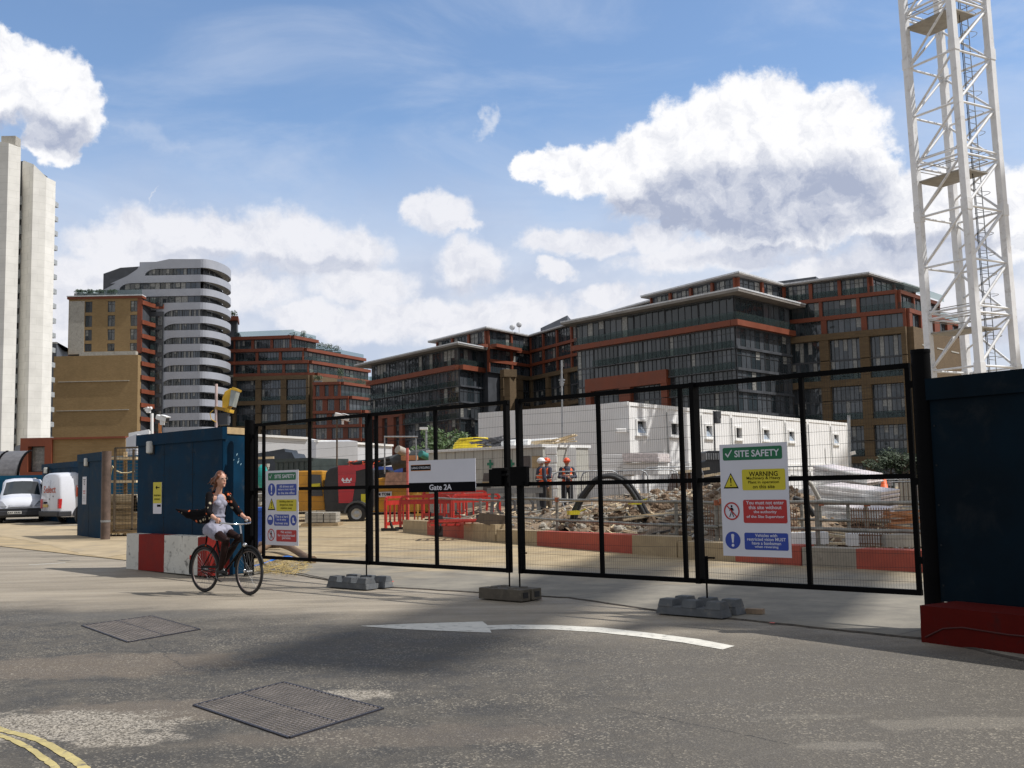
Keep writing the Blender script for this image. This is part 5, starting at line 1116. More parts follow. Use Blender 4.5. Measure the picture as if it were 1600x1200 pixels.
# cameras and floodlight on the hoarding
def cctv(px, py_base, py_cam, y, label, yaw, hdx, cs=.55, pole_mt=None):
    q = D(px, py_base, y); tp = D(px, py_cam, y); root = thing('cctv_camera', q, label, 'camera', 'site cameras on poles'); m_ = MB(); m_.tube([q, tp], .035, 8); m_.build('pole', pole_mt or M_WHITE, root)
    d = Vector((math.cos(yaw), math.sin(yaw), -.28)).normalized(); c_ = tp+Vector((hdx, 0, .10)); x = d.cross(Vector((0, 0, 1))).normalized(); M3 = Matrix((d, -x, d.cross(-x).normalized()*-1)).transposed()
    M3 = Matrix((d, x, x.cross(d))).transposed(); m_ = MB(); m_.box(c_, (cs, cs*.34, cs*.34), M=M3); m_.build('housing', M_WHITE, root, bevel=.02); m_ = MB(); m_.box(c_+d*(cs*.5), (.02, cs*.26, cs*.26), M=M3); m_.build('lens', M_RUB, root); m_ = MB(); m_.box(c_+Vector((0, 0, -cs*.3)), (.08, .08, cs*.3)); m_.build('bracket', M_WHITE, root)
    if True: m_ = MB(); m_.bar(c_+Vector((0, 0, cs*.22)), c_+d*(cs*.6)+Vector((0, 0, cs*.22)), cs*.4, .02); m_.build('sun_shield', M_WHITE, root)
cctv(237.5, 690, 646, 24, 'slim pole with a small dome camera left of the box camera', 2.8, -.08, .19); cctv(250, 690, 661, 23, 'white box camera on an orange bracket above the blue hoarding', -.5, .05, .32, mat('orange pole', (.65, .25, .08), .6))
cctv(526.5, 745, 656, 40, 'white box camera high on a rusty pole behind the left gate leaf', -.25, .22, .62, M_RUST)
q = D(338, 668, 19.2); root = thing('floodlight', q, 'yellow floodlight clamped to a pole on top of the blue hoarding', 'lamp'); m_ = MB(); tp = D(338, 600, 19.2); m_.tube([q-Vector((0, 0, 1.2)), tp], .026, 8); m_.build('pole', mat('red white pole', (.55, .42, .40), .5, var=.3, vs=3), root)
def FQ(px, py, dy=0): return D(px, py, 19.2+dy)
m_ = MB(); m_.slab([FQ(347, 640), FQ(347, 622), FQ(351, 612), FQ(360, 606.5), FQ(362, 608), FQ(357, 634), FQ(352, 641)], (0, .28, 0)); m_.slab([FQ(350, 637), FQ(360, 639), FQ(359, 645), FQ(349, 643)], (0, .28, 0)); m_.build('housing', M_YEL, root, bevel=.01)
m_ = MB(); m_.slab([FQ(357.5, 634, -.01), FQ(363, 635, -.01), FQ(369.5, 611, -.01), FQ(361, 609, -.01)], (0, .26, 0)); m_.build('glass', mat('lamp glass', (.35, .38, .36), .2), root); m_ = MB(); m_.slab([FQ(361, 609, -.02), FQ(370, 611, -.02), FQ(371.5, 608, -.02), FQ(363, 604.5, -.02)], (0, .30, 0)); m_.build('hood', M_YEL, root)
m_ = MB(); m_.bar(FQ(336, 637), FQ(353, 640), .05, .06); m_.build('arm', mat('ochre steel', (.30, .17, .02), .6), root); m_ = MB(); m_.box(FQ(348, 655, .1), (.22, .15, .22)); m_.build('junction_box', M_SLATE, root); m_ = MB(); m_.tube([FQ(338, 660, -.05), FQ(330, 655, -.05), FQ(328, 646, -.05), FQ(333, 641, -.05)], .008, 5); m_.build('cable', M_YEL, root)
# ------------------------------------------------------------ straw, hoses and long pipe at the left post
st = MB(); r = random.Random(5)
for i in range(700):
    u, v = r.random(), r.random(); q = G(398+95*u*(1-.3*v), 872+26*v+5*u); a = r.uniform(0, math.pi); l = r.uniform(.05, .22); dz = r.uniform(0, .07); st.bar(q+Vector((0, 0, .02+dz)), q+Vector((math.cos(a)*l, math.sin(a)*l, .02+r.uniform(0, .07))), .006, .004)
tag(st.build('straw', mat('dry straw', (.50, .38, .16), .9, var=.3, vs=10)), kind='stuff')
st2 = MB()
for i in range(260):
    u, v = r.random(), r.random(); q = G(172+45*u, 828+10*v); a = r.uniform(0, math.pi); l = r.uniform(.08, .3); st2.bar(q+Vector((0, 0, .02)), q+Vector((math.cos(a)*l, math.sin(a)*l, .02+r.uniform(0, .25))), .012, .008)
tag(st2.build('dead_grass', MATS['dry straw']), kind='stuff')
def hose(name, pxs, rr, mt, label, cat, dz=.03, y=None, seg=6, caps=True):
    P_ = [(G(*p[:2])+Vector((0, 0, dz+(p[2] if len(p) > 2 else 0)))) if y is None else D(p[0], p[1], y) for p in pxs]; Q = []
    for a, b_, c_, d_ in zip([P_[0]]+P_[:-2], P_[:-1], P_[1:], P_[2:]+[P_[-1]]):
        for i in range(seg): s = i/seg; Q.append(.5*((2*b_)+(c_-a)*s+(2*a-5*b_+4*c_-d_)*s*s+(3*b_-a-3*c_+d_)*s**3))
    Q.append(P_[-1]); m_ = MB(); m_.tube(Q, rr, 8); return tag(m_.build(name, mt), label, cat)
M_BLUE = mat('blue plastic', (.02, .14, .50), .4, var=.15)
hose('hose', [(396, 887), (412, 883), (430, 880, .05), (450, 876, .05), (462, 876), (472, 880)], .022, M_BLUE, 'light blue hose lying on the straw by the left gate post', 'hose')
hose('hose', [(408, 880), (412, 884), (425, 888), (437, 886), (450, 882)], .014, M_RUB, 'thin black cable curled in front of the blue hose', 'cable')
hose('hose', [(400, 868), (425, 863, .1), (450, 867, .1), (480, 878), (490, 881)], .075, mat('muddy brown pipe', (.16, .10, .06), .8, var=.25, vs=4), 'thick muddy brown hose lying behind the left gate bottom rail', 'hose', .08)
# ------------------------------------------------------------ site earth, barrier blocks, guard rail
bar_px = [(629, 832), (773, 848), (977, 867), (1247, 885), (1600, 903)]
BP = [G(*p) for p in bar_px]
def barline(px):
    d = ray(px, 800)
    for a, b_ in zip(BP[:-1], BP[1:]):
        e = b_-a; den = d.x*e.y-d.y*e.x; t = (a.y*d.x-a.x*d.y)/(-den) if den else 0; t = (a.x*d.y-a.y*d.x)/(den)
        if -.001 <= t <= 1.001 or (b_ is BP[-1] and t > 1): q = a+e*t; q.z = gz(0, q.y); return q
    return BP[0]
# raised earth behind the barrier
eb = [barline(px)+Vector((.15, .5, 0)) for px in range(632, 1600, 22)]
N = len(eb); em = MB(); rows = 26; vs = []; r = random.Random(11)
from mathutils import noise as mn
for j in range(rows):
    for i, p in enumerate(eb):
        f = j/(rows-1); y = p.y+(50-p.y)*f**1.3; x = p.x*(y/p.y)*(1.0)+f*1.5
        q = Vector((x, y, 0)); kr0 = min(1, max(0, (i-24)/6)); hgt = (.18+.30*min(1, j/4))*(1-kr0)
        n_ = mn.fractal(Vector((x*.55, y*.45, 3)), 1.0, 2.0, 5); n2_ = mn.fractal(Vector((x*2.2, y*2.2, 9)), 1.0, 2.0, 4)
        fade = min(1, max(0, (i)/4))*(1 if j < rows-4 else (rows-1-j)/4); z = gz(0, y)+(hgt+(.28*max(-.6, n_)+.12*n2_)*(1-.6*kr0))*fade
        mound = .75*math.exp(-((x-6.5)/3.4)**2-((y-29)/3.0)**2)+.25*math.exp(-((x-9.0)/3.6)**2-((y-36)/3.4)**2)+.35*math.exp(-((x-3.2)/1.6)**2-((y-26)/1.6)**2)
        vs.append((x, y, z+mound*(1+.5*n2_)*fade))
em.add(vs, [(j*N+i, j*N+i+1, (j+1)*N+i+1, (j+1)*N+i) for j in range(rows-1) for i in range(N-1)], 0, True)
eo = em.build('excavated_ground', M_EARTH); tag(eo, kind='structure')
def ez(x, y):
    dg = None; ok, loc, nn, idx = eo.ray_cast(Vector((x, y, 10))-eo.location, Vector((0, 0, -1))); return (loc+eo.location).z if ok else gz(x, y)
# rubble
M_RUB1 = mat('rubble clay', (.20, .135, .085), .95, var=.35, vs=6, bump=.5); M_RUB2 = mat('rubble concrete', (.33, .30, .25), .9, var=.25, vs=8, bump=.4)
def rock(mb_, c, s, mi):
    vs = []; n = 8; q = random.Random(int(c[0]*977+c[1]*131)); ph = q.random()*6
    for i in range(4):
        for j in range(6):
            a = ph+j*1.047; t = .25+i*.72; k = s*q.uniform(.7, 1.15); vs.append((c[0]+k*math.sin(t)*math.cos(a), c[1]+k*math.sin(t)*math.sin(a), c[2]+k*.75*math.cos(t)))
    fs = [(i*6+j, (i+1)*6+j, (i+1)*6+(j+1) % 6, i*6+(j+1) % 6) for i in range(3) for j in range(6)]+[(0, 1, 2, 3, 4, 5), (23, 22, 21, 20, 19, 18)]; mb_.add(vs, fs, mi)
rb = MB(); r = random.Random(21)
for cx, cy, sx_, sy_, n_ in ((3.2, 26, 1.6, 1.4, 900), (6.5, 29, 3.0, 2.6, 1300), (1.0, 24.5, 2.0, 1.0, 500), (8.5, 20.5, 4, 2.4, 900), (5.5, 23, 2.4, 2.2, 900), (-1.2, 28, 1.6, 1.2, 250)):
    for i in range(n_):
        x, y = r.gauss(cx, sx_*.6), r.gauss(cy, sy_*.6); s = .018+.12*r.random()**5
        if y < barline(min(1590, max(632, 800+x/y*FPX))).y+.8: continue
        rock(rb, (x, y, ez(x, y)+s*.3), s, 0 if r.random() < .6 else 1)
tag(rb.build('rubble', [M_RUB1, M_RUB2]), kind='stuff')
# barrier blocks
def pxsegs(px0, px1, cols, label, h=.40):
    A_, B2 = barline(px0), barline(px1); L = (B2-A_).length; segs = [(((barline(c[0])-A_).length)/L, c[1]) for c in cols[:-1]]+[(1.0, cols[-1][1])]
    root = concrete_block(A_, B2, .42, h, segs, label, [M_BB, M_BRF, mat('block grey', (.33, .29, .235), .88, var=.15, vs=3, dirt=(.15, .13, .11), dirt_amt=.6, ds=3)], 'barrier_block', 'low barrier blocks across the yard', zb=-.02)
pxsegs(629, 773, [(667, 0), (724, 1), (773, 0)], 'beige barrier block with a red middle band, beside the red plastic barriers', .46)
pxsegs(775, 1055, [(835, 0), (977, 1), (1055, 0)], 'long barrier block with a wide red band, in front of the black hose arch', .43)
pxsegs(1057, 1248, [(1146, 0), (1248, 1)], 'barrier block ending in red, mostly behind the larger safety board', .38)
pxsegs(1250, 1640, [(1334, 2), (1437, 1), (1640, 2)], 'grey barrier block with a red part, nearest the right gate post', .38)
# tube guard rail just behind the blocks
M_TUBE = mat('grey scaffold tube', (.27, .26, .23), .5, metal=.5, var=.3, vs=5); u = Vector((0, 0, 1))
def railrun(px0, px1, posts, offy, zt, zm, label, r_=.03, n=10):
    pts = [barline(px0+(px1-px0)*i/n)+Vector((.1, offy, 0)) for i in range(n+1)]; root = thing('guard_rail', pts[0], label, 'guard rail', 'tube guard rails behind the blocks')
    for z in (zt, zm): m_ = MB(); m_.tube([p+u*(z+.006*math.sin(i*1.7)) for i, p in enumerate(pts)], r_, 8); m_.build('rail', M_TUBE, root)
    for px in posts: q = barline(px)+Vector((.1, offy+.06, 0)); m_ = MB(); m_.tube([q+u*0, q+u*(zt+.04)], r_*1.2, 8); m_.build('post', M_TUBE, root)
    for px in posts[::2]: q = barline(px)+Vector((.1, offy-.02, 0)); m_ = MB(); m_.box(q+u*zt, (.10, .10, .10)); m_.build('clamp', mat('orange clamp', (.35, .11, .05), .7), root)
railrun(1130, 1500, (1134, 1292, 1470), .9, 1.10, .62, 'near grey tube guard rail behind the larger safety board', .036)
railrun(790, 1128, (866, 1060, 1126), .9, 1.07, .60, 'grey tube guard rail running in front of the rubble heap', .032)
railrun(668, 788, (672, 742), 1.2, 1.0, .45, 'far grey tube guard rail among the red plastic barriers', .03)
railrun(1180, 1500, (1215, 1330, 1365, 1420, 1455), 3.4, 1.05, .72, 'second tube guard rail behind the near one at the right', .03)
# reinforcement mesh cages and stakes behind right blocks
for k, (px, off_, lb) in enumerate(((1130, 1.9, 'upright wire cage left of the wrapped insulation stack'), (1215, 1.7, 'low wire cage in front of the wrapped insulation stack'), (1390, 2.0, 'rusty wire cage at the right end behind the blocks'))):
    a = barline(px)+Vector((0, off_, .25)); b_ = barline(px+75)+Vector((0, off_+.2, .25)); m_ = MB()
    for i in range(16): q = a.lerp(b_, i/15); m_.tube([q, q+u*.75], .009, 4)
    for i in range(5): m_.tube([a+u*(.1+.15*i), b_+u*(.1+.15*i)], .009, 4)
    tag(m_.build('wire_cage', mat('rusty bar', (.22, .12, .07), .8, var=.3)), lb, 'wire cage', 'wire cages behind the blocks')
# brown board leaning
W_ = lambda px, py, y: D(px, py, y)
m_ = MB(); m_.slab([W_(743, 815, 26.2), W_(787, 827, 26.2), W_(793, 806, 26.2), W_(750, 801, 26.2)], (0, .04, 0)); tag(m_.build('board', mat('brown board', (.10, .075, .055), .8, var=.2)), 'dark brown board leaning on the barrier block joint', 'board')
# ------------------------------------------------------------ red plastic barriers
def redbar(root_loc, L, rz, label, h=1.0, dropc=True):
    root = thing('plastic_barrier', root_loc, label, 'barrier', 'red plastic pedestrian barriers', rz); fr = MB(); 
    rr = .12; pts = [(-L/2, 0, .10), (-L/2, 0, h-rr), (-L/2+rr*.35, 0, h-rr*.35), (-L/2+rr, 0, h), (L/2-rr, 0, h), (L/2-rr*.35, 0, h-rr*.35), (L/2, 0, h-rr), (L/2, 0, .10)]
    for a, b_ in zip(pts[:-1], pts[1:]): fr.bar(a, b_, .06, .07)
    fr.bar((-L/2, 0, h-.16), (L/2, 0, h-.16), .05, .14); fr.bar((-L/2, 0, .22), (L/2, 0, .22), .05, .10); fr.build('frame', M_RED, root, world=False)
    sl_ = MB(); n = int(L/.2)
    for i in range(1, n): sl_.bar((-L/2+L*i/n, 0, .22), (-L/2+L*i/n, 0, h-.1), .055, .03, up=Vector((1, 0, 0)))
    sl_.build('slats', M_RED, root, world=False)
    for s in (-1, 1): f = MB(); f.box((s*L*.32, 0, .045), (.12, .55, .09)); f.bar((s*L*.32, -.1, .08), (s*L*.32, 0, .3), .05, .06); f.build('foot', M_RUB, root, world=False)
    return root
yR = 30.5
rb0 = redbar(G(620, 829), 1.15, R(62), 'sun-bleached red plastic barrier seen nearly end-on by the compressor')
def RP(px, y, z=0): q = XY(px, y); q.z = gz(0, y)+z; return q
c1 = redbar(RP(664, yR+1, .02), 1.55, R(-12), 'red plastic barrier just below the gate number board'); 
copy_thing(c1, RP(722, yR+2.5, .1), R(8), 'red plastic barrier with rounded top, right of the first one')
copy_thing(c1, RP(692, yR+4.5, .1), R(-28), 'farther red plastic barrier standing between the other two')
copy_thing(c1, RP(744, yR+.8, .05), R(30), 'right-hand red plastic barrier beside the tipped one')
c2 = copy_thing(c1, RP(717, yR-2.6, .32), R(5), 'red plastic barrier fallen flat behind the barrier block'); c2.rotation_euler = (R(80), 0, R(4))
m_ = MB(); q = RP(637, 36.5); m_.tube([q, q+u*(D(637, 700, 36.5).z-q.z)], .05, 8); tag(m_.build('marker_post', mat('pink red post', (.55, .12, .10), .6)), 'faded red marker post left of the gate number board', 'post')
root = thing('prop', RP(652, 34.5), 'yellow adjustable steel prop below the gate number board', 'prop'); q = RP(652, 34.5); m_ = MB(); m_.tube([q, q+u*1.35], .025, 8); m_.build('tube', mat('ochre prop', (.50, .28, .05), .6), root); m_ = MB()
for z in (.35, 1.0): m_.box(q+u*z, (.22, .06, .07)); 
m_.build('coupler', MATS['ochre prop'], root)
# ------------------------------------------------------------ red compressor on a trailer
YC2 = 38.0
def PX3(px, py, y): return D(px, py, y)
q = XY(543, YC2); root = thing('compressor', q, 'red and black towable compressor with one visible wheel', 'compressor'); W3 = lambda px, py, dy=0: D(px, py, YC2+dy)
m_ = MB(); prof = [(508, 800), (505, 770), (509, 738), (516, 731), (530, 728), (570, 727), (580, 733), (584, 750), (584, 792), (578, 800)]
m_.slab([W3(a, b_) for a, b_ in prof], (0, 1.5, 0)); m_.build('body', mat('compressor black', (.02, .02, .022), .4, var=.2), root, bevel=.05)
m_ = MB(); m_.slab([W3(529, 786, -.02), W3(528, 733, -.02), W3(556, 731, -.02), W3(556, 748, -.02), W3(550, 786, -.02)], (0, .05, 0)); m_.slab([W3(528, 737, -.025), W3(528, 727.5, -.025), W3(578, 725.5, -.025), W3(577, 731, -.025), W3(556, 736, -.025)], (0, 1.2, 0)); m_.build('side_panel', mat('compressor red', (.42, .012, .02), .35, var=.08, coat=.4), root)
B_ = Board(W3(533, 782, -.03), Vector((1, 0, 0)), .5, 1.2, Vector((0, -1, 0))); k1 = MB(); B_.poly(k1, [(.02+.36*i/11, .76+.05*math.sin(i*1.3)) for i in range(12)]+[(.38-.36*i/11, .68+.03*math.sin(i*1.9)) for i in range(12)], .004); B_.rrect(k1, .08, .62, .34, .65, .004); k1.build('white_emblem', S_W, root)
m_ = MB(); m_.slab([W3(564, 785, -.03), W3(564, 772, -.03), W3(576, 772, -.03), W3(576, 785, -.03)], (0, .02, 0)); m_.build('data_plate', S_Y, root)
def wheel(root, c, r_, wd, axis, rimcol=None, name='wheel'):
    axis = axis.normalized(); x = axis.cross(Vector((0, 0, 1))).normalized(); y = Vector((0, 0, 1)); tk = MB(); n = 24; prf = [(r_*.60, -.5), (r_*.92, -.5), (r_, -.35), (r_, .35), (r_*.92, .5), (r_*.60, .5)]
    vs = [c+(x*math.cos(6.283*i/n)+y*math.sin(6.283*i/n))*a+axis*(b_*wd) for i in range(n) for a, b_ in prf]; k = len(prf)
    tk.add(vs, [(i*k+j, i*k+j+1, ((i+1) % n)*k+j+1, ((i+1) % n)*k+j) for i in range(n) for j in range(k-1)], 0, True); w_ = tk.build(name, M_RUB, root)
    rm_ = MB(); prf = [(0, .42), (r_*.22, .42), (r_*.28, .30), (r_*.46, .26), (r_*.52, .40), (r_*.62, .44), (r_*.62, -.4), (0, -.4)]; k = len(prf)
    vs = [c+(x*math.cos(6.283*i/n)+y*math.sin(6.283*i/n))*a+axis*(b_*wd) for i in range(n) for a, b_ in prf]; rm_.add(vs, [(i*k+j, i*k+j+1, ((i+1) % n)*k+j+1, ((i+1) % n)*k+j) for i in range(n) for j in range(k-1)], 0, True); rm_.build('rim', rimcol or mat('wheel silver', (.42, .42, .42), .4, metal=.5), w_)
    return w_
wheel(root, W3(557.5, 803, -.12), .33, .2, Vector((0, -1, 0))); wheel(root, W3(557.5, 803, 1.4), .33, .2, Vector((0, 1, 0)))
m_ = MB(); cw = W3(557.5, 803, -.25); a0 = [cw+Vector((.47*math.cos(a), 0, .47*math.sin(a))) for a in [R(5+17*i) for i in range(11)]]; a1 = [cw+Vector((.40*math.cos(a), 0, .40*math.sin(a))) for a in [R(5+17*i) for i in range(11)]]
for i in range(10): m_.slab([a0[i], a0[i+1], a1[i+1], a1[i]], (0, .28, 0))
m_.build('mudguard', mat('dark grey plastic', (.06, .062, .065), .5), root)
m_ = MB(); m_.tube([W3(515, 808, .3), W3(513, 818, .3)], .05, 8); m_.bar(W3(512, 800, .4), W3(580, 800, .4), .3, .12); m_.build('chassis', M_SLATE, root)
# ------------------------------------------------------------ yellow plant
def boxy(name, label, cat, y, prof, depth, mt, bevel=.04, group=None):
    root = thing(name, XY(sum(p[0] for p in prof)/len(prof), y), label, cat, group); m_ = MB(); m_.slab([D(a, b_, y) for a, b_ in prof], (0, depth, 0)); m_.build('body', mt, root, bevel=bevel); return root
M_YP = mat('site machine yellow', (.55, .26, .02), .5, var=.12, dirt=(.25, .17, .07), dirt_amt=.5)
root = boxy('generator', 'yellow site machine with a dark grille beside the smaller safety board', 'machine', 38.5, [(440, 800), (440, 738), (452, 736), (504, 735), (508, 797)], 1.6, M_YP)
m_ = MB(); m_.slab([D(482, 775, 38.45), D(481, 741, 38.45), D(501, 742, 38.45), D(504, 775, 38.45)], (0, .03, 0)); m_.build('grille', M_SLATE, root); m_ = MB(); m_.slab([D(487, 765, 38.4), D(487, 756, 38.4), D(500, 755, 38.4), D(501, 764, 38.4)], (0, .03, 0)); m_.build('warning_plate', S_Y, root)
root = boxy('dumper_skip', 'long yellow machine body beyond the compressor with a white lettered strip', 'machine', 43, [(560, 800), (560, 753), (600, 746), (668, 756), (690, 768), (690, 800)], 2.2, M_YP)
m_ = MB(); m_.slab([D(588, 777, 42.94), D(588, 769, 42.94), D(612, 768, 42.94), D(612, 776, 42.94)], (0, .03, 0)); m_.build('strip', S_W, root); B_ = Board(D(589, 776, 42.92), Vector((1, 0, 0)), .6, .2, Vector((0, -1, 0))); k1 = MB(); B_.text(k1, 'M TOM', .28, .09, .5, .12, .002, 0, .03); k1.build('black_lettering', S_K, root)
m_ = MB(); m_.slab([D(601, 758, 42.8), D(603, 738, 42.8), D(652, 738, 42.8), D(655, 756, 42.8), D(630, 762, 42.8)], (0, 1.6, 0)); tag(m_.build('steel_skip', mat('rusty pink skip', (.36, .20, .14), .8, var=.3, vs=5)), 'worn reddish skip loaded on the yellow machine', 'skip')
m_ = MB(); m_.bar(D(520, 757, 41), D(572, 750, 41), .25, .12); m_.bar(D(524, 750, 41.4), D(562, 752, 41.4), .2, .1); tag(m_.build('timber_beam', M_TIMD), 'pale timber beams lying above the red compressor', 'timber')
# concrete block stack on pallets
root = thing('block_stack', XY(505, 35), 'two short stacks of grey concrete blocks on a pallet', 'block stack'); m_ = MB()
for (a, b_) in ((476, 505), (506, 525)):
    n = 3 if a == 476 else 2
    for i in range(n):
        for j in range(3): x0, x1 = a+(b_-a)*i/n, a+(b_-a)*(i+1)/n; m_.slab([D(x0+.3, 816-j*5.2, 35), D(x0+.3, 811.2-j*5.2, 35), D(x1-.3, 811.2-j*5.2, 35), D(x1-.3, 816-j*5.2, 35)], (0, .9, 0))
m_.build('blocks', mat('block concrete', (.36, .34, .30), .9, var=.15, vs=5), root); m_ = MB(); m_.slab([D(470, 826, 34.9), D(470, 818, 34.9), D(528, 817, 34.9), D(528, 822, 34.9)], (0, 1.1, 0)); m_.build('pallet', M_TIMD, root)
# blue container, dark container, bundles, warehouses
def container(label, pA, pB, y0, y1, zt_py, zb, mt, ribs=True, name='container', cat='container', group='steel containers', depth=2.5):
    A_, B2 = XY(pA, y0), XY(pB, y1); A_.z = B2.z = 0; zt = Z(zt_py, (pA+pB)/2, (y0+y1)/2); root = thing(name, XY((pA+pB)/2, (y0+y1)/2), label, cat, group); m_ = MB(); m_.wallbox(A_, B2, zb, zt, -depth, 0); m_.build('body', mt, root)
    if ribs:
        L = (B2-A_).length; d = (B2-A_)/L; m_ = MB(); n = int(L/.28)
        for i in range(n): m_.wallbox(A_+d*(i*L/n+.06), A_+d*(i*L/n+.17), zb+.15, zt-.15, -.02, .035)
        m_.build('ribs', mt, root); m_ = MB(); m_.wallbox(A_, B2, zt-.12, zt+.02, -.1, .06); m_.wallbox(A_, B2, zb, zb+.14, -.1, .06); m_.build('edge_rail', mt, root)
    return root
M_CB = mat('container blue', (.02, .045, .20), .5, var=.15, dirt=(.1, .08, .08), dirt_amt=.4); M_CG = mat('container green grey', (.035, .05, .048), .6, var=.2)
r_ = container('blue steel container with a yellow company board', 491, 528, 50, 50, 728, .8, M_CB); 
root = thing('company_board', D(505, 750, 49.8), 'yellow company board fixed on the blue container', 'sign'); B_ = Board(D(489, 756, 49.85), Vector((1, 0, 0)), .9, .47, Vector((0, -1, 0))); B_.w = (D(515, 750, 49.85)-D(489, 750, 49.85)).length; B_.h = .50; plate(root, B_, S_Y); k1 = MB(); B_.text(k1, 'C.S.', .5*B_.w-.1, .34, .42, .18, .004, 0, .03); [B_.rrect(k1, .12+.11*i, .08, .20+.11*i, .15, .004) for i in range(5)]; k1.build('black_lettering', S_K, root)
container('second blue container set back to the right of the lettered one', 529, 560, 52, 50.5, 730, .8, M_CB)
container('dark green container behind the smaller safety board', 430, 487, 46, 45, 717, .7, M_CG)
container('dark container under the black pipe bundle', 545, 606, 47, 47, 735, .7, mat('container dark', (.03, .032, .04), .6, var=.2))
root = thing('water_tank', XY(505, 41), 'white plastic tank between yellow machine and compressor', 'tank'); m_ = MB(); m_.slab([D(492, 800, 41.5), D(492, 763, 41.5), D(500, 758, 41.5), D(520, 758, 41.5), D(522, 800, 41.5)], (0, 1, 0)); m_.build('body', M_WHITE, root, bevel=.1); m_ = MB(); m_.tube([D(509, 759, 42), D(509, 752, 42)], .12, 10); m_.build('cap', M_WHITE, root)
# black pipes bundle with orange netting
r = random.Random(2); root = thing('pipe_bundle', XY(590, 47), 'black plastic pipes bundled on the dark container', 'pipes'); m_ = MB()
for i in range(16): yy = 46.6+.16*(i % 8); zz_ = i//8; m_.tube([D(548, 730-4*zz_-r.random()*2, yy), D(600, 726-5*zz_-r.random()*3, yy), D(655, 716-5*zz_-r.random()*4, yy)], .10, 8)
m_.build('pipes', M_RUB, root)
m_ = MB()
for i in range(180): q = D(r.uniform(548, 590), r.uniform(721, 727), 46.4+r.random()); a = r.uniform(0, 3.14); m_.bar(q, q+Vector((math.cos(a)*.25, .1, math.sin(a)*.06)), .03, .02)
tag(m_.build('netting', mat('orange netting', (.75, .10, .03), .6)), 'crumpled orange netting on top of the black pipes', 'netting')
root = thing('goalpost_barrier', XY(626, 44), 'thin steel goalpost frame above the black pipes', 'frame'); m_ = MB(); FQ2 = lambda px, py: D(px, py, 44)
m_.tube([FQ2(601, 740), FQ2(601, 683)], .03, 6); m_.tube([FQ2(651, 740), FQ2(650, 683)], .03, 6); m_.tube([FQ2(600, 682.5), FQ2(653, 682.5)], .04, 6); m_.build('frame', M_STEEL, root)
for i, (px, py, y, rr, mt, lb) in enumerate(((628, 705, 45, .30, M_CONC, 'pale tube end lying on the pipe stack'), (664, 712, 45, .26, mat('teal sheet', (.03, .22, .20), .6), 'green tarpaulin lump behind the gate number board'))):
    m_ = MB(); m_.tube([D(px-7, py-3, y), D(px+9, py+4, y+.4)], rr*.6, 10); tag(m_.build('tube_roll', mt), lb, 'roll')
m_ = MB(); m_.bar(D(628, 716, 44.5), D(652, 715, 44.5), .8, .18); tag(m_.build('board', mat('orange brown ply', (.42, .20, .09), .8)), 'orange brown board on the pipe stack left of the number board', 'board')
# grey tarpaulin rolls
m_ = MB(); m_.tube([D(612, 724, 45.5), D(640, 716, 45.5), D(672, 712, 45.5)], .32, 12); tag(m_.build('membrane_roll', mat('dark membrane', (.05, .055, .06), .7, var=.3, vs=6)), 'dark membrane roll above the worn reddish skip', 'roll')
# warehouses
M_WH = mat('warehouse white', (.52, .53, .56), .55, var=.03, vs=.4)
def ware(pts_px, zt_pys, y0s, label, zb=0):
    root = thing('warehouse', XY(pts_px[0], y0s[0]), label, 'warehouse', 'pale flat sided warehouses'); 
    for i in range(len(pts_px)-1):
        A_, B2 = XY(pts_px[i], y0s[i]), XY(pts_px[i+1], y0s[i+1]); A_.z = B2.z = 0; za, zb_ = Z(zt_pys[i], pts_px[i], y0s[i]), Z(zt_pys[i+1], pts_px[i+1], y0s[i+1]); m_ = MB(); m_.slab([A_, B2, B2+u*zb_, A_+u*za], Vector(((B2-A_).y, -(B2-A_).x, 0)).normalized()*-3); m_.build('wall', M_WH, root); m_ = MB(); m_.bar(A_+u*(za+.05), B2+u*(zb_+.05), .3, .15); m_.build('coping', M_WHITE, root)
ware([394, 481], [681, 686], [72, 74], 'pale warehouse wall left of the camera pole')
ware([483, 494, 613], [688, 690, 697], [80, 76, 84], 'pale warehouse wall behind the blue container and camera pole')
# dark tarpaulin shed / digger shapes on the far left of the gate
root = boxy('soil_heap_cover', 'dark blue grey sheeted heap rising left of the dark green container', 'sheeted heap', 50, [(398, 745), (398, 709), (444, 701), (446, 706), (456, 707), (462, 719), (500, 719), (500, 745)], 3, mat('dark sheeting', (.035, .045, .06), .6, var=.2), 0)
m_ = MB(); m_.bar(D(396, 716, 42), D(428, 715, 42), .1, .09); tag(m_.build('timber_beam', M_TIM), 'pale timber beam level with the sheeted heap', 'timber')
root = thing('blue_bin', XY(418, 22), 'large bright blue plastic bin behind the left gate post', 'bin'); m_ = MB(); yb = 25.5; m_.slab([D(386, 853, yb), D(384, 797, yb), D(434, 795, yb), D(432, 851, yb)], (0, 1.1, 0)); m_.build('body', mat('bright blue plastic', (.02, .10, .48), .45, var=.1), root, bevel=.04); m_ = MB(); m_.slab([D(383, 799, yb-.05), D(383, 794, yb-.05), D(436, 792, yb-.05), D(436, 797, yb-.05)], (0, 1.2, 0)); m_.build('rim', MATS['bright blue plastic'], root)
m_ = MB(); m_.tube([D(405, 852, 25), D(440, 850, 25)], .09, 10); tag(m_.build('pipe', mat('brown pipe', (.14, .09, .06), .7)), 'short brown pipe lying at the foot of the blue bin', 'pipe')
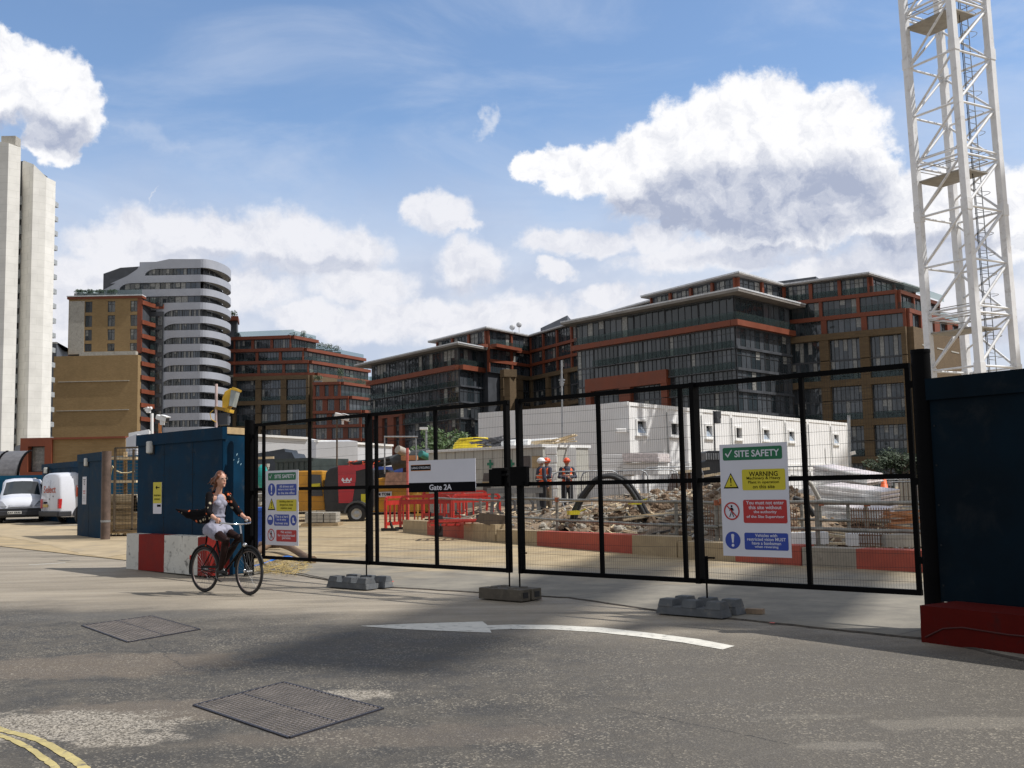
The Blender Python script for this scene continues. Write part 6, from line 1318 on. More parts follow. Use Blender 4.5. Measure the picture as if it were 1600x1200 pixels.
for i, (py, mt) in enumerate(((728, M_CONC), (750, M_STEEL), (775, M_CONC))):
    m_ = MB(); r = random.Random(i)
    for j in range(7): m_.bar(D(398+r.uniform(-2, 2), py+j*3, 33+r.random()), D(420+r.uniform(-3, 3), py+j*3+r.uniform(-2, 2), 33+r.random()), .12, .10)
    tag(m_.build('stored_pipes', mt), ('upper clutter of grey pipe ends beside the left gate post', 'middle clutter of steel tubes beside the left gate post', 'lower clutter of grey pipe ends above the blue bin')[i], 'pipes', 'pipe ends stacked behind the left post')
m_ = MB(); m_.ell(D(410, 745, 32), (.18, .15, .38)); tag(m_.build('gas_bottle', mat('turquoise', (.02, .35, .33), .4)), 'turquoise bottle left of the smaller safety board', 'bottle')
# lamp post
root = thing('lamp_post', XY(668, 60), 'slim grey lamp post behind the gate number board', 'lamp post'); m_ = MB(); m_.tube([D(666, 745, 60), D(666, 672, 60)], .06, 8); m_.build('pole', M_STEEL, root); m_ = MB(); m_.bar(D(656, 669.5, 60), D(668, 669.5, 60), .35, .14); m_.build('lamp_head', M_WHITE, root)
# ------------------------------------------------------------ small tree
def tree(loc, h, rx, rz_, n, label, seed, col=M_GRN, ls=.22, trunk=True, kind='tree', group=None):
    root = thing(kind, loc, label, 'tree' if kind == 'tree' else 'bush', group); r = random.Random(seed)
    if trunk:
        m_ = MB(); L = Vector(loc); m_.tube([L, L+u*h*.3, L+u*h*.6+Vector((.2, 0, 0)), L+u*h*.85], [.16, .12, .08, .03], 8)
        for i in range(9): a = i*2.4; z = h*(.3+.05*i); m_.tube([L+u*z, L+u*(z+h*.12)+Vector((math.cos(a), math.sin(a), 0))*rx*.45, L+u*(z+h*.22)+Vector((math.cos(a), math.sin(a), 0))*rx*.8], [.06, .04, .015], 6)
        m_.build('trunk', mat('bark', (.09, .07, .05), .9, var=.3, vs=8), root)
    f = MB(); L = Vector(loc)
    cl = [(L+Vector((r.gauss(0, rx*.45), r.gauss(0, rx*.45), h*.62+r.gauss(0, rz_*.42))), r.uniform(.25, .5)*rx) for _ in range(16)]
    for c_, s in cl: leafball(f, c_, (s, s, s*.8), n//16, ls, r.randrange(9999))
    f.build('crown', col, root); return root
tree(XY(688, 100), 6.9, 2.6, 2.0, 4200, 'bright green tree behind the yellow hose coil', 3, ls=.16)
M_GD = mat('dark green leaves', (.03, .05, .02), .7, var=.5, vs=2)
for px, y, s in ((1392, 120, 5), (1412, 118, 9), (1438, 119, 13)): tree(XY(px, y), 3.9, 2.2, .9, 1800, {5: 'dark bushy tree below the brick end block, left of its pair', 9: 'middle dark bushy tree below the brick end block', 13: 'dark bushy tree just left of the right gate post'}[s], s, M_GD, .2, group='dark trees below the brick block')
# ------------------------------------------------------------ first-aid cabin with clutter on the roof
M_CABG = mat('cabin grey cream', (.42, .41, .37), .65, var=.06, vs=.6, dirt=(.30, .26, .20), dirt_amt=.5); YF = 37.5
A_, B2 = XY(670, 41.5), XY(849, YF); A_.z = B2.z = 0; zt = Z(698.5, 849, YF); root = thing('site_cabin', XY(760, 39), 'long low cream cabin with green first aid crosses and clutter on its roof', 'cabin', 'white site cabins'); d = (B2-A_).normalized(); n_ = Vector((d.y, -d.x, 0))
m_ = MB(); m_.wallbox(A_, B2, .45, zt, -2.6, 0); m_.build('wall', M_CABG, root); m_ = MB(); m_.wallbox(A_-d*.05, B2+d*.05, zt, zt+.10, -2.7, .08); m_.build('roof_edge', M_WHITE, root); m_ = MB(); L = (B2-A_).length
for i in range(1, 12): m_.wallbox(A_+d*(L*i/12), A_+d*(L*i/12+.03), .5, zt-.02, 0, .012)
m_.build('panel_joint', mat('cabin joint', (.30, .29, .26), .7), root)
def onf(px): d_ = ray(px, 700); t = (A_.x*d_.y-A_.y*d_.x)/(d.y*d_.x-d.x*d_.y); return t
kg = MB(); kw = MB(); kr = MB()
for px, py in ((766, 725), (798.5, 725)):
    t = onf(px); q = A_+d*t; z = Z(py, px, q.y); s = .12; B_ = Board(Vector((q.x, q.y, z))+n_*.02, d, 1, 1, n_); B_.rrect(kg, -.05, -.16, .05, .16, 0); B_.rrect(kg, -.16, -.05, .16, .05, .001)
t = onf(760); q = A_+d*t; z = Z(757, 760, q.y); B_ = Board(Vector((q.x, q.y, z))+n_*.02, d, 1, 1, n_); B_.poly(kr, [(-.22, .12), (.22, .12), (.14, .42), (-.14, .42)], 0); B_.rrect(kr, -.20, -.30, .20, -.02, 0); B_.rrect(kw, -.22, .02, .22, .1, .001)
for px, c_ in ((822, kr), (838, kw)): t = onf(px); q = A_+d*t; z = Z(722, px, q.y); B_ = Board(Vector((q.x, q.y, z))+n_*.02, d, 1, 1, n_); B_.rrect(c_, -.2, -.22, .2, .22, 0)
kg.build('green_cross', mat('first aid green', (.01, .16, .09), .5), root); kw.build('notice', mat('ply notice', (.45, .33, .18), .7), root); kr.build('notice_dark', mat('dark notice', (.10, .085, .08), .7), root)
# roof clutter
r = random.Random(8); zr = lambda px: Z(698.5-(849-px)*-.03, px, 39)
def roofq(px, dy=0.0): t = onf(px); q = A_+d*t-n_*(1.2+dy); return Vector((q.x, q.y, zt+.10))
m_ = MB()
for i in range(5): c_ = roofq(706)+u*(.06+.085*i); rr = .78-.05*i; m_.tube([c_+Vector((rr*math.cos(a)+.03*math.sin(a*3+i), rr*.55*math.sin(a), .02*math.sin(a*2+i))) for a in [6.283*j/22 for j in range(22)]], .055, 6, closed=True)
tag(m_.build('hose_coil', mat('yellow hose', (.72, .55, .02), .5)), 'bright yellow hose coil on the cream cabin roof', 'hose')
m_ = MB()
for i in range(26): a = r.uniform(-.3, .3); q = roofq(r.uniform(728, 765), r.uniform(-.5, .5))+u*(.05+r.random()*.35); m_.bar(q-Vector((.5, 0, 0)), q+Vector((.5, a, r.uniform(-.15, .25))), .06, .05)
tag(m_.build('scrap_pile', mat('mixed dark scrap', (.12, .12, .13), .7, var=.6, vs=8)), 'dark pile of offcuts beside the yellow hose coil', 'scrap')
for i, (px, ln) in enumerate(((770, .7), (780, .9), (797, 1.8))):
    m_ = MB(); q = roofq(px, -.4+.2*i)+u*.14; m_.tube([q-d*(ln*.3), q+d*(ln*.7)], .13, 12); tag(m_.build('white_pipe', M_WHITE), ('short white pipe nearest the offcut pile', 'middle white pipe on the cabin roof', 'longest white pipe crossing behind the gate centre')[i], 'pipe', 'white pipes on the cabin roof')
m_ = MB()
for i in range(14): q = roofq(r.uniform(815, 842), r.uniform(-.6, .5))+u*(.04+r.random()*.12); m_.bar(q-d*.5, q+d*r.uniform(.3, .7)+u*r.uniform(-.05, .25), .08, .04)
tag(m_.build('timber_offcuts', M_TIM), 'pale timber offcuts at the right end of the cabin roof', 'timber')
# polystyrene column and doorway cabin
root = thing('foam_stack', XY(861, 36.5), 'upright stack of white foam blocks beside the dark doorway', 'foam stack'); m_ = MB(); M_FOAM = mat('white foam', (.70, .70, .68), .8, var=.05, vs=5)
for i in range(8): z0 = .5+i*(Z(697, 861, 36.5)-.5)/8; z1 = .5+(i+1)*(Z(697, 861, 36.5)-.5)/8-.015; o = r.uniform(-.03, .03); q = XY(861, 36.8); m_.box((q.x+o, q.y, (z0+z1)/2), (.40, .5, z1-z0))
m_.build('blocks', M_FOAM, root, bevel=.03)
root = thing('welfare_cabin', XY(884, 38), 'small white cabin with an open black doorway behind the workers', 'cabin', 'white site cabins'); mw = MB(); Yw = 38.5; zt = Z(700, 885, Yw); XW = lambda px: D(px, 740, Yw).x
for a, b_ in ((868, 872.5), (885, 901)): mw.wallbox((XW(a), Yw), (XW(b_), Yw), .6, zt, -2.4, 0)
mw.wallbox((XW(872.5), Yw), (XW(885), Yw), Z(703, 880, Yw), zt, -2.4, -.004); mw.build('wall', M_WHITE, root); m_ = MB(); m_.wallbox((XW(872.5), Yw+.6), (XW(885), Yw+.6), .6, Z(703, 880, Yw), -1, 0); m_.build('doorway', M_RUB, root)
# ------------------------------------------------------------ large two-storey cabins
M_CL = mat('cabin panel white', (.66, .66, .65), .5, var=.03, vs=.8)
def rib_mat():
    mt = bpy.data.materials.new('ribbed cabin panel'); mt.use_nodes = True; t = NT(mt.node_tree); b = t.n['Principled BSDF']; ge = t.node('ShaderNodeNewGeometry'); s = t.node('ShaderNodeSeparateXYZ'); t.l.new(ge.outputs['Position'], s.inputs[0])
    v = t.math('ADD', t.math('MULTIPLY', s.outputs[0], .8), t.math('MULTIPLY', s.outputs[1], .6)); w = t.math('PINGPONG', v, .14); bp = t.node('ShaderNodeBump'); bp.inputs['Strength'].default_value = .5; bp.inputs['Distance'].default_value = .03
    t.l.new(t.ramp(w, .04, .1), bp.inputs['Height']); t.l.new(bp.outputs[0], b.inputs['Normal']); c = t.mix(t.ramp(t.noise(ge.outputs['Position'], .8, 5, .6), .3, .7), (.74, .74, .74), (.79, .79, .79)); t.l.new(c, b.inputs['Base Color']); b.inputs['Roughness'].default_value = .5; return mt
M_RIB = rib_mat()
Cc = XY(985, 44.5); Cl = XY(781, 50.5); Cr = XY(1325, 65.0)
for v in (Cc, Cl, Cr): v.z = 0
zc = Z(628, 985, 44.5); zfl = Z(728, 985, 44.5); dL_ = (Cc-Cl).normalized(); dR_ = (Cr-Cc).normalized(); nL = Vector((dL_.y, -dL_.x, 0)); nR = Vector((dR_.y, -dR_.x, 0)); LR = (Cr-Cc).length
def tcr(px): d_ = ray(px, 700); return (Cc.x*d_.y-Cc.y*d_.x)/(dR_.y*d_.x-dR_.x*d_.y)
jx = [985, 1042, 1096, 1143, 1187, 1227, 1263, 1298, 1325]; jt = [tcr(p) for p in jx]; jt[0] = 0; wins = [(994, 1011), (1047, 1063), (1102, 1114), (1149, 1160), (1192, 1203), (1232, 1242), None, (1302, 1311)]
tilted = (0, 2, 4, 5, 7)
for i in range(8):
    P0, P1 = Cc+dR_*(jt[i]+.01), Cc+dR_*(jt[i+1]-.01); w_ = (P1-P0).length
    for lvl, (za, zb_) in enumerate(((.55, zfl-.01), (zfl, zc))):
        first = i == 0
        nm = ('nearest corner', 'second', 'third', 'fourth', 'fifth', 'sixth', 'seventh', 'farthest')[i]
        root = thing('cabin_module', (P0+P1)/2+u*za, f'{"upper" if lvl else "lower"} white cabin module, {nm} one counted from the near corner', 'cabin', 'stacked white cabin modules')
        m_ = MB(); dep = (Cc-Cl).length
        poly = [P0, P1, P1-nR*dep, P0-nR*dep]
        if lvl and wins[i]:
            a, b_ = [max(.1, tcr(p)-jt[i]) for p in wins[i]]; zz0, zz1 = Z(679, 1003, 44.9)+.0, Z(654, 1003, 44.9)
            W0, W1 = P0+dR_*a, P0+dR_*b_
            m_.wallbox(P0, W0, za, zb_, -dep, 0); m_.wallbox(W1, P1, za, zb_, -dep, 0); m_.wallbox(W0, W1, za, zz0, -dep, -.004); m_.wallbox(W0, W1, zz1, zb_, -dep, -.004); m_.build('wall', M_RIB, root)
            f = MB(); t_ = .09
            f.wallbox(W0, W1, zz0, zz0+t_, -.1, .05); f.wallbox(W0, W1, zz1-t_, zz1, -.1, .05); f.wallbox(W0, W0+dR_*t_, zz0+t_, zz1-t_, -.1, .048); f.wallbox(W1-dR_*t_, W1, zz0+t_, zz1-t_, -.1, .048); f.wallbox(W0-dR_*.05, W1+dR_*.05, zz0-.06, zz0, 0, .1); fo = f.build('window', M_WHITE, root)
            g_ = MB(); g_.wallbox(W0, W1, zz0, zz1, -.3, -.2); g_.build('pane', mat('cabin window dark', (.05, .055, .06), .15), fo)
            if i in tilted:
                s_ = MB(); o_ = W0+dR_*t_; e_ = W1-dR_*t_; s_.slab([o_+u*(zz0+t_), e_+u*(zz0+t_), e_+u*(zz1-t_)-nR*.28, o_+u*(zz1-t_)-nR*.28], nR*.03); s_.build('tilted_sash', mat('sash glass', (.35, .40, .46), .1), fo)
        else: m_.wallbox(P0, P1, za, zb_, -dep, 0); m_.build('wall', M_RIB, root)
        f = MB(); f.wallbox(P0, P1, zb_-.16, zb_-.004, -.05, .035); f.wallbox(P0, P1, za+.004, za+.16, -.05, .035); f.wallbox(P0, P0+dR_*.13, za+.16, zb_-.16, -.05, .03); f.wallbox(P1-dR_*.13, P1, za+.16, zb_-.16, -.05, .03); f.build('frame', M_WHITE, root)
        if i < 7: f = MB(); f.tube([P1+nR*.06+u*(zb_-.3), P1+nR*.06+dR_*.04+u*(za+.5), P1+nR*.06+u*za], .02, 5); f.build('downpipe', M_STEEL, root)
        if first:
            f = MB(); f.wallbox(Cc-dL_*6.0, Cc, za, zb_-.02, -.01, .012); f.build('side_panel', M_RIB, root)
# left side skin in panels
root = thing('cabin_module', Cl+u*.6, 'far left end of the white cabins with the thin black vent', 'cabin', 'stacked white cabin modules'); m_ = MB(); m_.wallbox(Cl, Cc-dL_*6.02, .55, zc, -4, .01); m_.build('wall', M_RIB, root); m_ = MB(); m_.wallbox(Cl, Cc, zc-.14, zc+.02, -.05, .045); m_.build('roof_edge', M_WHITE, root)
q = D(870.5, 680, 47); m_ = MB(); t = (q-Cl).dot(dL_); P_ = Cl+dL_*t; m_.wallbox(P_, P_+dL_*.09, Z(680, 870, 47.5), Z(665, 870, 47.5), 0, .06); m_.build('vent', M_RUB, root)
cq = D(976, 673, 44.5); root = thing('cctv_camera', cq, 'white camera bracketed to the near corner of the cabins', 'camera', 'site cameras on poles'); m_ = MB(); m_.box(cq+nL*.25, (.45, .18, .18), rz=.2); m_.build('housing', M_WHITE, root, bevel=.03); m_ = MB(); m_.bar(cq+nL*.2+dL_*.1, Cc+u*cq.z+u*-.05, .06, .06); m_.build('bracket', M_STEEL, root)
# masts
root = thing('aerial_mast', XY(878, 43), 'tall thin aerial mast rising behind the workers', 'mast'); m_ = MB(); m_.tube([D(879, 700, 43), D(877.5, 563, 43)], .035, 6); m_.build('pole', M_STEEL, root); m_ = MB()
for z, w_ in ((594, 5), (598, 4), (600, 3)): m_.tube([D(878-w_, z, 43), D(878+w_, z, 43)], .03, 5)
m_.box(D(878, 597, 43), (.12, .12, .3)); m_.build('aerial', M_STEEL, root)
root = thing('floodlight', XY(1118, 40), 'dark floodlight on a thin pole before the cabin windows', 'lamp'); m_ = MB(); m_.tube([D(1117, 705, 40), D(1115, 642, 40)], .03, 6); m_.build('pole', M_SLATE, root); m_ = MB(); m_.box(D(1121, 648, 40), (.22, .2, .28), rz=.3); m_.box(D(1121, 657, 40), (.18, .2, .22), rz=.5); m_.build('lamp_head', M_SLATE, root, bevel=.02)
root = thing('floodlight', XY(1327, 62), 'post with small lamp at the far right cabin corner', 'lamp'); m_ = MB(); m_.tube([D(1328, 735, 62), D(1326, 649, 62)], .09, 6); m_.build('pole', M_STEEL, root); m_ = MB(); m_.bar(D(1328, 709, 62), D(1336, 707, 62), .2, .2); m_.build('lamp_head', M_WHITE, root)
# polystyrene and brick packs
def pack(px0, px1, py0, py1, y, rows_, label, mt1, mt2, skew=0, dep=1.2, grp='wrapped insulation packs'):
    root = thing('insulation_pack', XY((px0+px1)/2, y), label, 'pack', grp); m_ = MB(); m2 = MB()
    for k in range(rows_):
        ya = py0+(py1-py0)*k/rows_; yb_ = py0+(py1-py0)*(k+1)/rows_; o = rnd.uniform(-1.2, 1.2)
        m_.slab([D(px0+o, yb_-.6, y), D(px0+o, ya, y), D(px1+o, ya+skew, y), D(px1+o, yb_-.6+skew, y)], (dep*.5, dep, 0))
        m2.slab([D(px0+o, yb_, y+.02), D(px0+o, yb_-.8, y+.02), D(px1+o, yb_-.8+skew, y+.02), D(px1+o, yb_+skew, y+.02)], (dep*.45, dep*.95, 0))
    m_.build('blocks', mt1, root, bevel=.01); m2.build('gap', mt2, root)
M_PINK = mat('pinkish wrap', (.60, .54, .53), .35, var=.25, vs=9); M_WRAP = mat('clear film wrap', (.60, .58, .56), .22, var=.25, vs=5, bump=1.0, bs=9, spec=.8)
pack(940, 975, 710, 744, 38.5, 5, 'left grey-white insulation pack at the foot of the white cabins', M_WHITE, M_STEEL); pack(973, 1029, 708, 722, 38, 2, 'upper pinkish brick pack beside the insulation packs', M_PINK, M_WHITE); pack(973, 1028, 723, 742, 38.2, 2, 'lower pale pack under the pinkish one', M_WHITE, M_STEEL)
def wrapped(quad, y, dep, label, seed, sub=10):
    a, b_, c_, d_ = [D(p[0], p[1], y) for p in quad]; root = thing('wrapped_stack', (a+b_)/2, label, 'wrapped stack', 'film wrapped insulation stacks'); m_ = MB(); r = random.Random(seed); off_ = Vector((dep*.75, dep, .05)); n = 5
    for k in range(n):
        t0_, t1_ = k/n, (k+1)/n-.02; o = Vector((r.uniform(-.05, .05), r.uniform(-.05, .05), 0)); q = [a.lerp(d_, t0_)+o, b_.lerp(c_, t0_)+o, b_.lerp(c_, t1_)+o, a.lerp(d_, t1_)+o]; m_.slab(q, off_)
    m_.build('sheets', M_PINK, root, bevel=.02)
    # loose film: wrinkled sheet over front
    f = MB(); N_ = 14; vs = []
    for j in range(N_):
        for i in range(N_):
            p = a.lerp(b_, i/(N_-1)).lerp(d_.lerp(c_, i/(N_-1)), j/(N_-1)); p = p+Vector((0, -.10-.10*mn.fractal(p*2.2+Vector((seed, 0, 0)), 1, 2, 4), .05*mn.noise(p*3))); vs.append(p)
    f.add(vs, [(j*N_+i, j*N_+i+1, (j+1)*N_+i+1, (j+1)*N_+i) for j in range(N_-1) for i in range(N_-1)], 0, True); f.build('film', M_FILM, root)
M_FILM = glass_mat('loose film', (.75, .73, .72), .25, .8, .5, alpha=.45)
wrapped([(1268, 752), (1352, 760), (1355, 742), (1272, 727)], 30, 1.2, 'topmost film wrapped stack, tilted up to the left', 1); wrapped([(1275, 790), (1372, 800), (1376, 768), (1278, 757)], 27.5, 1.3, 'middle film wrapped stack sagging to the right', 2); wrapped([(1290, 815), (1370, 812), (1374, 797), (1270, 786)], 26, 1.0, 'lowest film wrapped stack behind the near guard rail', 3); wrapped([(1240, 800), (1285, 800), (1290, 757), (1246, 765)], 29, 1.2, 'left film wrapped stack beside the right safety board', 4)
# dark machine, brown skip, hose arch
root = boxy('digger', 'dark tracked machine partly hidden left of the larger safety board', 'machine', 36, [(1096, 742), (1096, 722), (1103, 720), (1103, 706), (1108, 704), (1150, 704), (1152, 742)], 2.0, mat('machine dark', (.03, .032, .035), .5, var=.3), .03); m_ = MB()
for i in range(12): a = D(1104+i*3.6, 708, 35.9); m_.bar(a, a-u*.22, .05, .04, up=Vector((1, 0, 0)))
m_.build('grille', M_STEEL, root); m_ = MB(); m_.slab([D(1096, 762, 35.9), D(1096, 744, 35.9), D(1155, 742, 35.9), D(1155, 760, 35.9)], (0, 2.1, 0)); m_.build('track', M_RUB, root)
root = boxy('steel_skip', 'rusty brown skip left of the dark tracked machine', 'skip', 34, [(1052, 768), (1060, 739), (1083, 738), (1087, 768)], 1.5, mat('rust brown', (.10, .055, .035), .8, var=.4, vs=5), .01)
m_ = MB(); m_.bar(D(1060, 738.5, 33.9), D(1108, 732, 33.9), .2, .08); m_.bar(D(1095, 745, 33.8), D(1150, 736, 33.8), .2, .07); tag(m_.build('timber_beam', M_TIM), 'pale planks laid over the rusty skip', 'timber')
hp = [(886, 838), (893, 815), (897, 798), (906, 780), (918, 763), (930, 750), (942, 745), (957, 745), (972, 752), (986, 768), (999, 790), (1012, 815), (1028, 843)]
for k, (dx, dy, lb) in enumerate(((0, 0, 'front black hose arching over the rubble heap'), (5, -1.5, 'second black hose arching just behind the first'))):
    hose('hose', [(a+dx, b_+dy) for a, b_ in hp], .055, M_RUB, lb, 'hose', y=24.6+.18*k)
for k, (px, py, lb) in enumerate(((896, 801, 'yellow tie on the left leg of the hose arch'), (992, 785, 'yellow tie on the right leg of the hose arch'))):
    q = D(px, py, 24.4); m_ = MB(); m_.box(q, (.24, .26, .09), rz=.2); m_.bar(q+Vector((.08, -.05, 0)), q+Vector((.28, -.05, .08)), .05, .03); tag(m_.build('strap_tie', S_Y), lb, 'tie', 'yellow ties on the hoses')
hose('hose', [(1236, 745), (1255, 748), (1268, 758), (1280, 780)], .05, M_CONC, 'grey hose curving out right of the larger safety board', 'hose', y=25); hose('hose', [(1240, 778), (1258, 786), (1272, 806)], .06, M_RUB, 'black hose dropping behind the near guard rail at the right', 'hose', y=24)
# crowd barriers
cbm = thing('crowd_barrier', Vector((0, 0, 0)), 'x', 'barrier', 'grey steel crowd barriers'); m_ = MB(); L = 2.0
m_.tube([(-L/2, 0, .15), (-L/2, 0, .9), (-L/2+.06, 0, 1.04), (-L/2+.2, 0, 1.1), (L/2-.2, 0, 1.1), (L/2-.06, 0, 1.04), (L/2, 0, .9), (L/2, 0, .15), (L/2, 0, .15)], .02, 6); m_.tube([(-L/2, 0, .22), (L/2, 0, .22)], .02, 6); m_.build('frame', M_STEEL, cbm, world=False); m_ = MB()
for i in range(1, 15): m_.tube([(-L/2+L*i/15, 0, .22), (-L/2+L*i/15, 0, 1.09)], .007, 4)
m_.build('bars', M_STEEL, cbm, world=False)
for s in (-1, 1): m_ = MB(); m_.tube([(s*.7, -.3, 0), (s*.7, 0, .2), (s*.7, .3, 0)], .018, 5); m_.build('foot', M_STEEL, cbm, world=False)
cl_ = [(915, 31, 10, 'leftmost crowd barrier behind the hose arch'), (960, 32, -6, 'crowd barrier in line with the gate upright, under the arch'), (1010, 32.5, 8, 'crowd barrier below the brick packs'), (1052, 33, 14, 'crowd barrier in front of the rusty skip'), (1250, 37, -20, 'crowd barrier right of the larger safety board'), (1400, 34, 6, 'crowd barrier near the beige hoarding at the right'), (1436, 33, -4, 'crowd barrier against the right gate post')]
for i, (px, y, a, lb) in enumerate(cl_):
    q = XY(px, y); q.z = max(gz(0, y), ez(q.x, y))
    if i == 0: cbm.location = q; cbm.rotation_euler = (0, 0, R(a)); cbm['label'] = lb
    else: copy_thing(cbm, q, R(a), lb)
# grey trestles by the workers
for k, (px, y, lb) in enumerate(((790, 31, 'grey trestle frame left of the workers'), (818, 30.5, 'grey trestle frame with a round opening nearest the workers'))):
    q = XY(px, y); q.z = gz(0, y)+.2; root = thing('trestle', q, lb, 'trestle', 'grey trestles by the workers'); m_ = MB(); m_.bar(q+Vector((-.55, 0, .95)), q+Vector((.55, 0, .95)), .16, .16); m_.build('beam', mat('grey trestle', (.17, .17, .165), .6), root)
    for s in (-1, 1): m_ = MB(); m_.bar(q+Vector((s*.45, 0, 0)), q+Vector((s*.38, 0, .9)), .10, .10); m_.build('leg', MATS['grey trestle'], root)
    m_ = MB(); m_.tube([q+Vector((.26*math.cos(a), 0, .5+.26*math.sin(a))) for a in [6.283*j/16 for j in range(16)]], .035, 6, closed=True); m_.build('ring', MATS['grey trestle'], root)
# scaffold tubes and planks scattered in the earth
r = random.Random(33)
for i in range(16):
    px = r.uniform(800, 1450); off_ = r.uniform(1.5, 6); q = barline(px)+Vector((0, off_, 0)); q.z = ez(q.x, q.y)+.10; a = r.uniform(-.5, .5); L = r.uniform(1.2, 2.8); e_ = q+Vector((math.cos(a)*L, math.sin(a)*L, 0)); e_.z = ez(e_.x, e_.y)+.14; m_ = MB()
    if i % 2: m_.tube([q, e_], .028, 6)
    else: m_.bar(q, e_, .2, .04)
    tag(m_.build('scaffold_tube' if i % 2 else 'plank', M_TUBE if i % 2 else M_TIM), ('loose grey scaffold tube lying in the dug earth behind the blocks' if i % 2 else 'loose pale plank lying in the dug earth behind the blocks'), 'tube' if i % 2 else 'plank', 'loose scaffold tubes in the earth' if i % 2 else 'loose planks in the earth')
# beige hoarding and clutter far right
a, b_ = XY(1404, 45), XY(1470, 43); root = thing('hoarding', XY(1430, 44), 'beige panel hoarding just left of the right gate post', 'hoarding'); m_ = MB(); m_.wallbox((a.x, a.y), (b_.x, b_.y), .5, Z(750, 1430, 44), -.05, 0); m_.build('panel', mat('beige panel', (.48, .44, .36), .8, var=.1), root); m_ = MB()
for i in range(10): t = i/9; m_.wallbox(Vector((a.x, a.y, 0)).lerp(Vector((b_.x, b_.y, 0)), t)-Vector((.03, 0, 0)), Vector((a.x, a.y, 0)).lerp(Vector((b_.x, b_.y, 0)), t)+Vector((.03, 0, 0)), .5, Z(750, 1430, 44), 0, .03)
m_.build('batten', mat('batten brown', (.22, .17, .12), .8), root)
root = boxy('site_store', 'dark green store box between the insulation stacks and beige hoarding', 'store', 42, [(1383, 795), (1383, 748), (1399, 747), (1399, 795)], 1.5, M_CG); m_ = MB(); m_.box(D(1391, 755, 41.9), (.2, .05, .2)); m_.build('vent', M_STEEL, root)
m_ = MB(); q = XY(1381, 33); q.z = .35
prf = [(.02, .0), (.30, .0), (.30, .06), (.20, .08), (.05, .95), (0, .97)]; n = 14
m_.add([(q.x+a_*math.cos(6.283*i/n), q.y+a_*math.sin(6.283*i/n), q.z+.3+b2) for i in range(n) for a_, b2 in prf], [(i*6+j, i*6+j+1, ((i+1) % n)*6+j+1, ((i+1) % n)*6+j) for i in range(n) for j in range(5)], 0, True); tag(m_.build('traffic_cone', mat('cone orange', (.75, .12, .02), .5)), 'orange traffic cone right of the film wrapped stacks', 'cone')
# formwork boxes
for i, (px, y, lb) in enumerate(((1258, 20.2, 'white formwork box low behind the grey barrier block'), (1350, 19.6, 'white formwork box right of the first one'), (1405, 19.2, 'pale formwork box nearest the right gate post'))):
    q = XY(px, y); m_ = MB(); m_.box((q.x, q.y, gz(0, y)+.38), (.7, .3, .22)); tag(m_.build('formwork_box', M_CONC if i == 2 else M_WHITE), lb, 'box', 'low formwork boxes')
# red crane brackets / orange timber pile
m_ = MB(); r = random.Random(4)
for i in range(9): q = D(1380+r.uniform(0, 8), 800+i*3, 24+r.random()*.6); m_.bar(q, q+Vector((r.uniform(.4, 1.0), .1, r.uniform(-.12, .1))), .10, .05)
tag(m_.build('timber_offcuts', mat('orange timber', (.45, .20, .09), .8)), 'orange brown timber offcuts right of the lowest wrapped stack', 'timber')

db_ = MB(); r = random.Random(77)
for i in range(900):
    px = r.uniform(720, 1460); off_ = r.uniform(.9, 9)**1.0; q = barline(px)+Vector((0, off_, 0)); q.x *= q.y/(q.y-off_); q.z = ez(q.x, q.y)+.03; a = r.uniform(0, 3.14); L = r.uniform(.08, .5); w_ = r.uniform(.012, .05)
    db_.bar(q, q+Vector((math.cos(a)*L, math.sin(a)*L, r.uniform(-.02, .12))), w_, w_*.6, mi=r.choice((0, 0, 1, 2, 3)))
tag(db_.build('debris', [M_TIM, M_TUBE, M_CONC, mat('dark scrap', (.05, .045, .04), .8)]), kind='stuff')
# ------------------------------------------------------------ vans
M_VW = mat('van white', (.62, .64, .70), .3, var=.03, vs=1, coat=.4); M_VG = mat('van glass', (.012, .018, .022), .06, spec=.7); M_BUM = mat('van bumper', (.018, .02, .026), .55)
def van(root_label, loc, f, st, glass, black, group='white vans parked by the blue hoardings'):
    f = Vector((f[0], f[1], 0)).normalized(); s_ = Vector((f.y, -f.x, 0)); u = Vector((0, 0, 1)); root = thing('parked_van', loc, root_label, 'van', group); T = lambda x, y, z: loc+s_*x-f*y+u*z
    m_ = MB(); ring = []
    for (y, zl, zb_, zr, wl, wb, wr) in st:
        pr = [(-wl, zl), (-wl*1.0, zl+.12), (-wb, (zl+zb_)/2), (-wb*.985, zb_), (-wr-.06, zr-.14), (-wr+.03, zr-.03), (-wr*.5, zr+.02), (0, zr+.03), (wr*.5, zr+.02), (wr-.03, zr-.03), (wr+.06, zr-.14), (wb*.985, zb_), (wb, (zl+zb_)/2), (wl, zl+.12), (wl, zl)]; ring.append([T(x, y, z) for x, z in pr])
    n = len(ring[0]); m_.v = [p for r_ in ring for p in r_]
    def addf(q, mi): m_.f.append(q); m_.m.append(mi); m_.sm.append(True)
    for i in range(len(st)-1):
        for j in range(n):
            j2 = (j+1) % n; mi = 0
            if j < n-1 and (i, j) in glass: mi = 1
            if (i, j) in black or j == n-1: mi = 2
            addf((i*n+j, i*n+j2, (i+1)*n+j2, (i+1)*n+j), mi)
    addf(tuple(range(n-1, -1, -1)), 0); addf(tuple((len(st)-1)*n+j for j in range(n)), 0)
    m_.build('body', [M_VW, M_VG, M_BUM], root); return root, T, s_, f
gl_ = {(3, j) for j in (5, 6, 7, 8)}|{(i, j) for i in (4,) for j in (3, 10)}
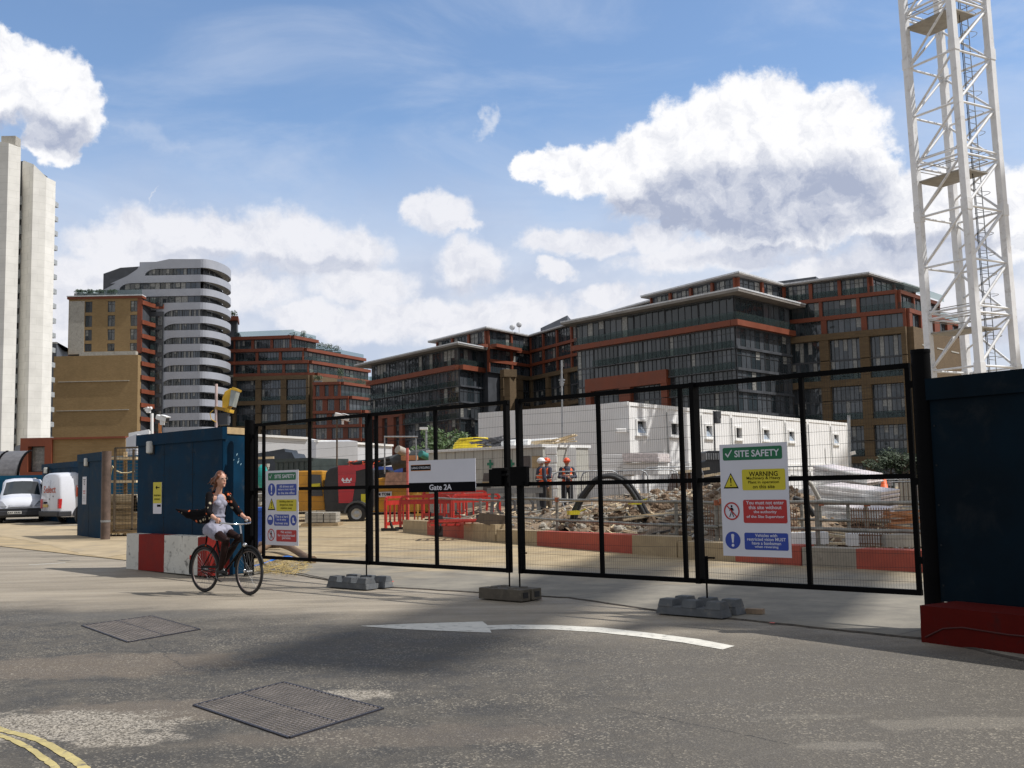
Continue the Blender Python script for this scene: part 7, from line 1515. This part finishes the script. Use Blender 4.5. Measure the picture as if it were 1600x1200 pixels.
stv = [(0, .30, .55, .72, .66, .70, .52), (.12, .24, .70, .90, .80, .82, .66), (.5, .24, .86, 1.04, .83, .84, .70), (.95, .24, .98, 1.14, .84, .85, .72), (1.62, .24, 1.05, 1.66, .84, .85, .62), (1.95, .24, 1.06, 1.78, .84, .85, .66), (3.9, .24, 1.06, 1.80, .84, .85, .68), (4.1, .30, 1.05, 1.74, .82, .83, .66)]
y1_ = 42.0; L1 = XY(33, y1_); fdir = (-L1.x*1.0-1.5, -y1_); 
root, T, s_, f_ = van('small white van facing the camera with a dark windscreen, at the left edge', L1, fdir, stv, gl_, set())
m_ = MB(); m_.slab([T(-.82, -.02, .24), T(.82, -.02, .24), T(.80, -.06, .60), T(-.80, -.06, .60)], -f_*.35); m_.slab([T(-.80, -.10, .30), T(.80, -.10, .30), T(.76, -.10, .50), T(-.76, -.10, .50)], -f_*.1); m_.build('bumper', M_BUM, root, bevel=.03)
for sx_ in (-1, 1):
    m_ = MB(); m_.slab([T(sx_*.50, -.01, .66), T(sx_*.80, .12, .66), T(sx_*.81, .30, .88), T(sx_*.66, .12, .86)][::1 if sx_ > 0 else -1], f_*.03+u*.02); m_.build('headlight', mat('headlamp', (.35, .37, .42), .12, spec=.8), root)
    wheel(root, T(sx_*.74, .75, .30), .30, .18, s_*sx_); wheel(root, T(sx_*.74, 3.35, .30), .30, .18, s_*sx_)
    m_ = MB(); m_.box(T(sx_*.98, 1.25, 1.08), (.2, .12, .2), rz=math.atan2(s_.y, s_.x)); m_.build('wing_mirror', M_BUM, root, bevel=.03)
m_ = MB(); m_.slab([T(-.42, -.01, .66), T(.42, -.01, .66), T(.42, .06, .74), T(-.42, .06, .74)], f_*.04); m_.build('grille', mat('grille silver', (.30, .31, .35), .3), root)
M_PL = mat('number plate white', (.62, .62, .60), .4); m_ = MB(); m_.slab([T(-.05, -.17, .38), T(.45, -.17, .38), T(.45, -.17, .49), T(-.05, -.17, .49)], f_*.015); m_.build('number_plate', M_PL, root); B_ = Board(T(.45, -.19, .38), -s_, .5, .11, f_); B_.x = -s_
k1 = MB(); B_ = Board(T(-.05, -.195, .38), s_, .5, .11, f_)
# characters are unreadable in the photograph: short dark strokes stand for them
for i in range(7): B_.rrect(k1, .04+.06*i+(.04 if i > 3 else 0), .03, .075+.06*i+(.04 if i > 3 else 0), .085, .002)
k1.build('plate_characters', S_K, root)
m_ = MB(); m_.tube([T(-.5, 1.02, 1.16), T(.1, 1.0, 1.18)], .012, 5); m_.tube([T(.15, 1.02, 1.16), T(.65, 1.0, 1.17)], .012, 5); m_.build('wiper', M_RUB, root)
# second van seen from behind
L2 = XY(99, 41.5); f2 = Vector((math.cos(R(46)), math.sin(R(46)), 0)); st2_ = [(0, .34, 1.0, 1.86, .80, .84, .66), (.10, .30, 1.0, 1.93, .84, .87, .70), (1.2, .28, 1.0, 1.98, .86, .88, .74), (2.4, .28, 1.0, 1.96, .86, .88, .72), (3.0, .28, 1.0, 1.62, .86, .88, .66), (3.35, .28, .96, 1.12, .85, .86, .7), (4.2, .30, .7, .86, .75, .78, .6)]
corner = XY(94, 39.6); c_ = corner+f2*0; sv2 = Vector((f2.y, -f2.x, 0)); Lr = Vector((corner.x, corner.y, gz(0, 40)))-sv2*.86
root, T, s_, f_ = van('taller white van seen from behind with red lettering and an orange side emblem', Lr, -f2, st2_, {(3, 3), (3, 10)}, set())
# in this frame y runs along the van from its back doors; s_ = right-hand of -f2
sr = -s_ if s_.dot(sv2) < 0 else s_
def T2(x, y, z): return Lr+sv2*x+f2*y+u*z
bn = -f2
m_ = MB(); m_.slab([T2(-.86, -.08, .32), T2(.86, -.08, .32), T2(.86, -.08, .52), T2(-.86, -.08, .52)], f2*.25); m_.slab([T2(.80, -.05, .32), T2(.90, -.05, .32), T2(.90, -.05, .52), T2(.80, -.05, .52)], f2*.5); m_.build('bumper', M_BUM, root, bevel=.03)
for sx_ in (-1, 1): m_ = MB(); m_.slab([T2(sx_*.70, -.02, .62), T2(sx_*.86, -.02, .62), T2(sx_*.86, -.02, .98), T2(sx_*.70, -.02, .98)], f2*.12); m_.build('tail_light', mat('tail lamp red', (.40, .012, .015), .25), root, bevel=.015)
B_ = Board(T2(-.86, -.012, .5), sv2, 1.72, 1.4, bn); kr_ = MB(); kk = MB(); kw_ = MB(); B_.text(kr_, 'Select', .82, .84, 1.25, .27, .004, 0, .02); kr_.build('red_lettering', mat('faded red print', (.45, .12, .09), .6), root)
B_.rrect(kk, .855, .05, .865, 1.2, .003); B_.rrect(kk, .78, .45, .84, .50, .004); B_.rrect(kk, 1.12, .55, 1.18, .6, .004); B_.rrect(kk, .28, .30, .62, .37, .004); kk.build('door_seam', S_K, root)
m_ = MB(); q = [B_.p(.28, .17, .01), B_.p(.70, .17, .01), B_.p(.70, .28, .01), B_.p(.28, .28, .01)]; m_.slab(q, bn*.012); m_.build('number_plate', mat('number plate yellow', (.50, .36, .10), .5), root)
Bs = Board(T2(.885, .25, .55), f2, 3, 1.4, sv2); ko = MB(); kw_ = MB(); Bs.rrect(ko, .35, .50, .80, .92, .008); Bs.poly(kw_, [(.36, .9), (.48, .9), (.55, .74), (.47, .74)], .012); Bs.poly(kw_, [(.66, .52), (.79, .52), (.74, .68), (.68, .66)], .012); ko.build('side_emblem', mat('emblem orange red', (.50, .08, .03), .5), root); kw_.build('emblem_mark', S_W, root)
wheel(root, T2(.80, .95, .33), .33, .2, sv2); wheel(root, T2(-.80, .95, .33), .33, .2, -sv2); wheel(root, T2(.80, 3.5, .33), .33, .2, sv2); wheel(root, T2(-.80, 3.5, .33), .33, .2, -sv2)
m_ = MB(); cw = T2(.89, .95, .33)
for i in range(10):
    a0, a1 = R(18*i), R(18*i+18); m_.slab([cw+f2*(.46*math.cos(a0))+u*(.46*math.sin(a0)), cw+f2*(.46*math.cos(a1))+u*(.46*math.sin(a1)), cw+f2*(.34*math.cos(a1))+u*(.34*math.sin(a1)), cw+f2*(.34*math.cos(a0))+u*(.34*math.sin(a0))], -sv2*.02)
m_.build('wheel_arch', M_BUM, root); m_ = MB(); m_.tube([cw-sv2*.012+f2*0, cw-sv2*.008], .40, 20); m_.build('arch_shade_disc', M_RUB, root)  # flat black disc stands in for the shade inside the wheel arch
# ------------------------------------------------------------ people
M_SKIN = mat('skin', (.55, .30, .21), .5, var=.06, vs=6); M_SKIND = mat('skin tanned', (.32, .17, .11), .5, var=.06, vs=6)
def limb(mb_, pts, rs, n=10):
    for p, r_ in zip(pts, rs): mb_.ell(p, r_, 10, 6)
    mb_.tube(pts, rs, n)
def person_worker(loc, face, label, helmet_col, vest_col, trouser, armpose, seed, grp):
    root = thing('person', loc, label, 'person', grp, rz=face); B = lambda *a: Vector(a)
    # local: facing -y
    lw, rw = armpose
    body = MB(); body.ell((0, -.01, 1.66), (.078, .095, .115)); limb(body, [B(0, 0, 1.46), B(0, -.005, 1.58)], [.062, .055]); limb(body, [B(0, 0, .95), B(0, 0, 1.15), B(0, 0, 1.36)], [.14, .13, .15])
    for s, (e, w, h) in ((1, lw), (-1, rw)):
        limb(body, [B(s*.18, 0, 1.43), B(*e), B(*w)], [.055, .045, .033]); limb(body, [B(s*.09, 0, .92), B(s*.105, -.01, .5), B(s*.11, .01, .10)], [.085, .06, .045]); d = (B(*h)-B(*w)).normalized(); limb(body, [B(*w), B(*w)+d*.08], [.03, .035])
        x = d.cross(B(0, 0, 1)).normalized()
        for k in range(4): o = B(*w)+d*.09+x*(-.024+.016*k); limb(body, [o, o+d*(.035, .045, .042, .03)[k]+B(0, 0, -.012), o+d*(.05, .06, .056, .042)[k]+B(0, 0, -.03)], [.009, .008, .007])
        limb(body, [B(*w)+d*.04+x*.03, B(*w)+d*.075+x*.05], [.010, .008])
    body.ell((0, -.105, 1.645), (.014, .022, .02)); body.ell((.08, .0, 1.65), (.012, .02, .03)); body.ell((-.08, .0, 1.65), (.012, .02, .03))
    remesh(body.build('body', M_SKIND, root, world=False), .012)
    t = MB(); t.ell((0, 0, .96), (.165, .125, .14))
    for s in (1, -1): limb(t, [B(s*.09, 0, .90), B(s*.11, -.01, .5), B(s*.115, .01, .12)], [.105, .085, .075])
    remesh(t.build('trousers', trouser, root, world=False), .016)
    sh = MB(); limb(sh, [B(0, 0, 1.0), B(0, 0, 1.2), B(0, 0, 1.38)], [.15, .145, .16]); sh.ell((0, 0, 1.36), (.20, .12, .13))
    for s, (e, w, h) in ((1, lw), (-1, rw)): limb(sh, [B(s*.185, 0, 1.43), B(*e), B(*w)], [.072, .06, .048])
    remesh(sh.build('shirt', mat('navy shirt', (.03, .035, .06), .8, var=.2, vs=8), root, world=False), .014)
    v = MB(); v.ell((0, 0, 1.22), (.185, .15, .27)); v.ell((0, 0, 1.38), (.215, .135, .12)); v.ell((0, 0, 1.03), (.18, .15, .10)); vo = v.build('vest', [vest_col], root, world=False); remesh(vo, .016)
    bd = MB()
    for z in (1.12, 1.24): bd.tube([(.19*math.cos(a), .155*math.sin(a), z) for a in [6.283*i/20 for i in range(20)]], .014, 5, closed=True)
    bd.build('reflective_band', mat('reflective band', (.55, .56, .45), .4), vo, world=False)
    h = MB(); vs = []; h.ell((0, 0, 1.70), (.108, .128, .105), 16, 10); h.tube([(.118*math.cos(a), .145*math.sin(a)-.01, 1.69) for a in [6.283*i/20 for i in range(20)]], .012, 5, closed=True); h.box((0, -.15, 1.69), (.13, .06, .015)); h.build('helmet', helmet_col, root, world=False)
    for s in (1, -1): b_ = MB(); b_.ell((s*.11, -.05, .055), (.052, .14, .05)); limb(b_, [B(s*.112, .01, .06), B(s*.112, .01, .20)], [.055, .06]); remesh(b_.build('boot', mat('work boot', (.05, .035, .025), .8), root, world=False), .014)
    return root
M_HV = mat('hi-vis orange', (.85, .13, .03), .6, var=.12, vs=9); M_HW = mat('helmet white', (.75, .75, .75), .35, var=.02); M_HR = mat('helmet red orange', (.72, .10, .03), .35, var=.02)
M_TR1 = mat('black trousers', (.015, .016, .02), .85, var=.25, vs=8); M_TR2 = mat('khaki trousers', (.14, .11, .075), .85, var=.25, vs=8)
folded = (((.27, -.06, 1.18), (.06, -.24, 1.16), (-.06, -.25, 1.17)), ((-.27, -.06, 1.18), (-.06, -.26, 1.14), (.06, -.27, 1.14))); down = (((.26, .02, 1.14), (.25, -.08, .90), (.25, -.11, .80)), ((-.26, .02, 1.14), (-.25, -.08, .90), (-.25, -.11, .80)))
for px, y, fc, lb, hc, tr, ap in ((846, 33.2, R(115), 'worker in a white helmet and orange vest turned away to the side', M_HW, M_TR1, down), (855, 33.9, R(-60), 'worker in a red helmet with folded arms beside the white helmeted one', M_HR, M_TR2, folded), (886, 34.2, R(10), 'worker in an orange helmet standing alone before the dark doorway', M_HR, M_TR1, folded)):
    q = XY(px, y); q.z = D(px, 715, y).z-1.80; person_worker(q, fc, lb, hc, M_HV, tr, ap, px, 'workers by the welfare cabin')
# small raised pad the workers stand on
q0 = XY(866, 33.8); m_ = MB(); m_.prism([XY(832, 32.6), XY(905, 32.6), XY(905, 38), XY(832, 38)], .2, D(886, 715, 34).z-1.80); tag(m_.build('working_platform', M_CONC), kind='structure')
# ------------------------------------------------------------ bicycle
rc, fcn = G(319.5, 921), G(389, 930); fb_ = Vector((.797, -.604, 0)); lf = Vector((-fb_.y, fb_.x, 0)); ang = math.atan2(fb_.y, fb_.x)
org = fcn-fb_*.60; org.z = 0
bike = thing('bicycle', org, 'black step-through town bicycle with chrome handlebars ridden by the woman', 'bicycle', rz=ang)
M_BK = mat('bicycle black', (.005, .005, .006), .5, var=.1, spec=.2); M_CH = mat('chrome', (.62, .62, .62), .15, metal=1.0, var=.05); B = lambda *a: Vector(a)
RW = .345
def bwheel(x, name, steer=0.0):
    c_ = B(x, 0, RW); cs, sn = math.cos(steer), math.sin(steer); pt = lambda a, r_, o=0: c_+B(r_*math.cos(a)*cs-o*sn, r_*math.cos(a)*sn+o*cs, r_*math.sin(a))
    t = MB(); t.tube([pt(6.2832*i/40, RW-.018) for i in range(40)], .019, 8, closed=True); w = t.build('wheel', M_RUB, bike, world=False)
    t = MB(); t.tube([pt(6.2832*i/40, RW-.046) for i in range(40)], .010, 6, closed=True); t.build('rim', mat('dark rim', (.16, .13, .12), .4, metal=.5), w, world=False)
    t = MB(); 
    for i in range(28): a = 6.2832*i/28; a2 = a+(.5 if i % 2 else -.5); t.tube([pt(a2, .02, .025 if (i//2) % 2 else -.025), pt(a, RW-.05)], .0016, 4, caps=False)
    t.tube([pt(0, 0, -.05), pt(0, 0, .05)], .018, 8); t.build('spokes', mat('dull spoke', (.30, .30, .30), .35, metal=.8), w, world=False)
    t = MB(); t.tube([pt(R(a), RW+.022) for a in (range(18, 196, 8) if x < 0 else range(20, 178, 8))], .020, 6); t.build('mudguard', M_BK, bike, world=False)
bwheel(-.46, 'rear'); bwheel(.60, 'front', R(-4))
t = MB(); bb = B(0, 0, .29); hd0, hd1 = B(.46, 0, .70), B(.415, 0, .90); st_ = B(-.17, 0, .80)
for a, b_, r_ in ((bb, st_, .016), (bb, hd0, .019), (B(-.10, 0, .58), B(.43, 0, .80), .015), (hd0-B(-.005, 0, .03), hd1, .02)): t.tube([a, b_], r_, 8)
for s in (-1, 1): t.tube([bb+B(0, s*.03, 0), B(-.46, s*.06, RW)], .009, 6); t.tube([st_-B(0, 0, .04), B(-.46, s*.06, RW)], .008, 6); t.tube([hd0-B(0, 0, .02), B(.50, s*.045, .62), B(.56, s*.05, .46), B(.60, s*.05, RW)], [.012, .012, .010, .008], 6)
t.build('frame', M_BK, bike, world=False)
t = MB(); t.tube([hd1, B(.39, 0, 1.03)], .013, 8); hb = [B(.20, -.27, 1.075), B(.30, -.265, 1.07), B(.40, -.18, 1.05), B(.43, 0, 1.04), B(.40, .18, 1.05), B(.30, .265, 1.07), B(.20, .27, 1.075)]; t.tube(hb, .012, 8); t.build('handlebar', M_CH, bike, world=False)
for s in (-1, 1): t = MB(); t.tube([B(.16, s*.272, 1.077), B(.27, s*.268, 1.072)], .017, 8); t.build('grip', M_RUB, bike, world=False); t = MB(); t.tube([B(.30, s*.26, 1.05), B(.22, s*.25, 1.03)], .006, 5); t.build('brake_lever', M_CH, bike, world=False)
t = MB(); t.ell((.335, .16, 1.09), (.028, .028, .02)); t.build('bell', M_CH, bike, world=False)
t = MB(); t.tube([st_, B(-.195, 0, .89)], .013, 8); t.ell((-.24, 0, .905), (.13, .085, .035)); t.ell((-.14, 0, .90), (.10, .03, .025)); t.build('saddle', M_RUB, bike, world=False)
t = MB(); t.tube([B(.11*math.cos(a), -.055, .29+.11*math.sin(a)) for a in [6.283*i/24 for i in range(24)]], .007, 5, closed=True); t.tube([B(0, -.07, .29), B(.17, -.075, .285)], .011, 6); t.tube([B(0, .07, .29), B(-.17, .075, .295)], .011, 6); t.tube([B(0, -.07, .29), B(0, .07, .29)], .02, 8); t.build('crankset', mat('dull steel', (.25, .25, .25), .35, metal=.8), bike, world=False)
t = MB(); t.bar(B(-.46, -.055, .385), B(0, -.055, .40), .03, .035); t.bar(B(-.46, -.055, .315), B(0, -.055, .185), .012, .012); t.build('chain_guard', M_BK, bike, world=False)
for s, x, z in ((-1, .17, .285), (1, -.17, .295)): t = MB(); t.box((x, s*.125, z), (.09, .085, .022)); t.build('pedal', M_RUB, bike, world=False)
t = MB(); t.ell((.50, 0, .735), (.04, .035, .035)); t.build('front_lamp', M_CH, bike, world=False); t = MB(); t.ell((.575, -.06, .36), (.02, .02, .03)); t.build('reflector', M_CH, bike, world=False)
t = MB(); t.box((-.80, 0, .52), (.02, .05, .06)); t.build('rear_reflector', M_RED, bike, world=False)
# ------------------------------------------------------------ cyclist
rd = thing('person', org, 'woman in a grey dress, floral cardigan and dark tights riding the bicycle, hair blowing back', 'person', rz=ang)
hip, ch, nk = B(-.20, 0, .99), B(-.165, 0, 1.30), B(-.13, 0, 1.46)
R_leg = [B(-.19, -.085, .96), B(.215, -.125, .80), B(.10, -.125, .375)]; L_leg = [B(-.19, .085, .96), B(.20, .12, .83), B(-.17, .12, .43)]
R_arm = [B(-.135, -.165, 1.415), B(-.02, -.265, 1.19), B(.17, -.270, 1.105)]; L_arm = [B(-.135, .165, 1.415), B(-.01, .275, 1.19), B(.17, .272, 1.105)]
b = MB(); limb(b, [hip, B(-.185, 0, 1.13), ch], [.13, .098, .115]); b.ell(B(-.15, 0, 1.37), (.085, .155, .085)); limb(b, [B(-.135, 0, 1.43), B(-.105, 0, 1.55)], [.052, .045])
hc = B(-.075, 0, 1.635); b.ell(hc, (.088, .070, .105), 16, 12); b.ell(hc+B(.045, 0, -.045), (.05, .048, .05)); b.ell(hc+B(.092, 0, -.012), (.016, .012, .020)); b.ell(hc+B(.080, 0, -.052), (.012, .022, .008)); b.ell(hc+B(.078, 0, -.088), (.016, .018, .016))
for s in (-1, 1): b.ell(hc+B(-.005, s*.072, -.01), (.020, .010, .028)); b.ell(hc+B(.074, s*.026, .018), (.012, .016, .008))
for arm, s in ((R_arm, -1), (L_arm, 1)):
    limb(b, arm, [.044, .036, .024]); w = arm[2]; pl = w+B(.045, s*.002, -.008); limb(b, [w, pl, pl+B(.02, 0, 0)], [.022, .030, .028])
    for k in range(4):
        x = .205+.0-.0+.018*k; o = B(x, s*.268, 1.10)
        limb(b, [o+B(0, s*.004, .006), o+B(.002, s*.026, -.006), o+B(.002, s*.030, -.030), o+B(0, s*.014, -.048), o+B(0, -s*.006, -.050)], [.0095, .0092, .0088, .0082, .007][:5])
    limb(b, [pl+B(-.01, -s*.020, .0), pl+B(.012, -s*.032, -.010), pl+B(.034, -s*.030, -.026)], [.0105, .0095, .008])
for leg in (R_leg, L_leg): limb(b, leg, [.078, .055, .036])
remesh(b.build('body', M_SKIN, rd, world=False), .0075, 1)
# face details
fc_ = MB(); 
for s in (-1, 1): fc_.ell(hc+B(.083, s*.027, .016), (.006, .010, .006), 8, 5)
fc_.build('eye', mat('eye dark', (.03, .02, .02), .2), rd, world=False)
gl2 = MB()
for s in (-1, 1): gl2.tube([hc+B(.094+.0*a, s*.030+.022*math.cos(a), .016+.017*math.sin(a)) for a in [6.283*i/14 for i in range(14)]], .0024, 5, closed=True); gl2.tube([hc+B(.092, s*.051, .02), hc+B(-.005, s*.074, .012)], .002, 4)
gl2.tube([hc+B(.096, -.008, .018), hc+B(.096, .008, .018)], .0024, 4); gl2.build('glasses', mat('glasses frame', (.25, .22, .20), .3), rd, world=False)
lp_ = MB(); lp_.ell(hc+B(.090, 0, -.052), (.005, .018, .006), 8, 5); lp_.build('lips', mat('lips', (.42, .09, .08), .4), rd, world=False)
# hair
M_HAIR = mat('auburn hair', (.14, .045, .018), .45, var=.4, vs=22); h = MB(); h.ell(hc+B(-.018, 0, .025), (.090, .080, .100), 14, 10); h.ell(hc+B(-.06, 0, -.03), (.06, .075, .09))
r = random.Random(12)
for i in range(26):
    y0 = r.uniform(-.06, .06); z0 = r.uniform(-.06, .06); l = r.uniform(.10, .24); limb(h, [hc+B(-.06, y0, z0), hc+B(-.10-l*.4, y0*1.2+r.uniform(-.02, .05), z0-.03-r.uniform(0, .05)), hc+B(-.10-l, y0*1.3+r.uniform(-.03, .07), z0-.04-r.uniform(-.02, .10))], [.022, .014, .004], 6)
for s in (-1, 1): limb(h, [hc+B(.02, s*.066, .05), hc+B(-.02, s*.082, -.01), hc+B(-.05, s*.078, -.09), hc+B(-.08, s*.07, -.14)], [.022, .022, .018, .010], 6)
remesh(h.build('hair', M_HAIR, rd, world=False), .0075, 1)
# dress
M_DR = mat('lavender grey dress', (.27, .27, .34), .75, var=.12, vs=14, bump=.25, bs=30); d_ = MB(); limb(d_, [B(-.19, 0, 1.02), B(-.183, 0, 1.13), B(-.160, 0, 1.27), B(-.150, 0, 1.34)], [.150, .112, .130, .118]); d_.ell(B(-.075, -.055, 1.305), (.055, .055, .05)); d_.ell(B(-.075, .055, 1.305), (.055, .055, .05)); d_.tube([B(-.183+.118*math.cos(a), .122*math.sin(a), 1.135) for a in [6.283*i/18 for i in range(18)]], .016, 6, closed=True)
d_.ell(B(-.19, 0, .985), (.17, .185, .10))
for leg in (R_leg, L_leg): limb(d_, [leg[0], leg[0].lerp(leg[1], .36)], [.115, .110]); 
d_.ell(B(-.08, 0, .945), (.11, .16, .055)); d_.ell(B(-.16, -.15, .93), (.15, .05, .07)); d_.ell(B(-.30, 0, .96), (.09, .15, .085))
do = remesh(d_.build('dress', M_DR, rd, world=False), .010, 1); dm = do.modifiers.new('d', 'DISPLACE'); tx = bpy.data.textures.new('folds', 'CLOUDS'); tx.noise_scale = .07; dm.texture = tx; dm.strength = .018; dm.mid_level = .5
# tights
M_TI = mat('sheer black tights', (.018, .008, .007), .6, var=.2, vs=5, spec=.12); t = MB()
for leg in (R_leg, L_leg): limb(t, [leg[0], leg[0].lerp(leg[1], .5), leg[1], leg[1].lerp(leg[2], .35), leg[2]], [.095, .078, .060, .056, .040])
remesh(t.build('tights', M_TI, rd, world=False), .009, 1)
for leg, px_, pz_ in ((R_leg, .17, .297), (L_leg, -.17, .307)):
    a = leg[2]; s = MB(); limb(s, [a+B(-.01, 0, .01), B(px_-.13, a.y, pz_+.045), B(px_-.02, a.y, pz_+.034), B(px_+.055, a.y, pz_+.028)], [.044, .038, .034, .026]); s.ell(B(px_-.14, a.y, pz_+.03), (.03, .03, .04)); remesh(s.build('shoe', M_RUB, rd, world=False), .008, 1)
# floral cardigan
def floral():
    mt = bpy.data.materials.new('floral cardigan'); mt.use_nodes = True; t = NT(mt.node_tree); b_ = t.n['Principled BSDF']; tc = t.node('ShaderNodeTexCoord'); v = t.node('ShaderNodeTexVoronoi'); t.l.new(tc.outputs['Object'], v.inputs['Vector']); v.inputs['Scale'].default_value = 15
    s = t.node('ShaderNodeSeparateXYZ'); t.l.new(v.outputs['Color'], s.inputs[0]); sp = t.ramp(t.math('ADD', v.outputs['Distance'], t.math('MULTIPLY', t.noise(tc.outputs['Object'], 60, 3), .25)), .48, .38); sp = t.math('MULTIPLY', sp, t.ramp(s.outputs[0], .22, .27)); fl_ = t.mix(t.ramp(s.outputs[1], .45, .5), (.62, .12, .04), (.42, .36, .26)); c = t.mix(sp, (.006, .005, .006), fl_); b_.inputs['Specular IOR Level'].default_value = .1
    t.l.new(c, b_.inputs['Base Color']); b_.inputs['Roughness'].default_value = .85; return mt
c_ = MB()
for arm, s in ((R_arm, -1), (L_arm, 1)): limb(c_, [arm[0], arm[0].lerp(arm[1], .5), arm[1], arm[1].lerp(arm[2], .30)], [.062, .057, .052, .050]); limb(c_, [B(-.15, s*.125, 1.40), B(-.17, s*.12, 1.25), B(-.21, s*.125, 1.08)], [.052, .052, .05])
limb(c_, [B(-.215, 0, 1.40), B(-.25, 0, 1.22), B(-.28, 0, 1.08)], [.085, .09, .10]); limb(c_, [B(-.27, -.02, 1.18), B(-.45, -.08, 1.15), B(-.68, -.16, 1.17), B(-.90, -.22, 1.24)], [.09, .085, .06, .010]); limb(c_, [B(-.24, -.10, 1.10), B(-.45, -.12, 1.09), B(-.62, -.16, 1.14)], [.06, .055, .03]); limb(c_, [B(-.27, -.06, 1.08), B(-.33, -.05, .90), B(-.40, -.03, .70)], [.05, .018, .012])
remesh(c_.build('cardigan', floral(), rd, world=False), .010, 1)

for o in rd.children:
    me = o.data
    for v in me.vertices:
        if v.co.z > .95: v.co.z += (v.co.z-.95)*.12
